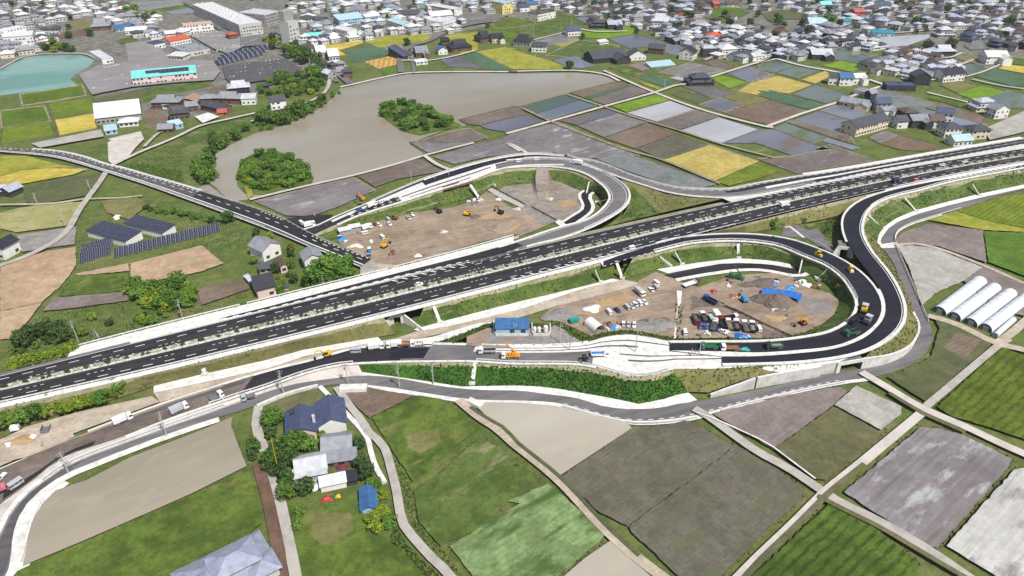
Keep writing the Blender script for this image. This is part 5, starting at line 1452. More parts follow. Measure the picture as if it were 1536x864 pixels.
def vehicle(kind, args, a, b_, z, label, group=None, name=None, sc=None):
 """a: survey point of the middle, b_: a point ahead of it"""
 pa, pb = P(*a, z), P(*b_, z); d = pb - pa; rz = math.atan2(d.y, d.x)
 fn, nm, cat = VK[kind]
 key = (kind,) + tuple(args)
 if key not in VP:
  t = thing(nm, pa, rz, label, cat, group); fn(t, *args); VP[key] = t
  sc = (sc or 1) * .86; t.scale = (sc, sc, sc)
  return t
 return copy_tree(VP[key], pa, rz, label, cat, group, ((sc or 1) * .86,) * 3)
# ------------------------------------------------------------------ builders: poles, rails, walls
def height_from(px_base, px_top, z=0.0):
 p = P(*px_base, z); lo, hi = 0.5, 40.0
 for _ in range(40):
  m = (lo + hi) / 2
  if proj((p.x, p.y, z + m))[1] > px_top: lo = m
  else: hi = m
 return (lo + hi) / 2
POLES = {}
def utility_pole(base, h, z, label, kind='power', rz=0.6, stay=None, group='utility poles'):
 p = P(*base, z); h = round(h * 2) / 2
 key = (kind, h)
 if key not in POLES:
  b = MB(); b.tube((0, 0, -.3), (0, 0, h), .19, 8, 0, .11); pm = b.mesh('pole', MT['pole'])
  ex = []
  if kind == 'power':
   for zz, L in ((h - .5, 1.0), (h - 1.4, .8)):
    a = MB(); a.box(-L, L, -.06, .06, -.05, .05)
    for k in (-.9, -.3, .3, .9): a.tube((k * L, 0, .05), (k * L, 0, .28), .05, 5)
    ex.append(('crossarm', a.mesh('crossarm', MT['galv']), (0, 0, zz)))
   tcan = MB(); tcan.tube((0, 0, -.5), (0, 0, .45), .27, 8); tcan.box(-.05, .35, -.05, .05, -.1, .1); ex.append(('transformer', tcan.mesh('transformer', MT['galv']), (-.42, 0, h - 2.6)))
  else:
   a = MB(); a.tube((0, 0, 0), (0, -1.6, .35), .06, 6); ex.append(('lamp_arm', a.mesh('lamp_arm', MT['galv']), (0, 0, h - .2)))
   l = MB(); l.taper(-.14, .14, -.4, .3, -.06, .08, .03, .03, .04); ex.append(('lamp_head', l.mesh('lamp_head', MT['p_silver']), (0, -1.8, h + .18)))
  POLES[key] = (pm, ex)
 pm, ex = POLES[key]
 t = thing('utility_pole' if kind == 'power' else 'street_lamp', p, rz, label, 'utility pole' if kind == 'power' else 'street lamp', group if kind == 'power' else 'street lamps')
 child(pm, 'pole', t)
 for n, m, l in ex:
  o = child(m, n, t); o.location = l
 if stay:
  q_ = P(*stay, z) - p; q_ = Matrix.Rotation(-rz, 4, 'Z') @ q_
  s = MB(); s.tube((0, 0, h - .6), (q_.x, q_.y, 0), .07, 5); child(s.mesh('stay', MT['galv']), 'stay', t)
 return t
POST = {}
def guardrail(W, label, h=.85, step=3.6, name='guardrail', cat='guardrail', group=None, rails=(.55, .8), mat='rail'):
 W = [Vector(p) for p in W]; o0 = W[0].copy()
 t = thing(name, o0, 0, label, cat, group); b = MB()
 loc = [p - o0 for p in W]
 for z in rails:
  A = [p + Vector((0, 0, z - .08)) for p in loc]; B_ = [p + Vector((0, 0, z + .08)) for p in loc]
  l, r = offset2d(A, .05), offset2d(A, -.05); l2, r2 = offset2d(B_, .05), offset2d(B_, -.05)
  b.strip(l, l2); b.strip(l2, r2); b.strip(r2, r)
 child(b.mesh('rail', MT[mat]), 'rail', t)
 if (mat, h) not in POST:
  q_ = MB(); q_.box(-.09, .09, -.09, .09, -.1, h); POST[(mat, h)] = q_.mesh('post', MT[mat])
 L = sum((p - q_).length for p, q_ in zip(loc, loc[1:])); n = min(100, max(2, int(L / step)))
 for p in resample(loc, n):
  c = child(POST[(mat, h)], 'post', t); c.location = p
 return t
def wall_thing(W, th, h0, h1, mat, name, label, cat='wall', posts=None, cap=True):
 """free wall along a line, its height running from h0 to h1; coping and buttresses are its parts"""
 W = resample(W, max(3, int(sum((p - q_).length for p, q_ in zip(W, W[1:])) / 2.5) + 1)); o0 = W[0].copy(); L = [p - o0 for p in W]
 t = thing(name, o0, 0, label, cat); b = MB(); n = len(L)
 l, r = offset2d(L, th / 2), offset2d(L, -th / 2)
 hs = [h0 + (h1 - h0) * i / (n - 1) for i in range(n)]
 up = lambda S, k=0.0: [p + Vector((0, 0, h + k)) for p, h in zip(S, hs)]
 dn = lambda S: [p + Vector((0, 0, -.3)) for p in S]
 b.strip(dn(l), up(l)); b.strip(up(r), dn(r)); b.strip(up(l), up(r))
 b.face([dn(l)[0], dn(r)[0], up(r)[0], up(l)[0]]); b.face([dn(l)[-1], up(l)[-1], up(r)[-1], dn(r)[-1]])
 child(b.mesh('wall_face', MT[mat]), 'wall_face', t)
 if cap:
  c = MB(); l2, r2 = offset2d(L, th / 2 + .12), offset2d(L, -th / 2 - .12)
  c.strip(up(l2, .01), up(l2, .22)); c.strip(up(l2, .22), up(r2, .22)); c.strip(up(r2, .22), up(r2, .01))
  child(c.mesh('coping', MT['white']), 'coping', t)
 return t
def culvert(pl, pr, zb, w_, h_, label, depth=9.0, wing=(6, 6), hw=1.2):
 """box culvert mouth: pl, pr are the survey points of its two jambs at the foot"""
 a, c = P(*pl, zb), P(*pr, zb); e = (c - a); w_ = e.length; rz = math.atan2(e.y, e.x)
 t = thing('culvert', (a + c) / 2, rz, label, 'underpass'); X = w_ / 2
 b = MB(); b.box(-X - .6, -X, 0, depth, -.1, h_); b.box(X, X + .6, 0, depth, -.1, h_); b.box(-X - .6, X + .6, 0, depth, h_, h_ + .6); b.box(-X, X, depth, depth + .3, -.1, h_)
 child(b.mesh('tunnel', MT['darkvoid']), 'tunnel', t)
 f = MB(); f.box(-X - 1.4, -X - .002, -.35, -.01, -.1, h_ + hw); f.box(X + .002, X + 1.4, -.35, -.01, -.1, h_ + hw); f.box(-X, X, -.35, -.01, h_ - .05, h_ + hw)
 child(f.mesh('headwall', MT['white']), 'headwall', t)
 for s, L in ((-1, wing[0]), (1, wing[1])):
  if not L: continue
  g = MB(); x0 = s * (X + 1.2); x1 = x0 + s * L * .75; y1 = -L * .8; n = Vector((y1, -(x1 - x0), 0)).normalized() * .25
  p0, p1 = Vector((x0, -.3, 0)), Vector((x1, y1, 0))
  lo0, lo1 = p0 + Vector((0, 0, -.2)), p1 + Vector((0, 0, -.2)); hi0, hi1 = p0 + Vector((0, 0, h_ + hw)), p1 + Vector((0, 0, .6))
  Q = [lo0 - n, lo1 - n, lo1 + n, lo0 + n, hi0 - n, hi1 - n, hi1 + n, hi0 + n]
  for k in ((4, 5, 6, 7), (0, 1, 5, 4), (1, 2, 6, 5), (2, 3, 7, 6), (3, 0, 4, 7)): g.face([Q[i] for i in k])
  child(g.mesh('wing_wall', MT['white']), 'wing_wall', t)
 return t
def heap(px_, r, h, mat, name, label, cat, z=.38, seed=1, asp=1.0, rz=0.0):
 """irregular pile"""
 rnd = random.Random(seed); b = MB(); n = 18; m = 6
 for j in range(m + 1):
  t = j / m
  for i in range(n):
   a = 2 * math.pi * i / n; k = 1 + .25 * math.sin(a * 3 + seed) + rnd.uniform(-.1, .1)
   rr = r * t * k; z_ = h * (1 - t ** 1.3) * (1 + rnd.uniform(-.12, .12)) - (.1 if j == m else 0)
   b.vert((rr * math.cos(a) * asp, rr * math.sin(a), z_))
 for j in range(m):
  for i in range(n):
   q_ = (i + 1) % n; b.f.append([j * n + i, (j + 1) * n + i, (j + 1) * n + q_, j * n + q_]); b.m.append(0)
 o = b.build(name, MT[mat]); o.location = P(*px_, z); o.rotation_euler.z = rz
 return tag(o, label, cat)
# ------------------------------------------------------------------ buildings traced one by one
def rectF(A, B, depth, z=0.0):
 """front edge A to B (survey points, left to right) and depth behind it"""
 a, b_ = P(*A, z), P(*B, z); e = b_ - a; w = e.length; e.normalize(); n = Vector((-e.y, e.x, 0))
 return a + e * w / 2 + n * depth / 2, math.atan2(e.y, e.x), w
MT['r_solar'] = MT['solar']
def hF(tile, A, B, depth, h, style, rc, wc, label, name='building', cat='building', z=0.0, group=None, wins=None, seed=3):
 c, rz, w = rectF(tp(tile, *A), tp(tile, *B), depth, z)
 if style in ('gableD', 'shedD'):      # ridge running away from the front
  t = house(c, rz + math.pi / 2, style[:-1], round(depth, 1), round(w, 1), h, rc, wc, name, label, cat, group, seed, wins is None)
  if wins: add_windows(t, round(depth, 1), round(w, 1), h, wins)
 else:
  t = house(c, rz, style, round(w, 1), round(depth, 1), h, rc, wc, name, label, cat, group, seed, wins is None)
  if wins: add_windows(t, round(w, 1), round(depth, 1), h, wins)
 return t, w, depth
LAND = []
def mark(name, x, y): LAND.append((name, x, y))
# --- the near farmstead
t = thing('house', Q('H1', 470, 480, 0), math.radians(-74), 'large house with two navy blue gabled wings beside the frontage road', 'house')
a, r = house_meshes('gable', 10.5, 8.2, 3.3, 'navy', 'pink', 1, False); child(a, 'wall', t); child(r, 'roof', t)
a, r = house_meshes('gable', 11.0, 8.0, 3.5, 'navy', 'white', 2, False)
for o in (child(a, 'wall', t), child(r, 'roof', t)): o.location = (-1.6, 8.9, 0)
add_windows(t, 10.5, 8.2, 3.3, 'ES')
b = MB(); b.box(-.5, .5, -.4, .4, 3.2, 6.0); child(b.mesh('chimney', MT['w_pale grey']), 'chimney', t).location = (1.4, 3.9, 0)
s = MB(); s.box(-.9, .9, -.7, .7, 0, .12); o = child(s.mesh('solar_heater', MT['solar']), 'solar_heater', t); o.location = (-3.2, -2.2, 5.0); o.rotation_euler = (math.radians(28), 0, 0)
house(Q('H1', 815, 655, 0), math.radians(8), 'gable', 8.2, 6.8, 2.7, 'grey', 'brown', 'barn', 'weathered grey barn with moss along its roof edges', 'barn', seed=4)
house(Q('H1', 850, 790, 0), math.radians(12), 'mono', 8.6, 3.6, 2.3, 'grey', 'brown', 'lean_to', 'low mossy lean-to roof in front of the weathered barn', 'shed', seed=5)
house(Q('H2', 560, 150, 0), math.radians(17), 'gable', 8.2, 6.4, 2.6, 'pale grey', 'grey', 'workshop', 'workshop with pale ribbed metal roof beside round dark trees', 'workshop', seed=6)
house(Q('H2', 555, 238, 0), math.radians(15), 'mono', 8.8, 2.6, 2.2, 'pale grey', 'grey', 'lean_to', 'pale lean-to roof along the front of the ribbed metal workshop', 'shed', seed=7)
house(Q('H2', 772, 315, 0), math.radians(17), 'mono', 6.8, 2.9, 2.2, 'white', 'white', 'sheeted_shed', 'long shed covered in bright white sheeting in the farmyard', 'shed', seed=8, wins=False)
house(Q('H2', 938, 270, 0), math.radians(12), 'mono', 3.4, 3.0, 1.8, 'charcoal', 'dark', 'netted_shed', 'small black netted shed at the end of the white sheeted shed', 'shed', seed=9, wins=False)
house(Q('H2', 1110, 480, 0), math.radians(-78), 'gable', 7.4, 3.6, 2.0, 'blue', 'light blue', 'sheeted_shed', 'shed wrapped in bright blue tarpaulin on the green lot', 'shed', seed=10, wins=False)
heap(tp('H2', 485, 255), 1.3, .8, 'p_tarp', 'tarpaulin', 'blue tarpaulin bundle at the workshop corner', 'tarpaulin', .1, 3)
heap(tp('H2', 825, 210), 1.7, 1.0, 'p_skyblue', 'tarpaulin', 'sky blue tarpaulin heap behind the white sheeted shed', 'tarpaulin', .1, 4)
heap(tp('H2', 860, 140), 1.8, 1.0, 'p_maroon', 'scrap_pile', 'rusty scrap pile under the lean-to edge', 'scrap pile', .1, 5)
heap(tp('H2', 610, 225), 1.5, .9, 'p_silver', 'scrap_pile', 'pale scrap pile in front of the workshop', 'scrap pile', .1, 6)
heap(tp('H2', 725, 225), 1.0, .7, 'p_yellow', 'scrap_pile', 'yellowish scrap pile touching the white sheeted shed', 'scrap pile', .1, 7)
heap(tp('H2', 615, 320), 1.4, .8, 'p_white', 'scrap_pile', 'white bags heaped at the left end of the sheeted shed', 'scrap pile', .1, 8)
heap(tp('H2', 705, 435), 1.5, .9, 'p_red', 'scrap_pile', 'reddish scrap heap on the grass in front of the shed', 'scrap pile', .1, 9)
heap(tp('H2', 815, 410), .7, .7, 'p_yellow', 'scrap_pile', 'small yellow drum heap on the grass beside the reddish scrap', 'scrap pile', .1, 10)
# concrete block beside the lane head, water-channel wall on the plot edge
b = MB(); b.taper(-4.4, 4.4, -1.5, 1.5, -.2, 1.6, .1, .1, .1); o = b.build('concrete_tank', MT['white']); o.location = Q('H1', 962, 100, .4); o.rotation_euler.z = .05
tag(o, 'white concrete tank beside the lane head on the frontage road', 'tank')
b = MB(); b.taper(-2.6, 2.6, -1.2, 1.2, -.2, .9, .1, .1, .1); o = b.build('concrete_tank', MT['white']); o.location = Q('C2', 1277, 675, .4); o.rotation_euler.z = -.6
tag(o, 'white concrete sluice block at the corner of the beige paddy', 'tank')
wall_thing(spline(wpts('H1 640,75 780,220 1090,560 H2 1130,0 1180,150 1260,290', .1), 4), 1.5, .8, .8, 'white', 'channel_wall', 'white concrete channel wall running down beside the farm lane', 'wall', cap=False)
wall_thing(spline(wpts('H1 40,262 200,190 400,120 620,65', .1), 4), .9, .9, .9, 'white', 'plot_wall', 'white retaining wall behind the brown plot of the navy roofed house', 'wall', cap=False)
wall_thing(spline(wpts('D1 1370,735 1340,742 1180,15 740,188 410,325 310,372 235,445 185,560 125,790', .1)[6:], 4), .5, .7, .7, 'white', 'paddy_wall', 'white concrete wall along the silty paddy edge', 'wall', cap=False)
MT['r_tile'] = rooftile('blue_grey_tile_roof', C(160, 166, 186), .45, .42)
# --- the big hipped house at the lower edge
c = Q('H3', 742, 700, 3.6); c.z = 0
t = thing('house', c, math.radians(37), 'big house with layered silver blue hipped tile roofs at the lane', 'house')
wb, rb = MB(), MB()
wall_box(wb, 22, 12, 3.4); roof_hip(rb, 22, 12, 3.4, 2.3, 1.0, cut=.75); child(wb.mesh('wall', MT['w_pale grey']), 'wall', t); child(rb.mesh('roof', MT['r_tile']), 'roof', t)
t.scale = (.9, .9, .95)
for (x, y, w_, d_, h_) in ((2.5, -1.0, 11, 7.5, 6.2), (-7.4, -3.2, 7.5, 9, 4.6), (8.4, -5.6, 6, 6, 4.2)):
 wb, rb = MB(), MB(); wall_box(wb, w_, d_, h_); roof_hip(rb, w_, d_, h_, d_ * .26, .9)
 o = child(wb.mesh('upper_wall', MT['w_pale grey']), 'upper_wall', t); o2 = child(rb.mesh('upper_roof', MT['r_tile']), 'upper_roof', t)
 o.location = o2.location = (x, y, 0)
add_windows(t, 22, 12, 3.4, 'SE')
# --- houses between the local road and the highway
def near(tile, N, Rr, Lp, h, style, rc, wc, label, swap=False, faces='SE', seed=1):
 c, rz, w, d = rect3(tp(tile, *Lp), tp(tile, *N), tp(tile, *Rr))
 w, d = round(w, 1), round(d, 1)
 if swap: t = house(c, rz + math.pi / 2, style, d, w, h, rc, wc, 'house', label, 'house', None, seed, False); add_windows(t, d, w, h, 'WS')
 else: t = house(c, rz, style, w, d, h, rc, wc, 'house', label, 'house', None, seed, False); add_windows(t, w, d, h, faces)
 return t
near('L6', (350, 415), (600, 300), (205, 300), 5.2, 'gable', 'grey', 'white', 'white two-storey house with grey gable roof left of the local road', True, seed=11)
near('L6', (600, 580), (690, 555), (450, 500), 3.4, 'gable', 'brown', 'cream', 'small house with brownish roof between the two white houses', True, seed=12)
near('L6', (950, 540), (1200, 490), (860, 430), 5.0, 'gable', 'grey', 'white', 'white house with grey gable roof and roof solar panel by the slope', True, seed=13)
house(Q('L6', 385, 545, 0), .3, 'gable', 5.2, 4.6, 2.8, 'dark grey', 'grey', 'house', 'little slate roofed outhouse in front of the white two-storey house', 'house', seed=14)
near('L6', (270, 955), (530, 890), (215, 770), 4.6, 'gable', 'charcoal', 'pink', 'pink-walled house with charcoal roof beside the vegetable beds', False, seed=15)
house(Q('L6', 1240, 455, 0), .4, 'mono', 4, 3.6, 2.4, 'charcoal', 'dark', 'shed', 'dark lean-to shed on the right side of the white house', 'shed', seed=16)
house(Q('L6', 668, 800, 0), .2, 'gable', 1.8, 1.5, 1.6, 'dark grey', 'white', 'garden_shed', 'tiny white garden shed among bushes near the pink-walled house', 'shed', seed=17, wins=False)
house(Q('L6', 140, 700, 0), math.radians(-52), 'mono', 6.4, 1.4, 1.5, 'pale grey', 'grey', 'lean_to', 'narrow grey storage roof along the vegetable beds', 'shed', seed=18, wins=False)
# --- sheds carrying solar panels and the panels on the ground
for L_, N_, R_, lab in (((145, 290), (517, 390), (640, 300), 'white shed with solar panel roof, the lower left of the pair'), ((500, 215), (870, 310), (990, 245), 'white shed with solar panel roof, the upper right of the pair')):
 a_, n_, r_ = (Q('H4', *q_, 0) for q_ in (L_, N_, R_)); e = n_ - a_; rz = math.atan2(e.y, e.x); w = round(e.length, 1)
 nn = Vector((-e.y, e.x, 0)).normalized(); d = round(abs((r_ - n_).dot(nn)), 1)
 c = a_ + e / 2 + nn * d / 2
 house(c, rz, 'mono', w, d, 3.0, 'solar', 'white', 'solar_shed', lab, 'shed', 'sheds roofed with solar panels', 19, False)
b = MB(); b.box(-.82, .82, -2.9, 2.9, -.03, .03, 0)
PAN = b.mesh('panel', MT['solar']); b = MB(); b.box(-.9, .9, -3.0, 3.0, -.07, -.032); FRM = b.mesh('frame', MT['galv'])
b = MB(); b.tube((0, 0, -.1), (0, 0, 1.0), .06, 5); LG = b.mesh('leg', MT['galv'])
def solar_panel(p, rz, label, group):
 t = thing('solar_stand', p, rz, label, 'solar panel', group)
 for m, n in ((PAN, 'panel'), (FRM, 'frame')):
  o = child(m, n, t); o.location = (0, 0, 1.5); o.rotation_euler.x = math.radians(20)
 for y, s_ in ((-1.9, .85), (1.9, 2.1)):
  o = child(LG, 'leg', t); o.location = (0, y, 0); o.scale.z = s_
 return t
ra, rb_ = Q('H4', 420, 470, 0), Q('H4', 1390, 222, 0); rzp = math.atan2(rb_.y - ra.y, rb_.x - ra.x) - .25
for k in range(23): solar_panel(ra.lerp(rb_, k / 22), rzp, 'tilted solar panel on legs in the long row beside the tan field', 'solar panels in the long ground row')
for j in range(3):
 for k in range(7):
  p = P(*tp('H4', 115 + 42 * k - 12 * j + 14 * 0, 455 - 13 * k + 40 * (j - .4)), 0); solar_panel(p, rzp, 'tilted solar panel in the square block left of the long row', 'solar panels in the square ground block')
heap(tp('H4', 425, 105), 2.0, 1.5, 'p_white', 'tarpaulin', 'white tarpaulin heap on the grass above the solar sheds', 'tarpaulin', .05, 12)
house(Q('K8', 150, 470, 0), math.radians(70), 'gable', 7.5, 6.5, 3.4, 'silver blue', 'dark', 'barn', 'black-walled barn with silver roof beside the wheat field', 'barn', seed=20, wins=False)
house(Q('K8', 5, 480, 0), math.radians(60), 'gable', 7, 5.5, 3.0, 'silver blue', 'dark', 'barn', 'silver roofed outbuilding left of the black-walled barn, cut by the frame', 'barn', seed=21, wins=False)
t = house(Q('B1', 45, 640, 0), math.radians(75), 'gable', 8.6, 6.6, 5.6, 'charcoal', 'white', 'house', 'white house with dark panel roof at the bend of the lane', 'house', seed=22, wins=False); add_windows(t, 8.6, 6.6, 5.6, 'WS')
# --- greenhouses
def greenhouse(Ln, Rn, far, label, hgt=2.9):
 a, b_, f = Q('K4', *Ln), Q('K4', *Rn), Q('K4', *far)
 e = b_ - a; w = e.length; ax = f - b_; L = ax.length; ang = math.atan2(ax.y, ax.x)
 t = thing('greenhouse', a.lerp(b_, .5), ang, label, 'greenhouse', 'polytunnel greenhouses')
 n = 14; prof = [(-w / 2 * .98, 0), (-w / 2, .5)] + [(-w / 2 * math.cos(math.pi * k / n), .6 + (hgt - .6) * math.sin(math.pi * k / n)) for k in range(1, n)] + [(w / 2, .5), (w / 2 * .98, 0)]
 b = MB(); m = 24
 rows = [[Vector((L * j / m, y, z + (.04 if j % 2 else 0))) for y, z in prof] for j in range(m + 1)]
 for r0, r1 in zip(rows, rows[1:]): b.strip(r0, r1)
 child(b.mesh('cover', MT['greenhouse']), 'cover', t)
 for x, nm in ((-.01, 'end_wall'), (L + .01, 'end_wall')):
  g = MB(); g.face([Vector((x, y * .99, z * .99)) for y, z in prof]); child(g.mesh(nm, MT['greenend']), nm, t)
 d = MB(); d.box(-.12, -.05, -.9, .9, 0, 2.0); child(d.mesh('door', MT['p_silver']), 'door', t)
 hp = MB()
 for j in range(0, m + 1, 3):
  for p, q_ in zip(rows[j], rows[j][1:]): hp.tube(p + Vector((0, 0, .03)), q_ + Vector((0, 0, .03)), .04, 3, cap=False)
 child(hp.mesh('hoops', MT['galv']), 'hoops', t)
for i, (l_, r_, f_, n_) in enumerate((((200, 640), (412, 715), (1000, 262), 'first polytunnel greenhouse from the left, beside the pale plot'), ((424, 720), (618, 795), (1200, 360), 'second polytunnel greenhouse from the left, right of it a dark gap'),
                                      ((652, 810), (858, 885), (1432, 440), 'third polytunnel greenhouse from the left, behind the dark gap'), ((872, 890), (1068, 960), (1660, 500), 'rightmost of the four big polytunnel greenhouses'))): greenhouse(l_, r_, f_, n_)
greenhouse((1060, 1010), (1150, 1030), (1420, 790), 'small narrow polytunnel in front of the big greenhouses', 1.7)
greenhouse((1500, 930), (1600, 960), (1700, 800), 'small polytunnel at the right edge of the picture', 1.7)
# --- site office on the street platform
t, w, d = hF('L7', (228, 405), (700, 405), 4.6, 2.7, 'mono', 'blue', 'light blue', 'long site office with blue metal roof on the street platform', 'site_office', 'office', 4.05, None, 'S')
b = MB(); E0 = P(*tp('L7', 200, 420), 4.05)
wall_thing(wpts('L7 195,240 195,418 700,420', 4.05), .25, .9, .9, 'white', 'yard_wall', 'low white wall round the blue roofed site office', 'wall', cap=False)
wall_thing(wpts('L7 750,255 745,415 1010,420 1010,260', 4.05), .3, .9, .9, 'white', 'yard_wall', 'low white enclosure wall holding tanks right of the site office', 'wall', cap=False)
for k, (x, lab) in enumerate(((785, 'left white water tank inside the low enclosure'), (850, 'middle white water tank inside the low enclosure'), (945, 'right, largest white water tank inside the low enclosure'))):
 t = thing('water_tank', Q('L7', x, 370, 4.05), 0, lab, 'tank', 'white tanks beside the site office'); s = 1.0 if k < 2 else 1.25
 b = MB(); b.tube((0, 0, .3), (0, 0, 2.1 * s), .62 * s, 12); b.tube((0, 0, 2.1 * s), (0, 0, 2.4 * s), .62 * s, 12, 0, .25); child(b.mesh('vessel', MT['p_white']), 'vessel', t)
 b = MB()
 for dx in (-.5, .5):
  for dy in (-.5, .5): b.box(dx - .07, dx + .07, dy - .07, dy + .07, 0, .4)
 child(b.mesh('stand', MT['black']), 'stand', t)
# storage tent on the car park
t = thing('storage_tent', Q('L2', 110, 690, .45), math.radians(-58), 'arched white storage tent on the site car park', 'tent')
n = 10; b = MB(); rows = [[Vector((x, -2.2 * math.cos(math.pi * k / n), 2.9 * math.sin(math.pi * k / n) ** .8)) for k in range(n + 1)] for x in (-3.2, 0, 3.2)]
for r0, r1 in zip(rows, rows[1:]): b.strip(r0, r1)
child(b.mesh('cover', MT['p_white']), 'cover', t)
g = MB(); g.face(rows[0]); child(g.mesh('end_wall', MT['greenend']), 'end_wall', t); g = MB(); g.tube((3.2, -2.2, 0), (3.2, -2.2, .2), .1, 4)
for p, q_ in zip(rows[2], rows[2][1:]): g.tube(p, q_, .07, 4)
child(g.mesh('hoop', MT['galv']), 'hoop', t)
# --- town buildings with a look of their own
def tb(tile, A, B, d, h, style, rc, wc, label, short=None, cat='building', wins=None, name='building', seed=3):
 t, w, d = hF(tile, A, B, d, h, style, rc, wc, label, name, cat, 0.0, None, wins, seed)
 x, y = proj(t.location)
 SPECIAL.append((x, y, w, d, t.rotation_euler.z))
 if short: mark(short, x, y)
 return t, w, d
SPECIAL = []
t, w, d = tb('A1', (770, 497), (1140, 460), 24, 5.5, 'shed', 'cyan', 'pink', 'big store with cyan metal roof carrying dark solar panels', 'cyan roofed store', 'store', None, 'store')
b = MB(); b.box(-1.1, 1.1, -3.2, 3.2, 0, .12); pm = b.mesh('solar_panel', MT['solar'])
for k in range(16):
 o = child(pm, 'solar_panel', t); o.location = (-w * .26 + k * w * .042, -5.2 if k > 4 else -4.4, 7.18 if k > 4 else 7.34); o.rotation_euler.x = .197
 if k < 5: o.scale.y = .75
tb('A1', (560, 720), (820, 690), 22, 4.5, 'gable', 'white', 'grey', 'long barn with pale metal roof at the edge of the rice fields', 'pale roofed barn', 'barn')
tb('A1', (690, 735), (800, 725), 7, 3.0, 'hip', 'white', 'white', 'low white roofed annex in front of the pale barn', None, 'house', seed=5)
tb('A1', (610, 780), (680, 770), 7, 2.6, 'mono', 'sky blue', 'light blue', 'small sky blue roofed shed in front of the pale barn', None, 'shed', seed=6)
tb('H7', (60, 525), (400, 500), 20, 7, 'shed', 'white', 'white', 'bright white hall at the left edge above the teal pond', 'bright white hall')
tb('H7', (-20, 505), (55, 515), 24, 11, 'flat', 'white', 'white', 'tall white block cut by the left edge above the pond', None)
tb('H7', (1190, 745), (1315, 725), 34, 4, 'flat', 'white', 'white', 'white flat roofed works beside the store car park', 'white flat roofed works')
tb('H7', (1060, 360), (1270, 345), 16, 4, 'irimoya', 'grey', 'brown', 'grey hipped hall behind the store car park', 'grey hipped hall', 'hall', seed=4)
tb('H7', (1340, 372), (1536, 350), 9, 3, 'mono', 'blue', 'light blue', 'long blue roofed carport behind the white canopy', None, 'carport', seed=5)
tb('H8', (70, 405), (320, 385), 8, 3.4, 'mono', 'white', 'white', 'long white filling station canopy by the street', 'white station canopy', 'canopy', seed=5)
tb('H8', (750, 665), (1040, 615), 26, 4.2, 'flat', 'grey', 'pale grey', 'broad grey flat roofed market behind the cyan store', 'grey flat roofed market')
tb('H8', (590, 535), (825, 490), 9, 4, 'mono', 'orange', 'white', 'long orange roofed shop behind the grey market', 'orange roofed shop', 'shop', seed=7)
tb('H8', (750, 405), (1090, 372), 12, 8, 'flat', 'pink', 'white', 'white showroom with red fronted upper wall behind the orange shop', 'white showroom', 'showroom', seed=8)
tb('H8', (610, 415), (730, 425), 12, 4, 'hip', 'white', 'white', 'white hipped pavilion left of the showroom', None, seed=9)
tb('H8', (1270, 470), (1370, 455), 9, 5, 'hip', 'red', 'brown', 'round looking maroon roofed kiosk near the factory corner', None, 'kiosk', seed=10)
tb('H8', (410, 570), (530, 545), 12, 4, 'flat', 'navy', 'white', 'navy roofed shop at the corner of the store car park', None, 'shop', seed=11)
tb('H8', (560, 690), (730, 700), 10, 3.5, 'hip', 'pale grey', 'cream', 'cream rounded entrance pavilion in front of the grey market', None, seed=12)
# factory blocks and the tower
def block(N, Rr, Lp, ytop, rc, wc, label, short, faces='', z=0):
 c, rz, w, d = rect3(Lp, N, Rr); h = round(height_from(N, ytop), 1); w, d = round(w, 1), round(d, 1)
 t = house(c, rz, 'flat', w, d, h, rc, wc, 'building', label, 'building', None, 6, not faces)
 if faces: add_windows(t, w, d, h, faces, z0=1.2, sp=3.4)
 x, y = proj(c); SPECIAL.append((x, y, w, d, rz)); mark(short, x, y)
 return t, w, d, h
block(tp('H8', 1395, 425), tp('J1', 272, 388), tp('H8', 940, 165), 37.8, 'white', 'pale grey', 'huge pale factory hall with dark striped long wall', 'huge factory hall')
block(tp('J1', 305, 315), tp('J1', 480, 265), tp('J1', 188, 235), 23.0, 'pale grey', 'grey', 'grey office block between the factory hall and the tower', 'grey office block')
t, w, d, h = block(tp('J1', 592, 522), tp('J1', 702, 490), tp('J1', 556, 487), 34.5, 'pale grey', 'pale grey', 'tall pale tower block with square windows beside the pond trees', 'tall tower block', 'S')
b = MB(); b.box(-w * .45, w * .45, -d * .1, d * .48, h, h + 9); child(b.mesh('penthouse', MT['w_grey']), 'penthouse', t)
for k, (x, y, l_) in enumerate(((640, 555, 'pale flat roof'), (800, 610, 'brownish flat roof'), (930, 650, 'white patched roof'), (1070, 690, 'white ridged roof'))):
 tb('J1', (x - 40, y + 15), (x + 75, y + 5), 15, 4, ('flat', 'flat', 'gable', 'gable')[k], ('pale grey', 'brown', 'white', 'white')[k], 'pale grey', 'low terrace building with %s in the line running down from the tower' % l_, None, seed=13 + k)
tb('J1', (1245, 450), (1360, 425), 20, 7, 'shedD', 'white', 'white', 'white gabled workshop beside the yellow field edge', 'white gabled workshop')
tb('J1', (1150, 300), (1440, 262), 14, 5, 'mono', 'sky blue', 'light blue', 'long pale blue works behind the white workshop', None, seed=14)
tb('J1', (760, 470), (960, 455), 8, 3.2, 'mono', 'cyan', 'white', 'small cyan roofed shed right of the tower foot', None, 'shed', seed=15)
tb('J1', (1275, 190), (1440, 185), 26, 5, 'shedD', 'grey', 'grey', 'long grey warehouse behind the pale blue works', None, seed=16)
tb('J2', (70, 272), (240, 252), 14, 6, 'shed', 'white', 'light blue', 'white roofed works with dark open bays', 'white roofed works', seed=17)
tb('J2', (490, 352), (620, 332), 30, 5, 'shedD', 'sky blue', 'white', 'pale blue roofed hall with white gable front', 'pale blue hall')
tb('J2', (790, 160), (970, 148), 14, 7, 'flat', 'white', 'white', 'white two-storey office with row of dark windows', None, seed=18)
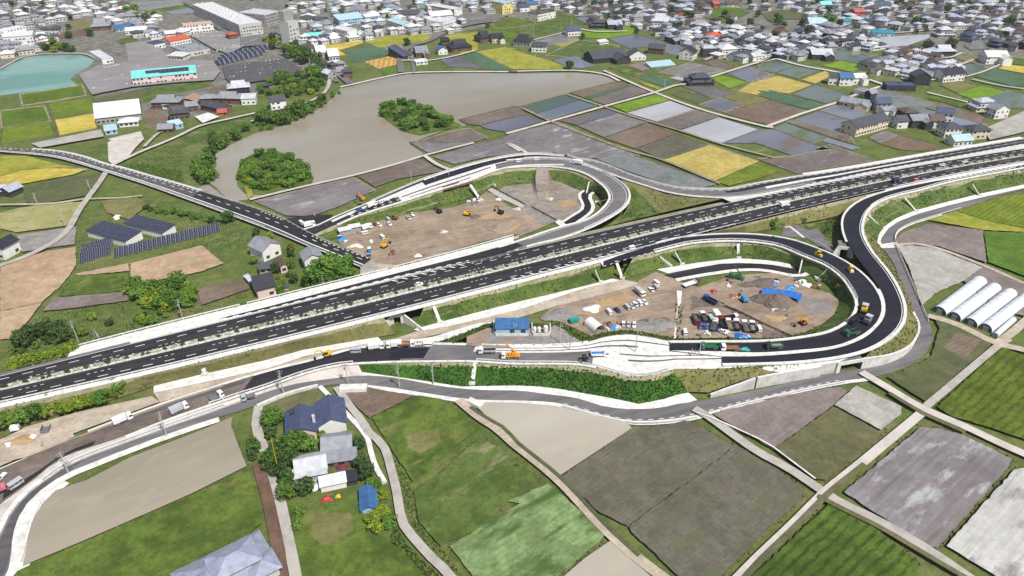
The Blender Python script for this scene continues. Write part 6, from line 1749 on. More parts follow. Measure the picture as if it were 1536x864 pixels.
tb('J2', (1090, 205), (1180, 185), 36, 8, 'shedD', 'white', 'white', 'long white factory with gable towards the street', 'long white factory')
tb('J2', (955, 352), (1110, 308), 20, 7, 'flat', 'white', 'white', 'white box building at the field corner', 'white box building')
tb('J2', (440, 215), (690, 205), 12, 4, 'gable', 'dark grey', 'grey', 'long dark roofed works behind the pale blue hall', None, seed=19)
tb('J2', (690, 140), (770, 138), 12, 4, 'gable', 'green', 'grey', 'green roofed shed left of the white two-storey office', None, seed=20)
tb('J2', (820, 250), (1070, 225), 12, 5, 'gable', 'white', 'pale grey', 'white ridged sheds in a row behind the white box building', None, seed=21)
tb('J2', (905, 635), (1010, 625), 8, 4, 'gableD', 'blue', 'white', 'small white house with bright blue roof by the lake lane', 'bright blue roofed house', 'house', seed=22)
tb('J2', (500, 700), (545, 690), 20, 3.4, 'mono', 'navy', 'dark', 'long navy roofed shed beside the striped orange field', 'navy long shed', 'shed', seed=23)
tb('J2', (555, 690), (600, 680), 22, 3.2, 'mono', 'dark grey', 'grey', 'long grey shed parallel to the navy one', None, 'shed', seed=24)
tb('J2', (1060, 610), (1290, 585), 14, 4, 'irimoya', 'charcoal', 'brown', 'dark tiled farmhouse at the edge of the yellow field', 'dark tiled farmhouse', 'house', seed=25)
tb('J2', (950, 540), (1040, 535), 12, 5, 'hip', 'charcoal', 'brown', 'dark hipped storehouse left of the tiled farmhouse', None, 'house', seed=26)
tb('J2', (650, 665), (790, 655), 14, 4, 'ell', 'grey', 'brown', 'weathered grey farmhouse beside the lake street', None, 'house', seed=27)
tb('J2', (650, 755), (780, 740), 5, 2.4, 'mono', 'white', 'white', 'low white roofed shelter by the lake bank', None, 'shed', seed=28)
tb('J2', (1390, 500), (1530, 480), 12, 4.5, 'irimoya', 'charcoal', 'brown', 'dark farmhouse standing alone in the yellow field', 'lone dark farmhouse', 'house', seed=29)
tb('J3', (-10, 500), (120, 490), 11, 4.5, 'ell', 'charcoal', 'cream', 'dark roofed house at the start of the field row', None, 'house', seed=30)
tb('J3', (230, 530), (420, 545), 11, 5, 'irimoya', 'charcoal', 'grey', 'dark hipped house on the field track, left of a white gable', 'dark field track house', 'house', seed=31)
tb('J3', (440, 600), (605, 605), 11, 5, 'hip', 'dark grey', 'white', 'white gabled house with dark roof at the end of the field track', None, 'house', seed=32)
tb('J3', (105, 170), (222, 150), 18, 11, 'flat', 'sky blue', 'yellow', 'tall building with yellow front and pale green side', 'yellow fronted building')
tb('J3', (510, 248), (718, 205), 14, 6.5, 'flat', 'brown', 'white', 'white walled store with brown flat roof in the green fields', 'brown topped store')
tb('J3', (310, 140), (415, 132), 8, 5, 'gable', 'navy', 'white', 'white house with navy roof left of the brown topped store', None, 'house', seed=33)
tb('J3', (400, 110), (520, 100), 9, 5, 'gable', 'blue', 'cream', 'house with deep blue gable roof above the fields', None, 'house', seed=34)
tb('J3', (860, 420), (1005, 410), 10, 5, 'gable', 'navy', 'white', 'navy roofed white house alone on the field lane', 'navy lane house', 'house', seed=35)
tb('J3', (1120, 330), (1300, 335), 12, 5.4, 'skirt', 'dark grey', 'dark', 'dark two-tier farmhouse with white yard wall', 'two-tier farmhouse', 'house', seed=36)
tb('J3', (1320, 345), (1480, 340), 10, 5, 'ell', 'silver blue', 'dark', 'silver striped roof house right of the two-tier farmhouse', None, 'house', seed=37)
tb('J3', (1225, 520), (1325, 505), 5, 2.2, 'mono', 'white', 'white', 'small white tunnel shed on the bright green field', None, 'shed', seed=38)
tb('J3', (1150, 740), (1536, 700), 18, 4, 'ell', 'dark grey', 'dark', 'wide dark roofed farmstead beside the flooded paddy', 'wide dark farmstead', 'house', seed=39)
tb('J4', (30, 700), (220, 690), 10, 4, 'gableD', 'dark grey', 'white', 'white arched gable shed right of the wide farmstead', None, 'shed', seed=40)
tb('J4', (240, 620), (420, 635), 9, 5, 'gable', 'dark grey', 'brown', 'slate roofed house on its own island of ground between paddies', 'slate island house', 'house', seed=41)
tb('J4', (600, 680), (760, 700), 11, 6, 'gableD', 'charcoal', 'white', 'house with steep charcoal roof and white gable above the paddies', 'steep charcoal house', 'house', seed=42)
tb('J4', (745, 640), (865, 645), 10, 8, 'gableD', 'grey', 'cream', 'tall cream gabled house behind the steep charcoal house', None, 'house', seed=43)
tb('J4', (870, 660), (1030, 655), 11, 7, 'flat', 'pale grey', 'dark', 'dark boxy house with pale flat roof', 'dark boxy house', 'house', seed=44)
tb('J4', (1090, 670), (1270, 660), 12, 7, 'hip', 'white', 'white', 'bright white hipped house at the village edge', 'bright white house', 'house', seed=45)
tb('J4', (570, 200), (670, 195), 9, 6, 'hip', 'dark grey', 'brick', 'brick red walled house behind the far paddies', 'brick walled house', 'house', seed=46)
tb('J4', (1000, 115), (1060, 110), 8, 6, 'gable', 'red', 'brick', 'narrow red house beside the blue green field', 'narrow red house', 'house', seed=47)
tb('J4', (1150, 90), (1300, 90), 10, 4, 'gable', 'brown', 'cream', 'brown roofed barn behind the blue green field', None, 'barn', seed=48)
tb('J4', (960, 480), (1090, 470), 9, 5, 'hip', 'orange', 'white', 'village house with vivid orange roof', 'orange roofed house', 'house', seed=49)
tb('J4', (280, 790), (560, 760), 9, .9, 'mono', 'sky blue', 'light blue', 'long low row cover of pale blue film', None, 'row cover', seed=50)
tb('J4', (280, 300), (460, 310), 16, 5, 'irimoya', 'pale grey', 'white', 'temple-like house with broad pale hipped roof', 'broad pale hipped roof', 'house', seed=51)
tb('A3', (1050, 500), (1195, 495), 13, 5.6, 'skirt', 'dark grey', 'dark', 'two-tier dark house alone on an island among flooded paddies', 'paddy island house', 'house', seed=52)
tb('J5', (200, 450), (300, 440), 9, 6, 'gableD', 'brown', 'brick', 'brown gabled house in the dense village', 'brown gabled house', 'house', seed=53)
tb('J5', (1080, 210), (1200, 205), 9, 6, 'gable', 'red', 'red' if False else 'brick', 'red gable roofed house at the top of the village', 'red gabled house', 'house', seed=54)
tb('J5', (1280, 420), (1536, 430), 7, 3.5, 'mono', 'teal', 'light blue', 'long teal roofed shed behind the pale flooded paddy', 'long teal shed', 'shed', seed=55)
tb('J5', (955, 290), (1045, 285), 6, 4, 'gable', 'teal', 'light blue', 'small turquoise roofed house in the dense village', 'small turquoise house', 'house', seed=56)
tb('J5', (560, 330), (770, 330), 14, 5, 'gable', 'sky blue', 'pale grey', 'big pale blue gabled hall beside the garden trees', 'pale blue gabled hall', seed=57)
tb('J5', (700, 110), (820, 105), 9, 5, 'gable', 'cyan', 'white', 'cyan roofed house behind the big round tree', 'cyan roofed house', 'house', seed=58)
tb('J5', (1360, 130), (1500, 125), 10, 6, 'gable', 'navy', 'white', 'large navy roofed house near the top edge', 'large navy house', 'house', seed=59)
tb('J5', (590, 690), (830, 690), 12, 4.5, 'ell', 'pale grey', 'dark', 'pale roofed farmhouse by the village road corner', 'road corner farmhouse', 'house', seed=60)
tb('J6', (540, 440), (740, 440), 12, 7, 'skirt', 'pale grey', 'grey', 'two-tier pale roofed house behind the round trees', 'two-tier pale house', 'house', seed=61)
tb('J6', (510, 650), (740, 645), 11, 4, 'irimoya', 'pale grey', 'dark', 'pale hipped house in front of the dark round trees', 'pale hipped tree house', 'house', seed=62)
tb('J6', (1090, 740), (1340, 740), 13, 6, 'ell', 'white', 'white', 'bright white modern house group among yellow green fields', 'white modern house', 'house', seed=63)
tb('J7', (460, 190), (690, 195), 9, 4, 'flat', 'navy', 'dark', 'long black flat roofed building at the paddy edge', 'long black building', seed=64)
tb('J7', (670, 145), (800, 150), 11, 6.5, 'gableD', 'dark grey', 'dark', 'big slate gabled house behind the long black building', 'big slate gabled house', 'house', seed=65)
tb('J7', (900, 125), (1065, 110), 11, 6, 'gable', 'charcoal', 'white', 'white house with charcoal roof at the field corner', 'field corner house', 'house', seed=66)
tb('J7', (1160, 355), (1330, 345), 10, 6, 'skirt', 'silver blue', 'cream', 'two-tier house with silver roof beside the green strip', 'silver two-tier house', 'house', seed=67)
tb('J7', (1300, 410), (1405, 400), 8, 6, 'gableD', 'grey', 'white', 'white gabled house next to the gravel yard', None, 'house', seed=68)
tb('J7', (220, 550), (470, 480), 11, 6, 'gable', 'dark grey', 'cream', 'long row of cream terrace flats by the brown paddy', 'cream terrace row', 'flats', seed=69)
tb('J7', (380, 355), (490, 350), 9, 6, 'gable', 'navy', 'grey', 'house with violet grey roof on the paddy peninsula', 'violet roofed house', 'house', seed=70)
tb('J7', (95, 305), (330, 345), 9, 3.4, 'ell', 'grey', 'cream', 'low farmhouse with long dark wall among flooded paddies', None, 'house', seed=71)
tb('J7', (545, 485), (625, 480), 8, 5, 'gable', 'dark grey', 'white', 'white gabled house right of the cream terrace row', None, 'house', seed=72)
tb('J7', (600, 420), (700, 415), 9, 5, 'hip', 'brown', 'dark', 'brown hipped house behind the white gabled house', None, 'house', seed=73)
tb('J7', (655, 480), (790, 475), 9, 5, 'ell', 'grey', 'dark', 'grey roofed house in the middle of the highway hamlet', None, 'house', seed=74)
tb('J7', (800, 480), (910, 480), 9, 5, 'gable', 'brown', 'white', 'dark brown roofed house in the highway hamlet', 'hamlet brown house', 'house', seed=75)
tb('J7', (840, 425), (975, 440), 8, 6, 'gable', 'navy', 'white', 'white house with violet navy gable behind the brown roofed one', None, 'house', seed=76)
tb('J7', (910, 555), (1040, 550), 9, 6, 'hip', 'dark grey', 'white', 'white house with hipped slate roof near the highway', None, 'house', seed=77)
tb('J7', (1120, 570), (1260, 560), 9, 5.5, 'hip', 'dark grey', 'cream', 'cream house with hipped slate roof, last before the gravel yard', None, 'house', seed=78)
tb('J7', (985, 625), (1125, 615), 8, 3.6, 'gable', 'sky blue', 'white', 'pale blue roofed shed against the highway wall', None, 'shed', seed=79)
tb('J7', (10, 140), (80, 145), 8, 6, 'gable', 'dark grey', 'white', 'white house with slate roof, leftmost of the crossroad cluster', 'crossroad cluster', 'house', seed=80)
tb('J7', (95, 150), (200, 150), 9, 6, 'gable', 'blue', 'white', 'blue grey roofed house in the crossroad cluster', None, 'house', seed=81)
tb('J7', (205, 140), (300, 135), 8, 5, 'ell', 'white', 'white', 'white roofed house, rightmost of the crossroad cluster', None, 'house', seed=82)
# the hamlet between the store and the lake
for A_, B_, d_, h_, st_, rc_, wc_, lb in (((505, 275), (715, 270), 10, 4.5, 'irimoya', 'grey', 'brown', 'grey tiled farmhouse at the upper left of the lakeside hamlet'), ((585, 275), (700, 265), 8, 5, 'skirt', 'grey', 'white', 'grey two-tier farmhouse with white plaster in the lakeside hamlet'),
          ((645, 365), (790, 350), 9, 4.5, 'irimoya', 'dark grey', 'brown', 'dark hipped farmhouse left of the white yard'), ((770, 300), (860, 290), 7, 4, 'gable', 'grey', 'brown', 'grey outbuilding behind the white yard'),
          ((880, 285), (1060, 320), 7, 4, 'gable', 'dark grey', 'brown', 'long dark roofed wing right of the white yard'), ((870, 240), (980, 235), 8, 4, 'hip', 'grey', 'brown', 'grey hipped house between the sand yard and the wing'),
          ((985, 235), (1180, 240), 9, 4.2, 'irimoya', 'grey', 'brown', 'broad grey tiled farmhouse with courtyard'), ((1095, 165), (1255, 150), 10, 4.5, 'irimoya', 'pale grey', 'dark', 'pale hipped shrine hall among trees above the hamlet'),
          ((1190, 245), (1300, 240), 7, 4.2, 'mono', 'pale grey', 'white', 'white storehouse with pale roof at the hamlet end'), ((1420, 285), (1536, 270), 8, 6, 'gable', 'dark grey', 'white', 'white two-storey house with dark roof beside the lake road'),
          ((550, 465), (665, 460), 7, 3.2, 'gable', 'grey', 'brown', 'grey roofed shed at the road fork of the hamlet'), ((655, 440), (745, 420), 6, 3, 'mono', 'sky blue', 'light blue', 'light blue roofed shed beside the fork shed'),
          ((1010, 335), (1080, 330), 5, 3, 'gable', 'red', 'brick', 'small reddish shed at the right end of the white yard'), ((1330, 125), (1400, 120), 5, 2.6, 'hip', 'dark grey', 'dark', 'small dark roofed hut in the grove above the lake')):
 tb('J8', A_, B_, d_, h_, st_, rc_, wc_, lb, None, 'house', None, 'house', hash_s(lb) % 50)
# ------------------------------------------------------------------ the dense town: individual houses between the traced ones
def inside(p, poly):
 x, y = p; c = False; n = len(poly)
 for i in range(n):
  x0, y0 = poly[i]; x1, y1 = poly[(i + 1) % n]
  if (y0 > y) != (y1 > y) and x < (x1 - x0) * (y - y0) / (y1 - y0) + x0: c = not c
 return c
BLOCK = [pts(r.split(' ', 2)[2]) for r in FIELDS.strip().split('\n')] + [LAKE]
BLOCK += [pts(x) for x in ('A1 455,430 560,380 740,350 720,250 880,230 1000,350 1270,410 1230,460 760,500 530,540', 'F 333,100 428,87 456,106 432,117 338,117')]
def free(x, y, gap, px_r):
 for pl in BLOCK:
  if inside((x, y), pl): return False
 w = P(x, y)
 for sx_, sy_, sw, sd, sr in SPECIAL:
  q_ = P(sx_, sy_)
  if (w - q_).length < max(sw, sd) * .5 + gap: return False
 for q_ in PLACED:
  if (w - q_).length < px_r: return False
 return True
PLACED = []
AUTO = []
TOWN = [  # region, spacing, how many at most, roof mix, wall mix, styles
 (pts('F 985,52 1060,42 1130,50 1175,62 1225,40 1290,55 1325,75 1240,85 1200,92 1150,88 1120,95 1080,88 1010,70'), 8.8, 144, 'grey,pale grey,grey,pale grey,silver blue,dark grey,white,charcoal,grey,dark grey', 'white,pale grey,grey,dark,white'),
 (pts('F 880,8 1010,4 1130,14 1085,36 1000,44 960,56 925,50 890,40 850,22'), 10.4, 64, 'grey,dark grey,pale grey,silver blue,charcoal,brown', 'white,pale grey,dark,grey'),
 (pts('F 1130,8 1300,2 1536,0 1545,60 1500,66 1450,50 1400,45 1340,50 1325,60 1240,30 1180,28'), 10.4, 136, 'grey,silver blue,dark grey,pale grey,pale grey,navy,silver blue,grey,brown', 'white,pale grey,grey,dark,white'),
 (pts('F 1345,76 1395,82 1420,98 1440,108 1400,118 1360,118 1310,112 1290,104 1310,95'), 8.0, 41, 'grey,pale grey,silver blue,dark grey,brown', 'white,cream,grey,white,pink'),
 (pts('F 1440,55 1540,62 1545,80 1500,75 1460,70'), 10.4, 9, 'dark grey,navy,grey', 'dark,grey'),
 (pts('F 640,10 760,0 850,0 880,20 850,24 790,10 740,20 690,24'), 10.4, 35, 'grey,white,pale grey,brown,dark grey,silver blue', 'white,cream,grey,pale grey'),
 (pts('F 430,5 560,0 640,8 600,30 560,60 490,62 455,45 440,25'), 11.2, 54, 'white,pale grey,grey,grey,white,sky blue,dark grey', 'white,pale grey,cream,grey'),
 (pts('F 0,5 100,2 190,5 195,22 165,28 130,25 100,30 60,45 45,50 0,50'), 9.6, 67, 'grey,white,dark grey,pale grey,grey,white,brown', 'white,white,cream,grey'),
 (pts('F 0,68 45,70 60,80 0,92'), 8.0, 9, 'pale grey,white,grey', 'white,cream'),
 (pts('F 45,48 90,46 85,62 60,66'), 8.8, 8, 'dark grey,grey,white', 'white,pink'),
 (pts('F 150,30 200,26 240,30 275,30 290,38 250,48 200,50 150,42'), 10.4, 16, 'grey,pale grey,white,grey', 'white,pale grey'),
 (pts('F 560,30 620,22 680,30 700,40 660,55 620,48 570,44'), 10.4, 16, 'white,pale grey,grey', 'white,pale grey'),
 (pts('F 205,44 290,36 305,46 300,56 240,60 200,56'), 9.0, 14, 'white,pale grey,grey,dark grey', 'white,pale grey'),
 (pts('F 455,60 500,50 570,55 620,42 660,46 620,54 560,60 500,64 470,74'), 9.5, 30, 'white,pale grey,grey,white,dark grey', 'white,pale grey'),
 (pts('F 1290,140 1320,150 1340,175 1300,165'), 9.6, 4, 'grey,dark grey', 'white,dark'),
 (pts('F 460,95 500,100 540,112 520,122 480,118'), 7.2, 9, 'grey,brown,dark grey,pale grey', 'grey,brown'),
]
STY = [('gable', 10, 7.5, 4.2), ('gable', 9, 7, 5.4), ('hip', 9.5, 8, 5.2), ('hip', 11, 8.5, 4.0), ('skirt', 12, 10, 5.8), ('irimoya', 12.5, 9, 4.2), ('ell', 10, 7, 4.6), ('skirt', 10.5, 9, 5.6), ('hip', 8, 7, 5.6)]
NAMEST = {'gable': 'gable-roofed', 'hip': 'hip-roofed', 'skirt': 'two-tier', 'irimoya': 'broad-roofed', 'ell': 'L-shaped'}
PLAN = []
for pl, sp, mx, roofs, walls in TOWN:
 roofs = [r for r in roofs.replace('grey grey,pale grey pale grey', 'grey,grey,pale grey,pale grey').split(',')]; walls = walls.split(',')
 xs = [p[0] for p in pl]; ys = [p[1] for p in pl]; n = 0
 for _ in range(mx * 45):
  if n >= mx: break
  x, y = RND.uniform(min(xs), max(xs)), RND.uniform(min(ys), max(ys))
  if not inside((x, y), pl): continue
  if not free(x, y, 3.4, sp): continue
  p = P(x, y); PLACED.append(p); n += 1
  st, w, d, h = RND.choice(STY)
  rz = math.radians(RND.choice((38, 38, -52, 20, 128)) + RND.uniform(-9, 9))
  rc, wc = RND.choice(roofs), RND.choice(walls)
  PLAN.append((y, x, p, rz, st, w, d, h, rc, wc))
PLAN.sort(key=lambda r: -r[0])
for y, x, p, rz, st, w, d, h, rc, wc in PLAN[:205]:     # the nearest ones stand on their own
 t = house(p, rz, st, w, d, h, rc, wc, 'house', None, 'house', 'houses of the town', RND.randrange(3))
 k = RND.uniform(.74, 1.0); t.scale = (k, k * RND.uniform(.85, 1.1), RND.uniform(.8, 1.0))
 AUTO.append((x, y, '%s %s house with %s walls' % (rc, NAMEST[st], wc), t))
# each of them gets a label of its own: its look, and where it stands from the nearest well-known building
ORD = ['first', 'second', 'third', 'fourth', 'fifth', 'sixth', 'seventh', 'eighth', 'ninth', 'tenth']
groups = {}
for x, y, look, t in AUTO:
 best = min(LAND, key=lambda l: (l[1] - x) ** 2 + ((l[2] - y) * 2.2) ** 2)
 dx, dy = x - best[1], (y - best[2]) * 2.2
 rel = ('right of' if dx > 0 else 'left of') if abs(dx) > abs(dy) else ('in front of' if dy > 0 else 'behind')
 groups.setdefault((look, rel, best[0]), []).append((x, t))
for (look, rel, nm), L in groups.items():
 L.sort(key=lambda q_: q_[0])
 for i, (x, t) in enumerate(L):
  if len(look.split()) + len(nm.split()) > 8: look = look.replace(' with', ',').replace('pale grey walls', 'pale walls').replace('dark grey', 'slate').replace('pale grey', 'pale')
  t['label'] = '%s %s the %s' % (look, rel, nm) if len(L) == 1 else '%s, %s from left %s the %s' % (look, ORD[min(9, i)], rel, nm)
print('auto houses', len(AUTO), 'longest label', max(len(t['label'].split()) for _, _, _, t in AUTO))
# beyond the top edge: the same town going on, as one mass
fb_w, fb_r = MB(), MB(); FR_ = list(ROOFS)
for _ in range(330):
 x, y = RND.uniform(-300, 1850), RND.uniform(-75, -6)
 p = P(x, y); st, w, d, h = RND.choice(STY); PLAN.append((y, x, p, math.radians(RND.choice((38, -52)) + RND.uniform(-8, 8)), st, w, d, h, RND.choice(('grey', 'pale grey', 'silver blue', 'dark grey', 'white')), 'cream'))
for y, x, p, a, st, w, d, h, rc, wc in PLAN[205:]:
 M_ = Matrix.Translation(p) @ Matrix.Rotation(a, 4, 'Z') @ Matrix.Scale(RND.uniform(.74, 1.0), 4)
 m1, m2 = MB(), MB(); wall_box(m1, w, d, h); far_windows(m1, w, d, h, 1, RND); roof_hip(m2, w, d, h, d * .26, .7, mi=FR_.index(rc))
 for src, dst in ((m1, fb_w), (m2, fb_r)):
  o = len(dst.v); dst.v += [tuple(M_ @ Vector(v)) for v in src.v]; dst.f += [[i + o for i in f] for f in src.f]; dst.m += src.m
o = fb_w.build('far_town', [MT['w_pale grey'], MT['glass']]); o['kind'] = 'stuff'; tag(o, 'far part of the town, walls of many small houses', 'town')
o = fb_r.build('far_town', [MT['r_' + k] for k in FR_]); o['kind'] = 'stuff'; tag(o, 'far part of the town, grey roofs of many small houses', 'town')
# ------------------------------------------------------------------ trees and shrubs
def grove(poly, n, kinds, sc, z, label, group, sp=3.0, name='tree', cat='tree'):
 xs = [p[0] for p in poly]; ys = [p[1] for p in poly]; put = []; k = 0
 for _ in range(n * 60):
  if k >= n: break
  x, y = RND.uniform(min(xs), max(xs)), RND.uniform(min(ys), max(ys))
  if not inside((x, y), poly): continue
  p = P(x, y, z)
  if any((p - q_).length < sp for q_ in put): continue
  put.append(p); k += 1
  kd = RND.choice(kinds)
  t = tree(kd, p, RND.uniform(*sc), name, label, cat, group)
  if 'island' in group: t.scale.z *= .78
grove(pts('A2 725,650 750,620 880,592 1030,645 1100,690 1160,715 1080,740 960,765 860,745 790,695'), 32, ['dark', 'broad', 'broad2', 'broad2'], (.65, .95), .4, 'tree in the dense thicket covering the far pond island', 'trees on the far pond island', 4.0)
grove(pts('F 358,264 366,243 388,232 416,230 438,241 452,252 466,267 440,280 400,287 370,284'), 44, ['broad2', 'broad2', 'broad', 'yellow'], (.7, .92), .4, 'tree in the round green thicket covering the near pond island', 'trees on the near pond island', 3.6)
grove(pts('F 296,246 320,240 326,250 310,262 298,258'), 4, ['broad', 'broad2'], (.9, 1.1), .2, 'bushy tree on the west bank of the lake', 'trees on the west lake bank', 4)
grove(pts('F 298,262 322,258 330,270 316,276 300,272'), 5, ['broad2', 'broad'], (.8, 1.0), .2, 'bushy tree on the west bank of the lake', 'trees on the west lake bank', 3.5)
grove(pts('F 318,206 345,198 356,212 340,224 322,226'), 6, ['broad', 'dark'], (.8, 1.0), .2, 'bushy tree on the west bank of the lake', 'trees on the west lake bank', 3.5)
grove(pts('F 360,195 400,180 440,165 480,150 510,136 512,142 488,160 455,178 412,194 380,202'), 46, ['shrub', 'shrublush', 'shrubdark', 'broad'], (.8, 1.3), .2, 'shrub on the north-west shore slope of the lake', 'shrubs on the lake shore slope', 2.6, 'shrub', 'shrub')
grove(pts('F 384,134 400,122 440,112 478,118 486,130 470,142 430,150 400,146'), 38, ['broad', 'dark', 'yellow', 'broad2'], (.6, .95), .1, 'tree in the grove between the car park and the lake road', 'trees of the lakeside grove', 4.0)
grove(pts('F 425,76 445,72 460,84 480,92 498,108 490,126 470,118 455,100 430,88'), 14, ['broad', 'broad2', 'dark'], (1.0, 1.45), .1, 'tall tree in the line beside the tower block', 'trees beside the tower', 5)
grove(pts('F 388,65 420,62 440,72 425,80 400,74'), 7, ['rust', 'dark', 'yellow'], (.9, 1.2), .1, 'brownish green tree left of the tower foot', 'trees left of the tower foot', 5)
grove(pts('H7 500,560 600,540 780,560 900,560 920,600 640,612 500,605'), 9, ['rust', 'broad', 'dark', 'yellow'], (.8, 1.2), .1, 'tree standing on the bank behind the teal pond', 'trees behind the teal pond', 5)
for x, y, k, l_ in ((800, 420, 'dark', 'round dark tree behind the pink roofed pond house'), (1045, 390, 'dark', 'slim dark tree left of the grey hipped hall')): tree(k, Q('H7', x, y + 25), 1.1, 'tree', l_)
grove(pts('A1 710,110 760,70 930,60 940,100 860,125 760,135'), 8, ['broad2', 'yellow'], (1.0, 1.4), .1, 'big light green tree in the park behind the car park', 'trees of the town park', 6)
for x, y, s_, l_ in ((1240, 40, 1.8, 'big round tree in the middle of the dense village'), (1390, 76, 1.5, 'round dark tree, left of the pair by the hipped house'), (1424, 76, 1.5, 'round dark tree, right of the pair by the hipped house'), (1006, 22, 1.5, 'dark tree left of the brick walled house'), (1094, 42, 1.3, 'dark tree at the village edge behind pale roofs'),
                     (1212, 52, 1.3, 'narrow green tree in the village garden'), (854, 104, 1.0, 'small round tree on the lake path'), (1290, 156, .8, 'dark garden tree of the low paddy farmhouse'), (611, 68, 1.1, 'dark tree at the corner of the round ripening field')):
 tree('broad' if s_ > 1.7 else 'dark', P(x, y), s_, 'tree', l_)
for y0, y1, n in ((0, 34, 60), (34, 60, 26)):
 k = 0
 for _ in range(900):
  if k >= n: break
  x, y = RND.uniform(850, 1536), RND.uniform(y0, y1)
  if free(x, y, 1.5, 5.5): PLACED.append(P(x, y)); tree('far', P(x, y), RND.uniform(.6, 1.1), 'tree', 'garden tree among the dense town houses', 'tree', 'garden trees of the town'); k += 1
k = 0
for _ in range(600):
 if k >= 26: break
 x, y = RND.uniform(0, 760), RND.uniform(0, 60)
 if free(x, y, 1.5, 6): PLACED.append(P(x, y)); tree('far', P(x, y), RND.uniform(.5, .9), 'tree', 'garden tree among the dense town houses', 'tree', 'garden trees of the town'); k += 1
grove(pts('C1 -60,800 0,765 90,728 300,668 520,608 620,585 700,565 725,590 680,640 520,690 300,740 120,790 0,815'), 90, ['yellow', 'broad2', 'yellow', 'broad', 'yellow'], (.5, .72), 1.4, 'leafy bush in the long thicket below the highway', 'bushes of the thicket below the highway', 2.3, 'bush', 'bush')
for k in range(26):
 u = k / 25; p = P(*tp('C1', 70 + 360 * u, 462 - 95 * u + RND.uniform(-8, 8)), 5.0)
 tree('shrubyellow', p, 1.0, 'hedge_bush', 'bush of the trimmed yellow green hedge beside the highway', 'bush', 'bushes of the highway hedge')
grove(pts('C1 60,390 100,330 240,270 420,240 440,300 300,330 180,370 90,400'), 18, ['shrubdark', 'dark', 'shrub'], (.7, 1.0), .1, 'dark bush in the rough corner above the highway hedge', 'bushes above the highway hedge', 3, 'bush', 'bush')
grove(pts('K7 100,380 110,270 250,230 420,300 520,280 660,260 800,240 880,380 860,430 640,500 460,530 300,470'), 26, ['broad2', 'yellow', 'broad', 'yellow'], (.6, .95), .1, 'leafy tree in the clump beside the vegetable beds', 'trees beside the vegetable beds', 3.2)
grove(pts('K7 200,640 300,560 480,540 560,600 440,680 260,700'), 9, ['shrub', 'shrublush', 'shrubyellow'], (.8, 1.1), .1, 'low bush on the bank below the tree clump', 'bushes below the tree clump', 2.5, 'bush', 'bush')
grove(pts('B2 300,800 320,755 420,730 520,705 580,770 480,800 360,835'), 16, ['shrublush', 'shrub', 'broad2'], (.8, 1.1), .3, 'green bush on the slope by the end of the local road', 'bushes by the end of the local road', 2.3, 'bush', 'bush')
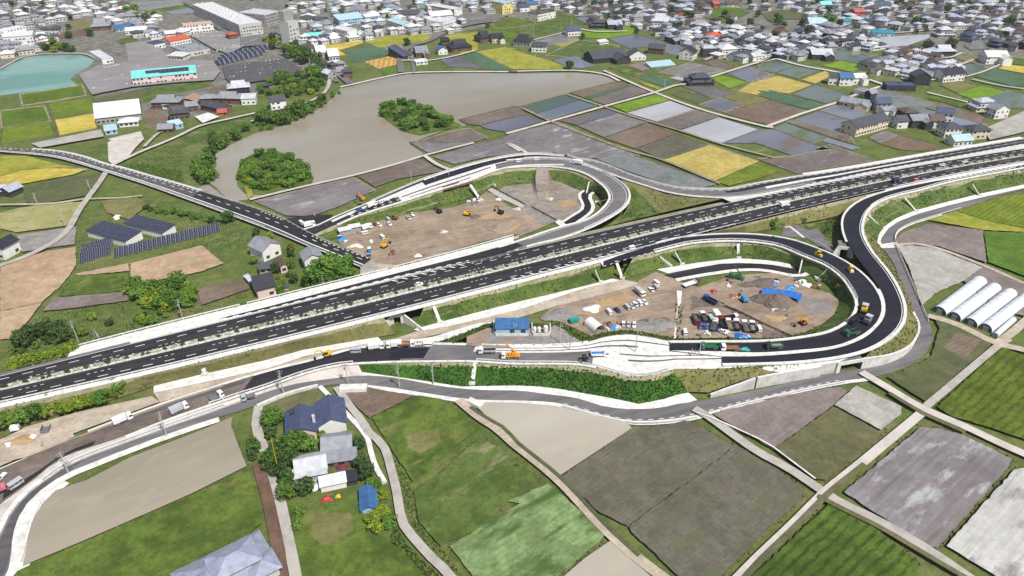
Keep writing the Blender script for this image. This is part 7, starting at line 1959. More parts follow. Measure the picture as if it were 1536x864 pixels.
for tile, lst in (('L6', ((240, 30, 'dark', .6, 'dark bush at the road verge above the white two-storey house'), (440, 90, 'yellow', .7, 'light green bush behind the white two-storey house'), (210, 430, 'broad2', .45, 'round bush at the left front corner of the white two-storey house'),
                          (740, 240, 'rust', .65, 'brownish bush between the two white houses'), (740, 330, 'dark', .5, 'dark bush in front of the brownish bush'), (530, 560, 'dark', .6, 'dark round tree right of the slate roofed outhouse'), (740, 480, 'broad', .55, 'grey green tree in front of the brown roofed house'),
                          (720, 620, 'rust', .55, 'reddish bush in the garden of the pink-walled house'), (790, 700, 'dark', .6, 'dark round tree by the garden lane'), (600, 720, 'yellow', .5, 'yellow green shrub behind the tiny garden shed'), (560, 840, 'broad2', .5, 'green shrub right of the pink-walled house'), (550, 660, 'rust', .4, 'small russet shrub left of the reddish bush'))),
                  ('H1', ((190, 430, 'broad2', .95, 'round tree at the left corner of the navy roofed house'), (180, 540, 'dark', .8, 'dark tree below the round corner tree'), (450, 640, 'broad', .95, 'green tree in front of the navy roofed house'), (330, 690, 'broad', 1.0, 'green tree in the farmyard beside the yellow pole'),
                          (230, 740, 'dark', 1.0, 'dark tree at the lane left of the workshop'), (520, 660, 'broad2', .8, 'light green tree right of the farmyard tree'), (660, 540, 'yellow', .5, 'light shrub at the barn corner'), (380, 800, 'dark', .8, 'dark tree touching the workshop roof'), (1020, 640, 'dark', .7, 'dark bush right of the barn'), (1040, 760, 'shrubdark', 1.6, 'dark bush mass along the white channel wall'))),
                  ('H2', ((250, 200, 'dark', 1.1, 'broad dark tree below the yellow pole'), (330, 280, 'dark', .9, 'dark tree at the lower left of the workshop'), (180, 130, 'broad', .9, 'tree at the lane edge left of the yellow pole'), (505, 380, 'dark', .95, 'round dark tree in front of the workshop'), (330, 420, 'broad', .8, 'round green bush by the lane junction'),
                          (1040, 130, 'dark', .9, 'dark tree by the channel wall, upper one'), (1090, 220, 'dark', .85, 'dark tree by the channel wall, lower one'), (1170, 330, 'broad2', .6, 'green bush right of the blue tarpaulin shed'), (1240, 430, 'yellow', .7, 'yellow green bush right of the blue shed'), (1150, 660, 'yellow', .95, 'bright yellow green tree in front of the blue shed'),
                          (1240, 600, 'yellow', .9, 'yellow green tree behind the brightest one'), (1180, 740, 'yellow', .85, 'lowest yellow green tree of the lot corner'), (1320, 680, 'broad2', .6, 'green bush at the farm lane'), (450, 600, 'shrublush', 1.2, 'loose green shrub on the lot near the lane'), (420, 720, 'shrub', 1.2, 'loose shrub at the lower lot edge'))),
                  ('K5', ((210, 170, 'broad2', .7, 'fresh green tree by the highway verge above the ramp'), (60, 180, 'dark', .6, 'dark bush left of the fresh green tree'), (300, 150, 'broad2', .5, 'small fresh green bush right of the green tree'), (560, 110, 'shrub', 1.2, 'weedy bush by the curved concrete path'), (450, 75, 'dark', .4, 'dark bush near the highway edge'))),
                  ('K6', ((1070, 600, 'yellow', .6, 'single yellow green bush in the rough meadow'), (1270, 670, 'dark', .5, 'dark round bush on the highway bank'), (960, 790, 'yellow', .6, 'yellow green bush beside the slender pole'))),
                  ('H4', ((1490, 150, 'broad', .8, 'round tree between the long panel row and the road'), ))):
 for x, y, k, s_, l_ in lst: tree(k, Q(tile, x, y + 10, .05), s_ * (.8 if tile in ('H1', 'H2') else 1), 'tree' if 'tree' in l_ else 'bush', l_, 'tree' if 'tree' in l_ else 'bush')
grove(pts('H4 700,20 1000,60 1250,100 1400,140 1350,160 1100,110 800,60'), 22, ['shrub', 'shrublush', 'shrubdark'], (.7, 1.1), .1, 'low bush along the foot of the local road', 'bushes along the local road', 2.6, 'bush', 'bush')
grove(pts('D1 1440,100 1490,110 1500,190 1450,200'), 3, ['shrubdark', 'shrub'], (1.0, 1.3), .1, 'dark bush on the verge beside the silty paddy', 'bushes on the paddy verge', 2.2, 'bush', 'bush')
# low plants on the highway median, alternating with pale flowering ones
for nm_, m_k, off, lab, sd in (('median_shrub', 'leafdark', 0.0, 'low dark shrub planted in the highway median', 1), ('flowering_shrub', 'median_pale', 2.9, 'pale flowering shrub planted in the highway median', 2)):
 if m_k == 'median_pale': MT[m_k] = leafmat('pale_flowering_leaves', C(150, 154, 120), C(206, 204, 184), C(236, 234, 222))
 rnd = random.Random(sd); ms = []
 for k in range(3):
  b = MB()
  for q_ in range(5): leaf_blob(b, (rnd.uniform(-.9, .9), rnd.uniform(-.4, .4), .35), .55, 16, .2, rnd, 0, .8)
  ms.append(b.mesh(nm_, MT[m_k]))
 s = 6.0 + off
 while s < HW.len - 6:
  o = bpy.data.objects.new(nm_, ms[RND.randrange(3)]); link(o); o.location = HW.at(s, .487 if sd == 1 else .482, .06); o.rotation_euler.z = math.atan2(HW.at(s + 1, .5).y - HW.at(s - 1, .5).y, HW.at(s + 1, .5).x - HW.at(s - 1, .5).x) + RND.uniform(-.3, .3)
  k = RND.uniform(.85, 1.25) * (1.0 if sd == 1 else 1.15); o.scale = (k, k, k)
  tag(o, lab, 'shrub', 'low shrubs of the highway median' if sd == 1 else 'flowering shrubs of the highway median'); s += 5.8
# rough grass and crops near the camera
def scatter(poly, n, mats, size, z=.05, name='rough_grass', lab='rough grass and weeds on the ground', mask=None):
 xs = [p[0] for p in poly]; ys = [p[1] for p in poly]; b = MB(); k = 0
 for _ in range(n * 8):
  if k >= n: break
  x, y = RND.uniform(min(xs), max(xs)), RND.uniform(min(ys), max(ys))
  if not inside((x, y), poly): continue
  p = P(x, y, z)
  if mask and RND.random() > mask(p): continue
  k += 1; s = RND.uniform(*size); mi = RND.randrange(len(mats))
  for _k in range(3):
   a = RND.uniform(0, 6.283); dx, dy = math.cos(a) * s * .6, math.sin(a) * s * .6; lx, ly = RND.uniform(-.4, .4) * s, RND.uniform(-.4, .4) * s
   b.face([p + Vector((-dx, -dy, -.05)), p + Vector((dx, dy, -.05)), p + Vector((lx + dx * .3, ly + dy * .3, s)), p + Vector((lx - dx * .5, ly - dy * .5, s * .8))], mi)
 o = b.build(name, [MT[m] for m in mats]); o['kind'] = 'stuff'; tag(o, lab, 'grass')
scatter(pts('D1 1430,240 1510,560 1400,650 1000,900 60,880 100,835 480,670 860,510'), 2600, ('tuft', 'tuftdark', 'tuft'), (.18, .38), mask=clump(51, .1), lab='long grass on the meadow beside the silty paddy')
scatter(pts('D2 180,450 400,440 630,440 650,610 700,800 800,870 200,870 170,600'), 1500, ('tuft', 'tuftdark', 'tuftdry'), (.18, .38), mask=clump(52, .12), lab='long grass on the lot below the farmyard')
scatter(pts('C2 680,755 945,625 1080,645 D2 1300,5 920,320 790,120'), 900, ('tuft', 'tuftdark'), (.15, .32), mask=clump(53, .14), lab='weeds on the grassy plot by the farm lane')
scatter(pts('D2 740,60 800,120 900,330 960,560 1080,700 1200,860 1130,860 960,660 870,560 830,370 790,235'), 900, ('tuft', 'tuftdry', 'tuftdark'), (.2, .42), lab='grass verge along the farm lane')
scatter(pts('D2 810,560 880,680 1000,800 1100,870 840,870 780,700'), 800, ('tuftdark', 'tuft'), (.2, .4), lab='tall weeds left of the farm lane')
scatter(pts('C4 750,520 1000,400 1050,240 1020,180 1180,230 1370,310 1340,340 970,660'), 900, ('tuft', 'tuftdry', 'tuftdark'), (.15, .32), mask=clump(54, .1), lab='weeds on the dark fallow plot by the greenhouses')
scatter(pts('B1 700,130 820,120 1040,160 1060,240 1100,250 900,200'), 1000, ('tuft', 'tuftdark', 'leaflush'), (.25, .6), lab='lush weeds beside the local road')
scatter(pts('B1 580,350 900,320 1350,470 1450,560 1300,650 1150,590 800,700 450,740 450,520'), 2200, ('tuft', 'tuftdry', 'tuftdark'), (.2, .42), mask=clump(55, .06), lab='rough meadow round the solar panels')
scatter(pts('C1 60,300 240,140 700,90 740,200 1130,130 1400,30 1440,60 900,220 640,290 450,350 200,380 60,420'), 2200, ('tuft', 'tuftdry', 'tuftdark'), (.2, .42), mask=clump(56, .06), lab='rough meadow above the highway')
scatter(pts('B1 1050,120 1060,250 700,140 830,80 940,20 1040,10'), 900, ('tuft', 'tuftdark'), (.2, .4), lab='lush meadow west of the lake')
scatter(pts('A1 1000,850 1330,700 1470,660 1530,700 1400,760 1200,830'), 700, ('tuft', 'tuftdark'), (.2, .4), lab='grass on the lake bank')
scatter(pts('C4 1030,690 1410,345 1536,395 1600,430 1600,900 1400,830 1120,745'), 2600, ('tuft', 'leafyellow', 'tuft'), (.18, .34), mask=clump(57, .2), lab='crop plants in the yellow green field')
scatter(pts('D4 0,830 60,780 420,440 480,470 700,600 930,790 880,900 -60,900'), 2600, ('tuft', 'tuftdark', 'leaflush'), (.2, .4), mask=clump(58, .2), lab='crop plants in the striped green field')
scatter(pts('D2 1130,690 1536,445 D3 0,435 240,330 580,620 290,870 -150,900 D2 1290,900'), 2200, ('tuftdark', 'tuft'), (.15, .32), mask=clump(59, .25), lab='crop plants in the pale lodged field')
b = MB(); rnd = random.Random(77)
for pl, key in BANKED:
 if sum(q_[1] for q_ in pl) / len(pl) < 400: continue
 W_ = [P(x, y, .05) for x, y in pl]
 for a, c in zip(W_, W_[1:] + W_[:1]):
  u = (c - a); k = int(u.length / .55); s_ = u.cross(Vector((0, 0, 1))).normalized()
  for i in range(k):
   p = a.lerp(c, rnd.random()) + s_ * rnd.gauss(0, .5); s = rnd.uniform(.2, .5); mi = rnd.choice((0, 0, 1, 2))
   for _k in range(2):
    t_ = rnd.uniform(0, 6.283); dx, dy = math.cos(t_) * s * .7, math.sin(t_) * s * .7
    b.face([p + Vector((-dx, -dy, -.05)), p + Vector((dx, dy, -.05)), p + Vector((dx * .4, dy * .4, s)), p + Vector((-dx * .6, -dy * .6, s * .8))], mi)
o = b.build('bank_grass', [MT['tuft'], MT['tuftdry'], MT['tuftdark']]); o['kind'] = 'stuff'; tag(o, 'ragged grass along the paddy banks', 'grass')
# ------------------------------------------------------------------ vehicles and machines
zs = .44
V = vehicle
def vt(tile, kind, args, a, h, z, label, group=None, sc=None): return vehicle(kind, args, tp(tile, *a), tp(tile, *h), z, label, group, None, sc)
g_cp = 'vehicles on the site car park'
vt('L2', 'van', ('white',), (325, 480), (360, 525), zs, 'white kei van, leftmost of the diagonal row on the site car park', g_cp)
vt('L2', 'car', ('navy',), (440, 450), (485, 485), zs, 'dark blue car with pale bonnet, second in the diagonal row', g_cp)
vt('L2', 'van', ('silver',), (585, 410), (625, 450), zs, 'silver van, left end of the tight row of five', g_cp)
vt('L2', 'car', ('silver',), (648, 395), (690, 440), zs, 'silver car, second in the tight row of five', g_cp)
vt('L2', 'pickup', ('white',), (703, 360), (740, 400), zs, 'white kei truck, third in the tight row of five', g_cp)
vt('L2', 'van', ('white',), (765, 350), (805, 392), zs, 'white van, fourth in the tight row of five', g_cp)
vt('L2', 'car', ('white',), (832, 335), (872, 372), zs, 'white car, right end of the tight row of five', g_cp)
vt('L2', 'flat', ('white', 'silver', 6.0, True), (765, 205), (830, 260), zs, 'silver box truck standing alone above the row of five', g_cp)
vt('L2', 'pickup', ('white',), (930, 150), (980, 200), zs, 'white pickup at the upper end of the site car park', g_cp)
vt('L2', 'van', ('silver',), (1000, 125), (1045, 170), zs, 'silver van right of the white pickup', g_cp)
vt('L2', 'van', ('white',), (1005, 62), (1055, 100), zs, 'white van behind the silver van, farthest on the car park', g_cp)
vt('L2', 'pickup', ('white',), (530, 645), (532, 710), zs, 'white kei truck, left of three parked by the grass edge', g_cp)
vt('L2', 'car', ('silver',), (602, 655), (606, 710), zs, 'silver car, middle of three parked by the grass edge', g_cp)
vt('L2', 'car', ('white',), (682, 660), (684, 715), zs, 'white car, right of three parked by the grass edge', g_cp)
vt('L2', 'van', ('white',), (1415, 775), (1425, 820), zs, 'white van alone right of the grassy strip', g_cp)
g_tr = 'trucks on the machine yard'
for (x, y), (hx, hy), kind, args, lab in (
 ((130, 215), (160, 280), 'dump', ('maroon', 'black', 'dirtdark'), 'black bed dump truck with maroon cab, leftmost on the machine yard'),
 ((245, 185), (205, 120), 'dump', ('white', 'black', 'asphaltmid'), 'black bed dump truck with white cab pointing away, second from left'),
 ((375, 200), (410, 255), 'flat', ('white', 'silver', 6.6, False), 'silver flatbed truck with white cab facing the camera'),
 ((435, 165), (480, 230), 'flat', ('red', 'white', 6.6, True), 'white box truck with red cab in the back row'),
 ((625, 190), (720, 178), 'dump', ('white', 'black', None), 'empty black dump truck with white cab standing crosswise'),
 ((605, 290), (575, 215), 'dump', ('white', 'grey', 'dirt'), 'dump truck with brown load, left of the front row pair'),
 ((712, 300), (690, 215), 'dump', ('white', 'black', 'dirtdark'), 'dump truck with dark earth, right of the front row pair'),
 ((838, 315), (808, 245), 'dump', ('white', 'grey', 'dirtdark'), 'grey bed dump truck, third from right in the front row'),
 ((940, 325), (922, 255), 'dump', ('white', 'black', 'gravel'), 'black dump truck with gravel, second from right in the front row'),
 ((1042, 340), (1065, 385), 'van', ('white',), 'white van at the right end of the front row of dump trucks'),
 ((390, 305), (402, 265), 'dump', ('white', 'grey', 'asphaltmid'), 'grey dump truck with white cab behind the blue machine'),
 ((500, 260), (480, 215), 'dump', ('red', 'black', None), 'black dump truck with red cab in the middle of the yard'),
 ((520, 378), (565, 400), 'car', ('white',), 'white car in front of the dump trucks'),):
 vt('L4', kind, args, (x, y), (hx, hy), zs, lab, g_tr)
vt('L4', 'roller', ('blue',), (240, 320), (300, 320), zs, 'small blue roller at the lower left of the machine yard')
heap(tp('L4', 790, 432), 2.2, .9, 'p_tarp', 'tarpaulin', 'blue tarpaulin heap by the grass strip of the machine yard', 'tarpaulin', .4, 21, 1.5)
heap(tp('L4', 885, 432), .9, .7, 'p_white', 'sandbag', 'white bag beside the blue tarpaulin heap', 'bag', .4, 22)
zr1 = 5.45
vt('L4', 'dump', ('green', 'green', None), (320, 600), (190, 600), zr1, 'green dump truck on the lower ramp end, left one')
vt('L4', 'flat', ('white', 'brown'), (620, 620), (530, 620), zr1, 'white flatbed truck with brown bed on the lower ramp')
vt('L4', 'dump', ('black', 'green', 'gravel'), (1250, 595), (1130, 600), zr1, 'green dump truck with dark cab on the lower ramp, right one')
heap(tp('L4', 835, 612), 1.3, .6, 'p_teal', 'pipe_bundle', 'teal bundle on the ramp behind the white flatbed', 'bundle', zr1, 23, 1.6)
vt('C4', 'dump', ('green', 'green', 'asphaltblack'), (540, 275), (500, 285), 5.55, 'green dump truck feeding the pavers on the curve')
vt('L5', 'roller', ('yellow',), (820, 75), (850, 120), 5.75, 'yellow roller on the black ramp, the lower of two')
vt('K5', 'roller', ('yellow',), (745, 495), (690, 470), 5.85, 'yellow roller on the black ramp, the upper of two')
vt('L5', 'paver', ('yellow',), (1015, 640), (980, 760), 5.6, 'yellow asphalt paver with grey canopy on the ramp curve', None)
vt('L5', 'paver', ('grey',), (1060, 800), (1000, 850), 5.6, 'dark asphalt paver following below the yellow one', None)
vt('L5', 'dump', ('black', 'black', 'asphaltblack'), (865, 790), (800, 850), 5.6, 'black dump truck at the inner kerb beside the pavers')
vt('L5', 'excavator', ('yellow',), (740, 410), (640, 370), .45, 'yellow excavator at the foot of the ramp curve')
vt('C4', 'excavator', ('orange',), (262, 215), (235, 225), .45, 'orange excavator on the earth near the lower ramp')
vt('L3', 'crane', ('green', 'green'), (715, 170), (610, 150), .45, 'green crane truck parked below the service road')
vt('L3', 'flat', ('maroon', 'white', 9.0), (60, 265), (150, 235), .45, 'long white flatbed with maroon cab at the yard entrance')
vt('L3', 'dump', ('blue', 'navy', None), (335, 510), (280, 480), .45, 'navy dump truck at the hedge of the machine yard')
vt('L3', 'excavator', ('skyblue',), (825, 500), (760, 430), .45, 'sky blue excavator in the middle of the earthworks')
heap(tp('L3', 1070, 245), 4.0, 1.6, 'dirtdark', 'soil_heap', 'dark earth heap behind the blue tarpaulins', 'heap', .4, 24, 2.0, .2)
heap(tp('L3', 1250, 500), 6.5, 3.0, 'dirtdark', 'soil_heap', 'large brown earth mound under the long blue tarpaulin', 'heap', .4, 25, 1.2)
heap(tp('L3', 385, 360), 1.4, 1.0, 'p_red', 'tarpaulin', 'red tarpaulin heap near the hedge', 'tarpaulin', .4, 26)
heap(tp('L3', 690, 425), 1.7, .7, 'p_brown', 'timber_pile', 'brown timber pile on the pale earth', 'timber', .4, 27, 1.6)
heap(tp('L3', 1240, 262), 1.7, 1.2, 'p_tarp', 'tarpaulin', 'square blue tarpaulin stack behind the earthworks', 'tarpaulin', .4, 28)
heap(tp('L3', 1490, 305), 2.0, .9, 'p_skyblue', 'tarpaulin', 'light blue tarpaulin stack at the ramp foot', 'tarpaulin', .4, 29)
heap(tp('L5', 120, 215), 1.8, .9, 'p_white', 'block_pile', 'white concrete block pile at the ramp foot', 'blocks', .4, 30, 1.3)
heap(tp('L5', 200, 265), 1.6, .8, 'p_white', 'block_pile', 'white concrete blocks beside the drain ladder', 'blocks', .4, 31, 1.3)
heap(tp('L3', 1290, 740), 2.6, .5, 'sand', 'sand_heap', 'orange sand heap inside white timber forms', 'heap', .4, 32, 1.5)
heap(tp('L2', 1080, 640), 4.5, 1.3, 'gravel', 'gravel_heap', 'grey gravel heap on the site car park', 'heap', .4, 33, 1.2)
heap(tp('L2', 830, 670), 3.2, .8, 'gravel', 'gravel_heap', 'low grey gravel heap on dark stained earth', 'heap', .4, 34, 1.4)
heap(tp('L7', 1150, 130), 4.5, 1.2, 'gravel', 'gravel_heap', 'rubble heap left of the green container', 'heap', .5, 35, 1.5)
heap(tp('L2', 390, 680), 1.5, .9, 'p_skyblue', 'tarpaulin', 'light blue tarpaulin pile by the storage tent', 'tarpaulin', .4, 36)
heap(tp('L2', 340, 660), 1.2, .9, 'p_red', 'scrap_pile', 'red and white material pile by the storage tent', 'pile', .4, 37)
heap(tp('L2', 90, 410), 2.6, .7, 'p_white', 'panel_stack', 'stack of white scaffold panels on the orange sand', 'panels', .4, 38, 1.3, .5)
b = MB(); b.taper(-1.6, 1.6, -.9, .9, 0, 1.5, -.15, -.15, -.12); o = b.build('skip_bin', MT['p_teal']); o.location = Q('L7', 1350, 220, .5); o.rotation_euler.z = .4; tag(o, 'green teal skip bin beside the rubble heap', 'skip')
# blue tarpaulin laid along the slope
A_, B_ = spline(wpts('L3 1085,345 1200,350 1400,375 1530,395 L5 60,410 120,425', .5), 4), spline(wpts('L3 1075,385 1200,395 1400,420 1500,440 L5 40,465 100,500', 1.6), 4)
b = MB(); A_ = [p + Vector((0, 0, 1.2 + RND.uniform(-.15, .15))) for p in A_]; b.strip(A_, [(p + q_) / 2 + Vector((0, 0, RND.uniform(.3, .7))) for p, q_ in zip(A_, B_)]); b.strip([(p + q_) / 2 + Vector((0, 0, .5)) for p, q_ in zip(A_, B_)], B_)
o = b.build('tarpaulin', MT['p_tarp']); tag(o, 'long bright blue tarpaulin covering the earth slope', 'tarpaulin')
# the street under construction and the left end
vt('L1', 'flat', ('white', 'white', 6.4, True), (1010, 500), (1150, 440), 1.0, 'white truck on the dark earth, lowest of three on the unfinished street')
vt('C1', 'flat', ('white', 'silver', 6.4, True), (1035, 715), (1090, 690), 1.35, 'white truck with silver body, middle of three on the unfinished street')
vt('C1', 'flat', ('white', 'grey', 5.0), (1250, 645), (1290, 625), 1.7, 'small white truck with grey bed, upper of three on the unfinished street')
vt('C1', 'flat', ('silver', 'grey', 5.0), (1430, 645), (1390, 660), .75, 'silver flatbed truck with grey bed on the footway')
vt('D1', 'van', ('silver',), (95, 345), (50, 375), .75, 'silver van at the lower left end of the street', None, 1.25)
vt('D1', 'excavator', ('pink',), (5, 375), (-60, 400), .7, 'reddish pink machine cut by the left picture edge')
vt('D1', 'pickup', ('white',), (12, 300), (-20, 330), .7, 'white vehicle cut by the left picture edge')
vt('C2', 'excavator', ('yellow',), (425, 400), (340, 425), 2.55, 'yellow excavator on the unfinished street', None)
vt('C2', 'van', ('silver',), (590, 378), (540, 380), 2.8, 'silver van at the upper edge of the unfinished street', None, 1.2)
g_e = 'trucks along the upper edge of the unfinished street'
vt('K2', 'flat', ('white', 'white', 6.2, True), (35, 330), (110, 322), 3.0, 'white box truck, leftmost of the parked line at the street edge', g_e)
vt('K2', 'flat', ('white', 'white', 6.2, True), (240, 310), (160, 318), 3.05, 'white box truck, second in the parked line at the street edge', g_e)
vt('K2', 'dump', ('white', 'brown', 'dirt'), (380, 302), (440, 300), 3.1, 'white truck with brown load, third in the parked line', g_e)
vt('K2', 'van', ('white',), (630, 300), (690, 300), 3.2, 'white van with teal box, right end of the parked line', g_e)
vt('K2', 'dump', ('white', 'silver', 'asphaltblack'), (1310, 375), (1200, 378), 4.0, 'silver dump truck with black asphalt load on the grey street')
vt('L7', 'crane', ('white', 'orange'), (440, 730), (350, 735), 4.1, 'orange crane truck with white cab on the grey street')
vt('C3', 'roller', ('black',), (445, 430), (500, 430), 4.4, 'dark roller at the end of the grey asphalt')
vt('C3', 'dump', ('white', 'white', 'p_tarp'), (535, 400), (590, 400), 4.5, 'white truck with blue tarpaulin load on the white concrete')
b = MB(); b.taper(-1.2, 1.2, -.8, .8, 0, 1.3, .05, .05, .05); b.box(-.4, .4, -.3, .3, 1.3, 1.6); o = b.build('generator', MT['p_white']); o.location = Q('K1', 178, 335, .9); o.rotation_euler.z = .3; tag(o, 'white generator box at the foot of the thicket', 'generator')
b = MB(); b.box(-1.1, 1.1, -1.5, 1.5, 0, .15); b.box(-1.1, -1.0, -1.5, 1.5, .15, 1.1); b.box(1.0, 1.1, -1.5, 1.5, .15, 1.1); b.box(-1.0, 1.0, -1.5, -1.4, .15, 1.1); o = b.build('skip_bin', MT['p_grey']); o.location = Q('K1', 530, 345, 1.0); o.rotation_euler.z = .25; tag(o, 'open grey skip bin on the gravel track', 'skip')
heap(tp('K1', 240, 470), 2.4, .6, 'sand', 'timber_pile', 'orange timber pile on the gravel by the left edge', 'timber', .98, 41, 1.8, .2)
heap(tp('K1', 380, 425), .9, .9, 'p_white', 'sandbag', 'white bag beside the orange timber pile', 'bag', .98, 42)
heap(tp('K1', 100, 510), 1.0, .6, 'p_white', 'panel_stack', 'white frames leaning by the orange timber pile', 'panels', .98, 43, 1.3)
# traffic
def onroad(r, px_, v, kind, args, label, d=1, dz=.05):
 s = s_px(r, px_); p, q_ = r.at(s, v, dz), r.at(s + 4 * d, v, dz); a = math.atan2(q_.y - p.y, q_.x - p.x); fn, nm, cat = VK[kind]; key = (kind,) + tuple(args)
 if key not in VP:
  t = thing(nm, p, a, label, cat); fn(t, *args); VP[key] = t
 else: t = copy_tree(VP[key], p, a, label, cat)
 t.scale = (.86, .86, .86)
 if kind == 'car': t.name = 'car'
 return t
onroad(HW, 622, .40, 'car', ('white',), 'white car driving alone on the near part of the highway')
onroad(HW, 1418, .30, 'car', ('white',), 'white car on the far highway, left of two', -1)
onroad(HW, 1447, .34, 'car', ('white',), 'white car on the far highway, right of two', -1)
onroad(HW, 1168, .72, 'flat', ('white', 'white', 6.2, True), 'white box truck on the highway above the black ramp')
onroad(HW, 1338, .75, 'flat', ('grey', 'navy', 6.2, True), 'dark box truck on the far highway')
onroad(HW, 1362, .93, 'van', ('pink',), 'pinkish van at the ramp split of the highway')
vt('F', 'flat', ('white', 'white', 6.2, True), (866, 246), (840, 241), 6.1, 'white truck at the top of the northern loop')
onroad(NR, 806, .6, 'van', ('white',), 'white van on the northern ramp, right of two')
onroad(NR, 778, .66, 'van', ('white',), 'white van on the northern ramp, left of two')
onroad(HW, 933, .95, 'van', ('white',), 'white van where the black ramp leaves the highway')
for x, y, k, a_, l_, hx, hy in ((880, 255, 'flat', ('white', 'white', 6.2, True), 'white truck beside the blue car on the northern ramp', 980, 215), (970, 222, 'van', ('white',), 'white van ahead of the white truck on the northern ramp', 1040, 190), (760, 290, 'car', ('blue',), 'blue car on the northern ramp', 860, 260),
                               (285, 445, 'flat', ('white', 'white', 6.2, True), 'white truck turning at the road junction', 350, 430), (205, 420, 'van', ('white',), 'white van waiting at the road junction', 150, 380)):
 vt('H5', k, a_, (x, y), (hx, hy), 2.6 + (x - 200) / 700 * 1.6 if x > 500 else 2.0, l_)
vt('H5', 'excavator', ('orange',), (790, 195), (730, 170), 3.3, 'orange excavator beside the white construction strip')
gN = 'vehicles on the northern building site'
vt('H5', 'van', ('white',), (985, 560), (1020, 590), .42, 'white kei van next to the yellow excavator on the northern site', gN)
vt('H5', 'car', ('red',), (910, 430), (880, 415), .42, 'red car at the foot of the grass slope', gN)
vt('H5', 'car', ('white',), (950, 440), (990, 460), .42, 'white car just right of the red car', gN)
vt('H5', 'van', ('silver',), (1040, 390), (1060, 410), .42, 'silver van in the pair at the grass slope', gN)
vt('H5', 'car', ('white',), (1048, 430), (1080, 450), .42, 'white car in front of the silver van', gN)
vt('H5', 'car', ('silver',), (1232, 375), (1260, 395), .42, 'silver car right of the brown machine', gN)
vt('H5', 'pickup', ('white',), (1275, 345), (1250, 320), .42, 'white pickup behind the silver car', gN)
vt('H5', 'flat', ('white', 'white', 6.2, True), (835, 470), (880, 455), .42, 'white truck at the right end of the site shelters', gN)
vt('H5', 'van', ('white',), (815, 520), (860, 510), .42, 'white van in front of the site shelters', gN)
vt('H5', 'excavator', ('brown',), (1105, 375), (1060, 370), .42, 'brown excavator at the foot of the grass slope')
vt('H5', 'excavator', ('yellow',), (1000, 645), (1085, 590), .42, 'yellow excavator on the northern site near the local road')
vt('H5', 'roller', ('brown',), (1080, 715), (1120, 700), .42, 'small brownish roller on the northern site')
vt('H6', 'excavator', ('yellow',), (390, 660), (470, 670), .42, 'yellow excavator digging the orange earth')
vt('H6', 'excavator', ('black',), (710, 645), (650, 620), .42, 'black excavator on the orange earth')
vt('H6', 'excavator', ('black',), (120, 635), (80, 610), .42, 'dark excavator at the left foot of the green slope')
heap(tp('H6', 460, 675), 2.2, 1.0, 'dirtdark', 'soil_heap', 'brown earth heap at the bucket of the yellow excavator', 'heap', .4, 51, 1.3)
heap(tp('H6', 165, 815), 1.8, .8, 'gravelpale', 'gravel_heap', 'white rubble heap on the northern site', 'heap', .4, 52)
heap(tp('H5', 1325, 725), 1.6, .6, 'p_white', 'panel_stack', 'white panels lying near the highway wall', 'panels', .4, 53)
heap(tp('H6', 690, 505), 1.4, .6, 'p_white', 'block_pile', 'white block pile left of the drain channel', 'blocks', .4, 54)
heap(tp('H6', 870, 597), 2.0, .5, 'gravelpale', 'block_pile', 'pale block pile at the drain crossing', 'blocks', .4, 55)
heap(tp('H6', 1185, 500), 1.8, .7, 'gravelpale', 'gravel_heap', 'round pale gravel heap inside the loop', 'heap', .4, 56)
heap(tp('H6', 700, 745), 8.0, .9, 'dirt', 'soil_heap', 'broad flat earth mound on the northern site', 'heap', .36, 57, 1.4, .3)
heap(tp('H6', 460, 505), 1.3, .7, 'p_white', 'block_pile', 'white blocks at the slope toe beside the drain', 'blocks', .4, 58)
house(Q('H5', 625, 520, .4), math.radians(25), 'mono', 5.2, 2.2, 2.4, 'white', 'grey', 'site_shelter', 'white roofed site shelter, left of two beside the slope', 'shelter', seed=61, wins=False)
house(Q('H5', 720, 490, .4), math.radians(25), 'mono', 5.2, 2.2, 2.4, 'white', 'grey', 'site_shelter', 'white roofed site shelter, right of two beside the slope', 'shelter', seed=62, wins=False)
t = thing('portable_toilet', Q('H5', 860, 692, .4), .3, 'teal portable toilet cabin on the northern site', 'toilet')
b = MB(); b.box(-.7, .7, -.7, .7, 0, 2.2); child(b.mesh('cabin', MT['p_teal']), 'cabin', t); b = MB(); b.taper(-.78, .78, -.78, .78, 2.2, 2.5, .3, .3, .3); child(b.mesh('roof', MT['p_white']), 'roof', t); b = MB(); b.box(-.4, .4, -.75, -.71, .1, 2.0); child(b.mesh('door', MT['p_skyblue']), 'door', t)
heap(tp('H5', 740, 630), 1.8, .7, 'p_cream', 'timber_pile', 'pale timber pile along the local road wall', 'timber', .4, 59, 1.8, -.4)
heap(tp('H5', 600, 570), 1.6, .8, 'p_skyblue', 'tarpaulin', 'light blue tarpaulin pile in front of the left shelter', 'tarpaulin', .4, 60, 1.3)
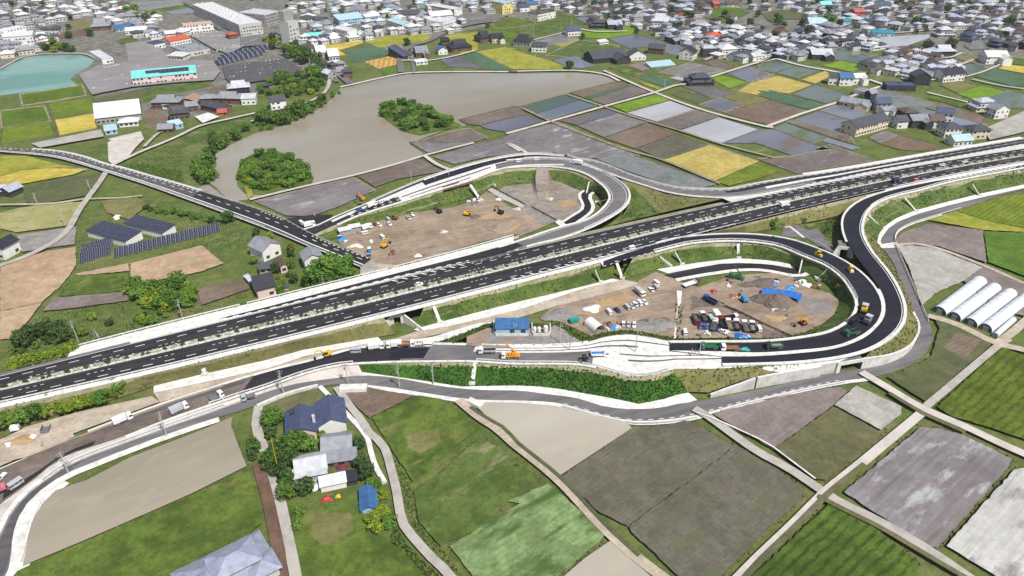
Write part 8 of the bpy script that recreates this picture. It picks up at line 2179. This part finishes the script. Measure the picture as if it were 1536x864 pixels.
# cars on the town car parks
gC = 'cars on the store car park'
for k, (x, y, c_) in enumerate(((640, 445, 'black'), (705, 440, 'white'), (735, 490, 'white'), (610, 470, 'silver'), (545, 515, 'white'), (680, 380, 'silver'), (840, 370, 'grey'), (800, 385, 'white'), (1150, 390, 'white'), (1190, 430, 'white'), (1170, 380, 'silver'))):
 p = Q('A1', x, y, .12); key = ('car', c_)
 t = copy_tree(VP[key], p, RND.choice((.7, -.9, .65)), '%s car on the store car park, %s from the left end' % (c_, ORD[k] if k < 10 else 'last'), 'car', gC) if key in VP else None
 if not t: vehicle('car', (c_,), tp('A1', x, y), tp('A1', x + 20, y - 12), .12, '%s car on the store car park near the cyan roofed store' % c_, gC)
row = 0
gD = 'cars parked in rows on the dark car park'
cols_ = ['white', 'silver', 'white', 'black', 'grey', 'white', 'silver']
for r_, (x0, y0, x1, y1, n) in enumerate(((346, 117, 430, 107, 16), (350, 111, 432, 100, 14), (356, 104, 425, 95, 12), (362, 99, 418, 91, 10))):
 for k in range(n):
  if RND.random() < .35: continue
  u = k / (n - 1); c_ = cols_[RND.randrange(7)]; key = ('car', c_)
  if key not in VP: continue
  copy_tree(VP[key], P(x0 + (x1 - x0) * u, y0 + (y1 - y0) * u, .12), math.radians(78 + RND.uniform(-4, 4)), 'car parked in a row on the dark town car park', 'car', gD)
k = 0
for tl, x0, y0, x1, y1, n_ in (('H8', 840, 400, 1120, 380, 12), ('H8', 850, 430, 1160, 425, 12), ('H8', 1130, 590, 1420, 540, 16), ('H8', 1180, 560, 1380, 525, 9), ('A1', 590, 400, 720, 375, 9), ('J2', 1180, 240, 1450, 215, 12), ('J1', 20, 520, 200, 460, 8)):
 for i in range(n_):
  u = i / (n_ - 1); c_ = cols_[RND.randrange(7)]
  if ('car', c_) in VP: copy_tree(VP[('car', c_)], Q(tl, x0 + (x1 - x0) * u, y0 + (y1 - y0) * u, .12), math.radians(75 + RND.uniform(-8, 8)), 'car parked in a row before the town shops and works', 'car', 'cars parked in front of the town shops')
for j in range(3):
 for i in range(9):
  o = solar_panel(Q('H8', 1150 + 55 * i + 30 * j, 742 - 14 * i - 34 * j, .05), .5, 'solar panel of the blue field behind the dark car park', 'solar panels behind the dark car park'); o.scale = (4.2, 1.6, 1)
# bay markings
b = MB()
for (x0, y0, x1, y1, n) in ((146, 112, 190, 104, 14), (152, 120, 178, 116, 8), (155, 128, 175, 125, 6), (152, 106, 192, 99, 12), (165, 98, 215, 94, 14), (346, 119, 440, 108, 26), (346, 114, 440, 103, 26), (350, 108, 436, 97, 24), (358, 101, 426, 92, 18)):
 for k in range(n):
  u = k / (n - 1); p = P(x0 + (x1 - x0) * u, y0 + (y1 - y0) * u, .14); d = Vector((math.cos(1.36), math.sin(1.36), 0)); s_ = Vector((-d.y, d.x, 0))
  b.face([p - d * 2.6 - s_ * .4, p + d * 2.6 - s_ * .4, p + d * 2.6 + s_ * .4, p - d * 2.6 + s_ * .4])
o = b.build('bay_markings', MT['paint']); up_fix(o); o['kind'] = 'structure'
# ------------------------------------------------------------------ poles, lamps, rails, walls, culverts
for bx, by, ty, z, kind, lab, stay in (
 (103, 710, 678, .5, 'power', 'grey pole with stay wire beside the lower left curve', (114, 704)), (250, 654, 618, .5, 'power', 'utility pole between the unfinished street and the frontage road', None), (425.6, 591, 556, .5, 'power', 'utility pole at the frontage road bend above the brown plot', None),
 (522, 576, 543, .45, 'power', 'leaning-stay utility pole by the white concrete tank', (537, 577)), (599.5, 581, 547, .5, 'power', 'utility pole beside the vegetable plot wall', None), (650, 575, 546, .8, 'power', 'utility pole in the dark green slope', None),
 (57, 309, 289, .1, 'power', 'utility pole at the dirt path left of the black-walled barn track', None), (136, 287, 269, .1, 'power', 'utility pole beside the small lane on the dark field', None), (98, 340, 306, .1, 'power', 'utility pole at the edge of the pale grass field', None),
 (274.5, 479.5, 448, .3, 'power', 'utility pole in front of the leafy tree clump', None), (117, 511, 481, .3, 'power', 'slender pole above the highway hedge', None), (485.5, 430, 408, .3, 'power', 'utility pole by the bushes at the local road end', None),
 (953, 528, 497, 4.6, 'lamp', 'street lamp in the middle of the white concrete', None), (840, 514, 485, 4.0, 'lamp', 'street lamp right of the site office, left of two', None), (854.5, 526, 504, 4.1, 'lamp', 'street lamp right of the site office, right of two', None), (770, 502, 484, 4.0, 'lamp', 'street lamp in front of the blue office roof', None),
 (1049, 530, 514, 5.3, 'lamp', 'street lamp at the start of the lower ramp', None), (1037, 532, 523, 5.3, 'lamp', 'short street lamp beside the green dump truck', None), (471.5, 323, 308, 1.8, 'lamp', 'lamp at the road junction', None), (617, 272, 256, 3.8, 'lamp', 'lamp beside the northern ramp', None),
 (652, 268, 252, 5.0, 'lamp', 'lamp on the northern ramp, left of two', None), (673, 263, 248, 5.0, 'lamp', 'lamp on the northern ramp, right of two', None), (66, 672, 652, 1.0, 'lamp', 'white light mast on the gravel by the unfinished street', None),
 (802, 100, 82, 0, 'power', 'utility pole at the lake path by the yellow field', None), (822, 106, 92, 0, 'power', 'utility pole on the yellow field lane', None), (638, 100, 78, 0, 'power', 'utility pole at the lake street corner', None), (996, 135, 118, 0, 'power', 'utility pole at the path corner above the lake', None), (493, 48, 33, 0, 'power', 'tall mast in the works yard right of the tower', None),
 (548, 42, 26, 0, 'power', 'pole in front of the white roofed works', None), (734, 60, 45, 0, 'power', 'pole beside the lone dark farmhouse', None), (800, 56, 38, 0, 'power', 'pole in the middle of the green fields', None), (857, 40, 26, 0, 'power', 'pole on the field behind the brown topped store', None), (1310, 150, 140, 0, 'power', 'pole by the violet roofed house', None),
 (1526, 166, 145, 0, 'power', 'leaning pole near the gravel yard at the right edge', None), (1144, 60, 45, 0, 'power', 'pole at the village road corner', None), (1380, 48, 30, 0, 'power', 'pole among the roofs left of the two-tier pale house', None), (885, 26, 6, 0, 'power', 'pole behind the flooded paddies near the top', None), (466, 104, 88, 0, 'power', 'pole beside the tall trees at the tower', None)):
 utility_pole((bx, by), height_from((bx, by), ty, z), z, lab, kind, RND.uniform(.2, .9), stay)
t = thing('bamboo_pole', P(419, 712, .1), 0, 'yellowish pole standing among the farmyard trees', 'pole'); b = MB(); hh = height_from((419, 712), 656, .1); b.tube((0, 0, 0), (0, 0, hh), .12, 6, 0, .07); child(b.mesh('shaft', MT['p_yellow']), 'shaft', t)
t = thing('power_pylon', P(147, 513, .2), .4, 'small pale blue lattice mast above the highway verge', 'mast'); hh = height_from((147, 513), 494, .2); b = MB()
for sx_ in (-1, 1):
 for sy_ in (-1, 1): b.tube((sx_ * .8, sy_ * .8, 0), (sx_ * .25, sy_ * .25, hh), .07, 4)
for k in range(5):
 z0, z1 = hh * k / 5, hh * (k + 1) / 5; w0, w1 = .8 - .55 * k / 5, .8 - .55 * (k + 1) / 5
 for q_ in range(4):
  c0 = [(-1, -1), (1, -1), (1, 1), (-1, 1)][q_]; c1 = [(1, -1), (1, 1), (-1, 1), (-1, -1)][q_]; b.tube((c0[0] * w0, c0[1] * w0, z0), (c1[0] * w1, c1[1] * w1, z1), .05, 4)
child(b.mesh('lattice', MT['galv']), 'lattice', t)
n = 0
for k in range(4):
 s0, s1 = HW.len * (.02 + k * .13), HW.len * (.02 + (k + 1) * .13)
 guardrail([p + Vector((0, 0, .02)) for p in offset2d(HW.edge(1, s0, s1), -.4)], 'white guardrail on the south edge of the highway, %s section from the left' % ORD[k], group='guardrails of the highway')
for k in range(3):
 s0, s1 = HW.len * (.58 + k * .14), HW.len * (.58 + (k + 1) * .14) - 1
 if k == 0: continue
 guardrail([p + Vector((0, 0, .02)) for p in offset2d(HW.edge(1, s0, s1), -.4)], 'white guardrail on the south edge of the highway right of the black ramp, %s section' % ORD[k - 1], group='guardrails of the highway')
for k in range(3):
 m0, m1 = [(0, 20), (20, 40), (40, 60)][k]
 guardrail([p + Vector((0, 0, -.03)) for p in outer[m0:m1]], 'white guardrail on the north verge wall of the highway, %s section from the left' % ORD[k], group='guardrails of the highway')
guardrail(offset2d(FR.edge(1, qf(840), qf(1030), None, .05), -1.6), 'white guardrail on the outer bend of the frontage road below the dark slope')
guardrail(offset2d(FR.edge(1, qf(1075), qf(1255), None, .05), -1.2), 'white guardrail along the purple grey plot')
guardrail(offset2d(FR.edge(1, qf(1330), qf(1385), None, .05), -.5), 'white guardrail round the right bend of the frontage road')
guardrail(LS.edge(1, q(1000), q(880), None, .25), 'white guardrail at the bulge of the white concrete')
guardrail(LS.edge(1, q(870), q(720), None, .25), 'white guardrail above the dark green slope')
guardrail(LS.edge(1, q(540), q(330), None, .3), 'white guardrail between the unfinished street and the frontage road')
guardrail(FR.edge(0, qf(50), qf(330), None, .5), 'white guardrail on the left part of the frontage road')
guardrail(RF.edge(1, 0, RF.len * .45, None, .1), 'white guardrail at the foot of the outer ramp slope')
guardrail(ONR.edge(0, 0, s_px(ONR, 1130), None, .2), 'white guardrail on the outer edge of the northern slip road')
guardrail(LOOPN.edge(1, LOOPN.len * .3, LOOPN.len * .95, None, .2), 'white guardrail round the outside of the northern loop')
guardrail(NR.edge(0, 0, s_px(NR, 560), None, .2), 'white guardrail along the paddies beside the northern ramp')
guardrail(RS2.edge(1, RS2.len * .12, RS2.len * .45, None, .3), 'white guardrail on the outer edge of the black outer ramp')
guardrail(RS1.edge(1, sK, RS1.len * .6, None, .3), 'white guardrail on the inner edge of the black inner ramp')
guardrail(NW.edge(0, NW.len * .68, NW.len * .98, None, .1), 'white guardrail along the local road by the site')
guardrail(NW.edge(1, NW.len * .2, NW.len * .8, None, .1), 'white guardrail on the low side of the local road')
guardrail(wpts('H6 570,365 720,445 940,560', .5), 'dark mesh fence along the drain channel', 1.1, 2.2, 'mesh_fence', 'fence', None, (.3, .6, .9), 'fencedark')
guardrail(wpts('H6 1010,590 1240,710', .5), 'dark mesh fence beside the lower drain channel', 1.1, 2.2, 'mesh_fence', 'fence', None, (.3, .6, .9), 'fencedark')
guardrail(wpts('K5 600,285 740,345 930,465', .95), 'white railing beside the road into the underpass', .95, 1.4, 'railing', 'railing', None, (.4, .85))
guardrail(wpts('L4 560,10 800,110 1100,260 1500,440', .42), 'dark fence line crossing the machine yard', 1.0, 2.5, 'mesh_fence', 'fence', None, (.3, .6, .9), 'fencedark')
# retaining walls below the lower ramp
wb_ = wpts('K3 790,470 1000,430 1250,387 1536,342 C4 300,515 455,490', .4)
wall_thing(wb_, .5, 4.0, 4.2, 'concrete', 'retaining_wall', 'tall pale retaining wall below the outer ramp')
loft('verge', [p + Vector((0, 0, 4.05)) for p in resample(wb_, 40)[10:]], resample(RS2.edge(1, RS2.len * .845, RS2.len, 40)[::-1], 30), MT['white'], 1)
wall_thing(wpts('K3 270,580 420,545 600,510 770,472', .4), .5, .9, 3.9, 'concrete', 'retaining_wall', 'sloping wing of the pale retaining wall, rising to the right')
wr_ = spline(wpts('F 1291,552.5 1300,551 1334,543 1360,529 1373,511 1377,493 1369,470', .4), 5)
wall_thing(wr_, .5, 4.0, .7, 'white', 'retaining_wall', 'curved white retaining wall right of the lower underpass', 'wall')
hsw = [4.0 + (.7 - 4.0) * i / (len(wr_) - 1) for i in range(len(wr_))]
U, D = loft('embankment', resample(RS2.edge(1, RS2.len * .70, RS2.len * .825, 40)[::-1], len(wr_)), [p + Vector((0, 0, h - .1)) for p, h in zip(wr_, hsw)], MT['olive'], 3, wob=.05)
tufts(U, D, ('tuft', 'tuftdry'), .5, v0=.15)
culvert(tp('C4', 468, 492), tp('C4', 592, 470), .42, 8, 3.0, 'box underpass below the lower ramp beside the frontage road', 10, (0, 0), 1.3)
culvert(tp('C2', 812, 212), tp('C2', 850, 208), .4, 4, 2.8, 'small dark box culvert through the highway embankment', 8, (7, 9), 1.2)
culvert(tp('B3', 742, 712), tp('B3', 835, 692), .42, 8, 3.4, 'underpass below the highway at the ramp start', 8, (4, 7), 1.4)
culvert(tp('K5', 565, 615), tp('K5', 672, 592), .5, 6, 3.2, 'underpass of the service road below the black inner ramp', 7, (5, 2), 1.2)
culvert(tp('K5', 985, 490), tp('K5', 1070, 500), .9, 6, 3.4, 'underpass below the black outer ramp', 7, (3, 2), 1.3)
culvert(tp('H6', 500, 350), tp('H6', 562, 350), .42, 5, 3.2, 'underpass below the northern ramp at the drain channel', 7, (6, 6), 1.2)
culvert(tp('B3', 482, 262), tp('B3', 528, 252), .42, 5, 3.2, 'underpass below the northern loop at the channel road', 7, (5, 4), 1.0)
# drain steps down the slopes
def drain(A_, B_, za, zb, label, w_=1.3):
 a, c = P(*A_, za), P(*B_, zb); W = resample([a, c], 8); t = thing('drain_chute', W[0], 0, label, 'drain chute', 'concrete drain chutes on the slopes'); L = [p - W[0] for p in W]
 l, r = offset2d(L, w_ / 2), offset2d(L, -w_ / 2); z = Vector((0, 0, .22)); b = MB(); b.strip([p + z for p in l], [p + z for p in r]); b.strip([p - z for p in l], [p + z for p in l]); b.strip([p + z for p in r], [p - z for p in r])
 child(b.mesh('channel', MT['white']), 'channel', t); g = MB(); d = L[-1]; g.box(d.x - 1.0, d.x + 1.0, d.y - .8, d.y + .8, d.z - .3, d.z + .5); child(g.mesh('catch_pit', MT['concrete']), 'catch_pit', t)
for tl, a, c, za, zb, lab in (('B3', (630, 680), (665, 775), 6, .5, 'left of the highway underpass'), ('B3', (1333, 580), (1335, 655), 5.9, .5, 'in the middle of the inner ramp slope'), ('B3', (970, 625), (1010, 695), 6, .5, 'at the start of the inner ramp slope'), ('B4', (640, 415), (720, 485), 5.8, .5, 'on the outer ramp slope, lower left one'),
                              ('B4', (850, 315), (915, 390), 5.9, .6, 'on the outer ramp slope, middle one'), ('B4', (1240, 235), (1280, 300), 5.9, .7, 'on the outer ramp slope, upper one'), ('B4', (1475, 155), (1530, 215), 6, .8, 'on the outer ramp slope at the right edge'), ('B4', (410, 715), (345, 775), 5.7, .5, 'on the inner ramp curve'),
                              ('C2', (1280, 430), (1260, 560), 3.6, .8, 'on the dark green slope below the street'), ('C2', (1040, 115), (1075, 205), 5.8, .5, 'on the highway slope right of the small culvert'), ('C1', (1160, 430), (1180, 505), 5.8, .6, 'on the highway slope at the left'), ('B3', (590, 320), (520, 340), 5.9, .4, 'on the northern loop slope'), ('B2', (1250, 240), (1300, 315), 5.6, .4, 'beside the northern underpass'),
                              ('B3', (510, 730), (540, 800), 6, .5, 'on the highway slope left of the site')):
 drain(tp(tl, *a), tp(tl, *c), za, zb, 'white concrete drain chute ' + lab)
rnd = random.Random(9)
for k in range(70):
 tl, (x0, x1), (y0, y1), wh = (('L3', (560, 1500), (130, 330), 'below the service road'), ('L4', (180, 640), (300, 440), 'on the machine yard'), ('L3', (900, 1450), (480, 800), 'on the earthworks'), ('H5', (560, 880), (500, 760), 'on the northern site'), ('L2', (240, 480), (600, 720), 'by the storage tent'), ('H6', (380, 520), (490, 560), 'at the drain channel'), ('L5', (20, 380), (180, 340), 'at the ramp foot'))[k % 7]
 c_, m_k = rnd.choice((('white', 'p_white'), ('grey', 'p_grey'), ('brown', 'p_brown'), ('dark', 'p_black'), ('white', 'p_white'), ('grey', 'gravel'), ('blue', 'p_blue')))
 b = MB();
 for q_ in range(rnd.randrange(2, 5)):
  x, y, L_ = rnd.uniform(-.8, .8), rnd.uniform(-.6, .6), rnd.uniform(.5, 1.6); b.box(x - L_ / 2, x + L_ / 2, y - .25, y + .25, 0, rnd.uniform(.3, .8), 0, Matrix.Rotation(rnd.uniform(-.3, .3), 4, 'Z'))
 o = b.build('material_stack', MT[m_k]); o.location = Q(tl, rnd.uniform(x0, x1), rnd.uniform(y0, y1), .42); o.rotation_euler.z = rnd.uniform(0, 3); tag(o, 'small stack of %s building materials lying %s' % (c_, wh), 'materials', 'small material stacks ' + wh)
# ------------------------------------------------------------------ camera, sky and sun
cam = bpy.data.cameras.new('camera'); co = bpy.data.objects.new('camera', cam); link(co)
cam.sensor_width = 36.0; cam.sensor_fit = 'HORIZONTAL'; cam.lens = 36.0 * FOC / 1536.0
cam.clip_start = 1.0; cam.clip_end = 12000.0
co.location = (0, 0, CAM_H); co.rotation_euler = (math.pi / 2 - TILT, 0, 0)
scene.camera = co
SUN_EL = math.radians(56); SUN_AZ = math.radians(142)      # azimuth clockwise from the view direction
w = bpy.data.worlds.new('World'); scene.world = w; w.use_nodes = True
nt = w.node_tree; bg = nt.nodes['Background']
sky = nt.nodes.new('ShaderNodeTexSky'); sky.sky_type = 'NISHITA'; sky.sun_disc = False
sky.sun_elevation = SUN_EL; sky.sun_rotation = SUN_AZ; sky.air_density = 1.0; sky.dust_density = 2.0; sky.ozone_density = 1.0
tcw = nt.nodes.new('ShaderNodeTexCoord'); mpw = nt.nodes.new('ShaderNodeMapping'); mpw.inputs['Scale'].default_value = (2.2, 2.2, 6.0); nzw = nt.nodes.new('ShaderNodeTexNoise'); nzw.inputs['Scale'].default_value = 1.3; nzw.inputs['Detail'].default_value = 6
rpw = nt.nodes.new('ShaderNodeMapRange'); rpw.inputs[1].default_value = .48; rpw.inputs[2].default_value = .66; rpw.inputs[4].default_value = .5
mxw = nt.nodes.new('ShaderNodeMix'); mxw.data_type = 'RGBA'; mxw.inputs[7].default_value = (8.5, 8.6, 8.9, 1)  # unseen white clouds added to the sky to vary the water's reflections
nt.links.new(tcw.outputs['Generated'], mpw.inputs[0]); nt.links.new(mpw.outputs[0], nzw.inputs['Vector']); nt.links.new(nzw.outputs[0], rpw.inputs[0]); nt.links.new(rpw.outputs[0], mxw.inputs[0]); nt.links.new(sky.outputs[0], mxw.inputs[6])
nt.links.new(mxw.outputs[2], bg.inputs[0]); bg.inputs[1].default_value = 0.085
sd = Vector((math.sin(SUN_AZ) * math.cos(SUN_EL), math.cos(SUN_AZ) * math.cos(SUN_EL), math.sin(SUN_EL)))
sl = bpy.data.lights.new('sun', 'SUN'); sl.energy = 4.7; sl.angle = math.radians(0.5); sl.color = (1.0, 0.965, 0.91)
so = bpy.data.objects.new('sun', sl); link(so); so.location = (0, 0, 400); so.rotation_euler = (-sd).to_track_quat('-Z', 'Y').to_euler()
vs = scene.view_settings; vs.view_transform = 'Standard'; vs.look = 'None'; vs.exposure = 0.1; vs.gamma = 1.0; vs.use_curve_mapping = False
scene.cycles.max_bounces = 5; scene.cycles.diffuse_bounces = 2; scene.cycles.glossy_bounces = 3
hz = MB(); hz.box(-5300, 5300, -1600, 5800, -1.2, 156.0); ho = hz.build('haze', [])
hm = bpy.data.materials.new('haze'); hm.use_nodes = True; ht = hm.node_tree; ht.nodes.remove(ht.nodes['Principled BSDF'])
pv = ht.nodes.new('ShaderNodeVolumePrincipled'); pv.inputs['Color'].default_value = (.86, .9, .96, 1); pv.inputs['Density'].default_value = .00007; pv.inputs['Anisotropy'].default_value = .1
ht.links.new(pv.outputs[0], ht.nodes['Material Output'].inputs['Volume']); ho.data.materials.append(hm); ho['kind'] = 'stuff'; tag(ho, 'thin summer haze over the plain', 'haze')
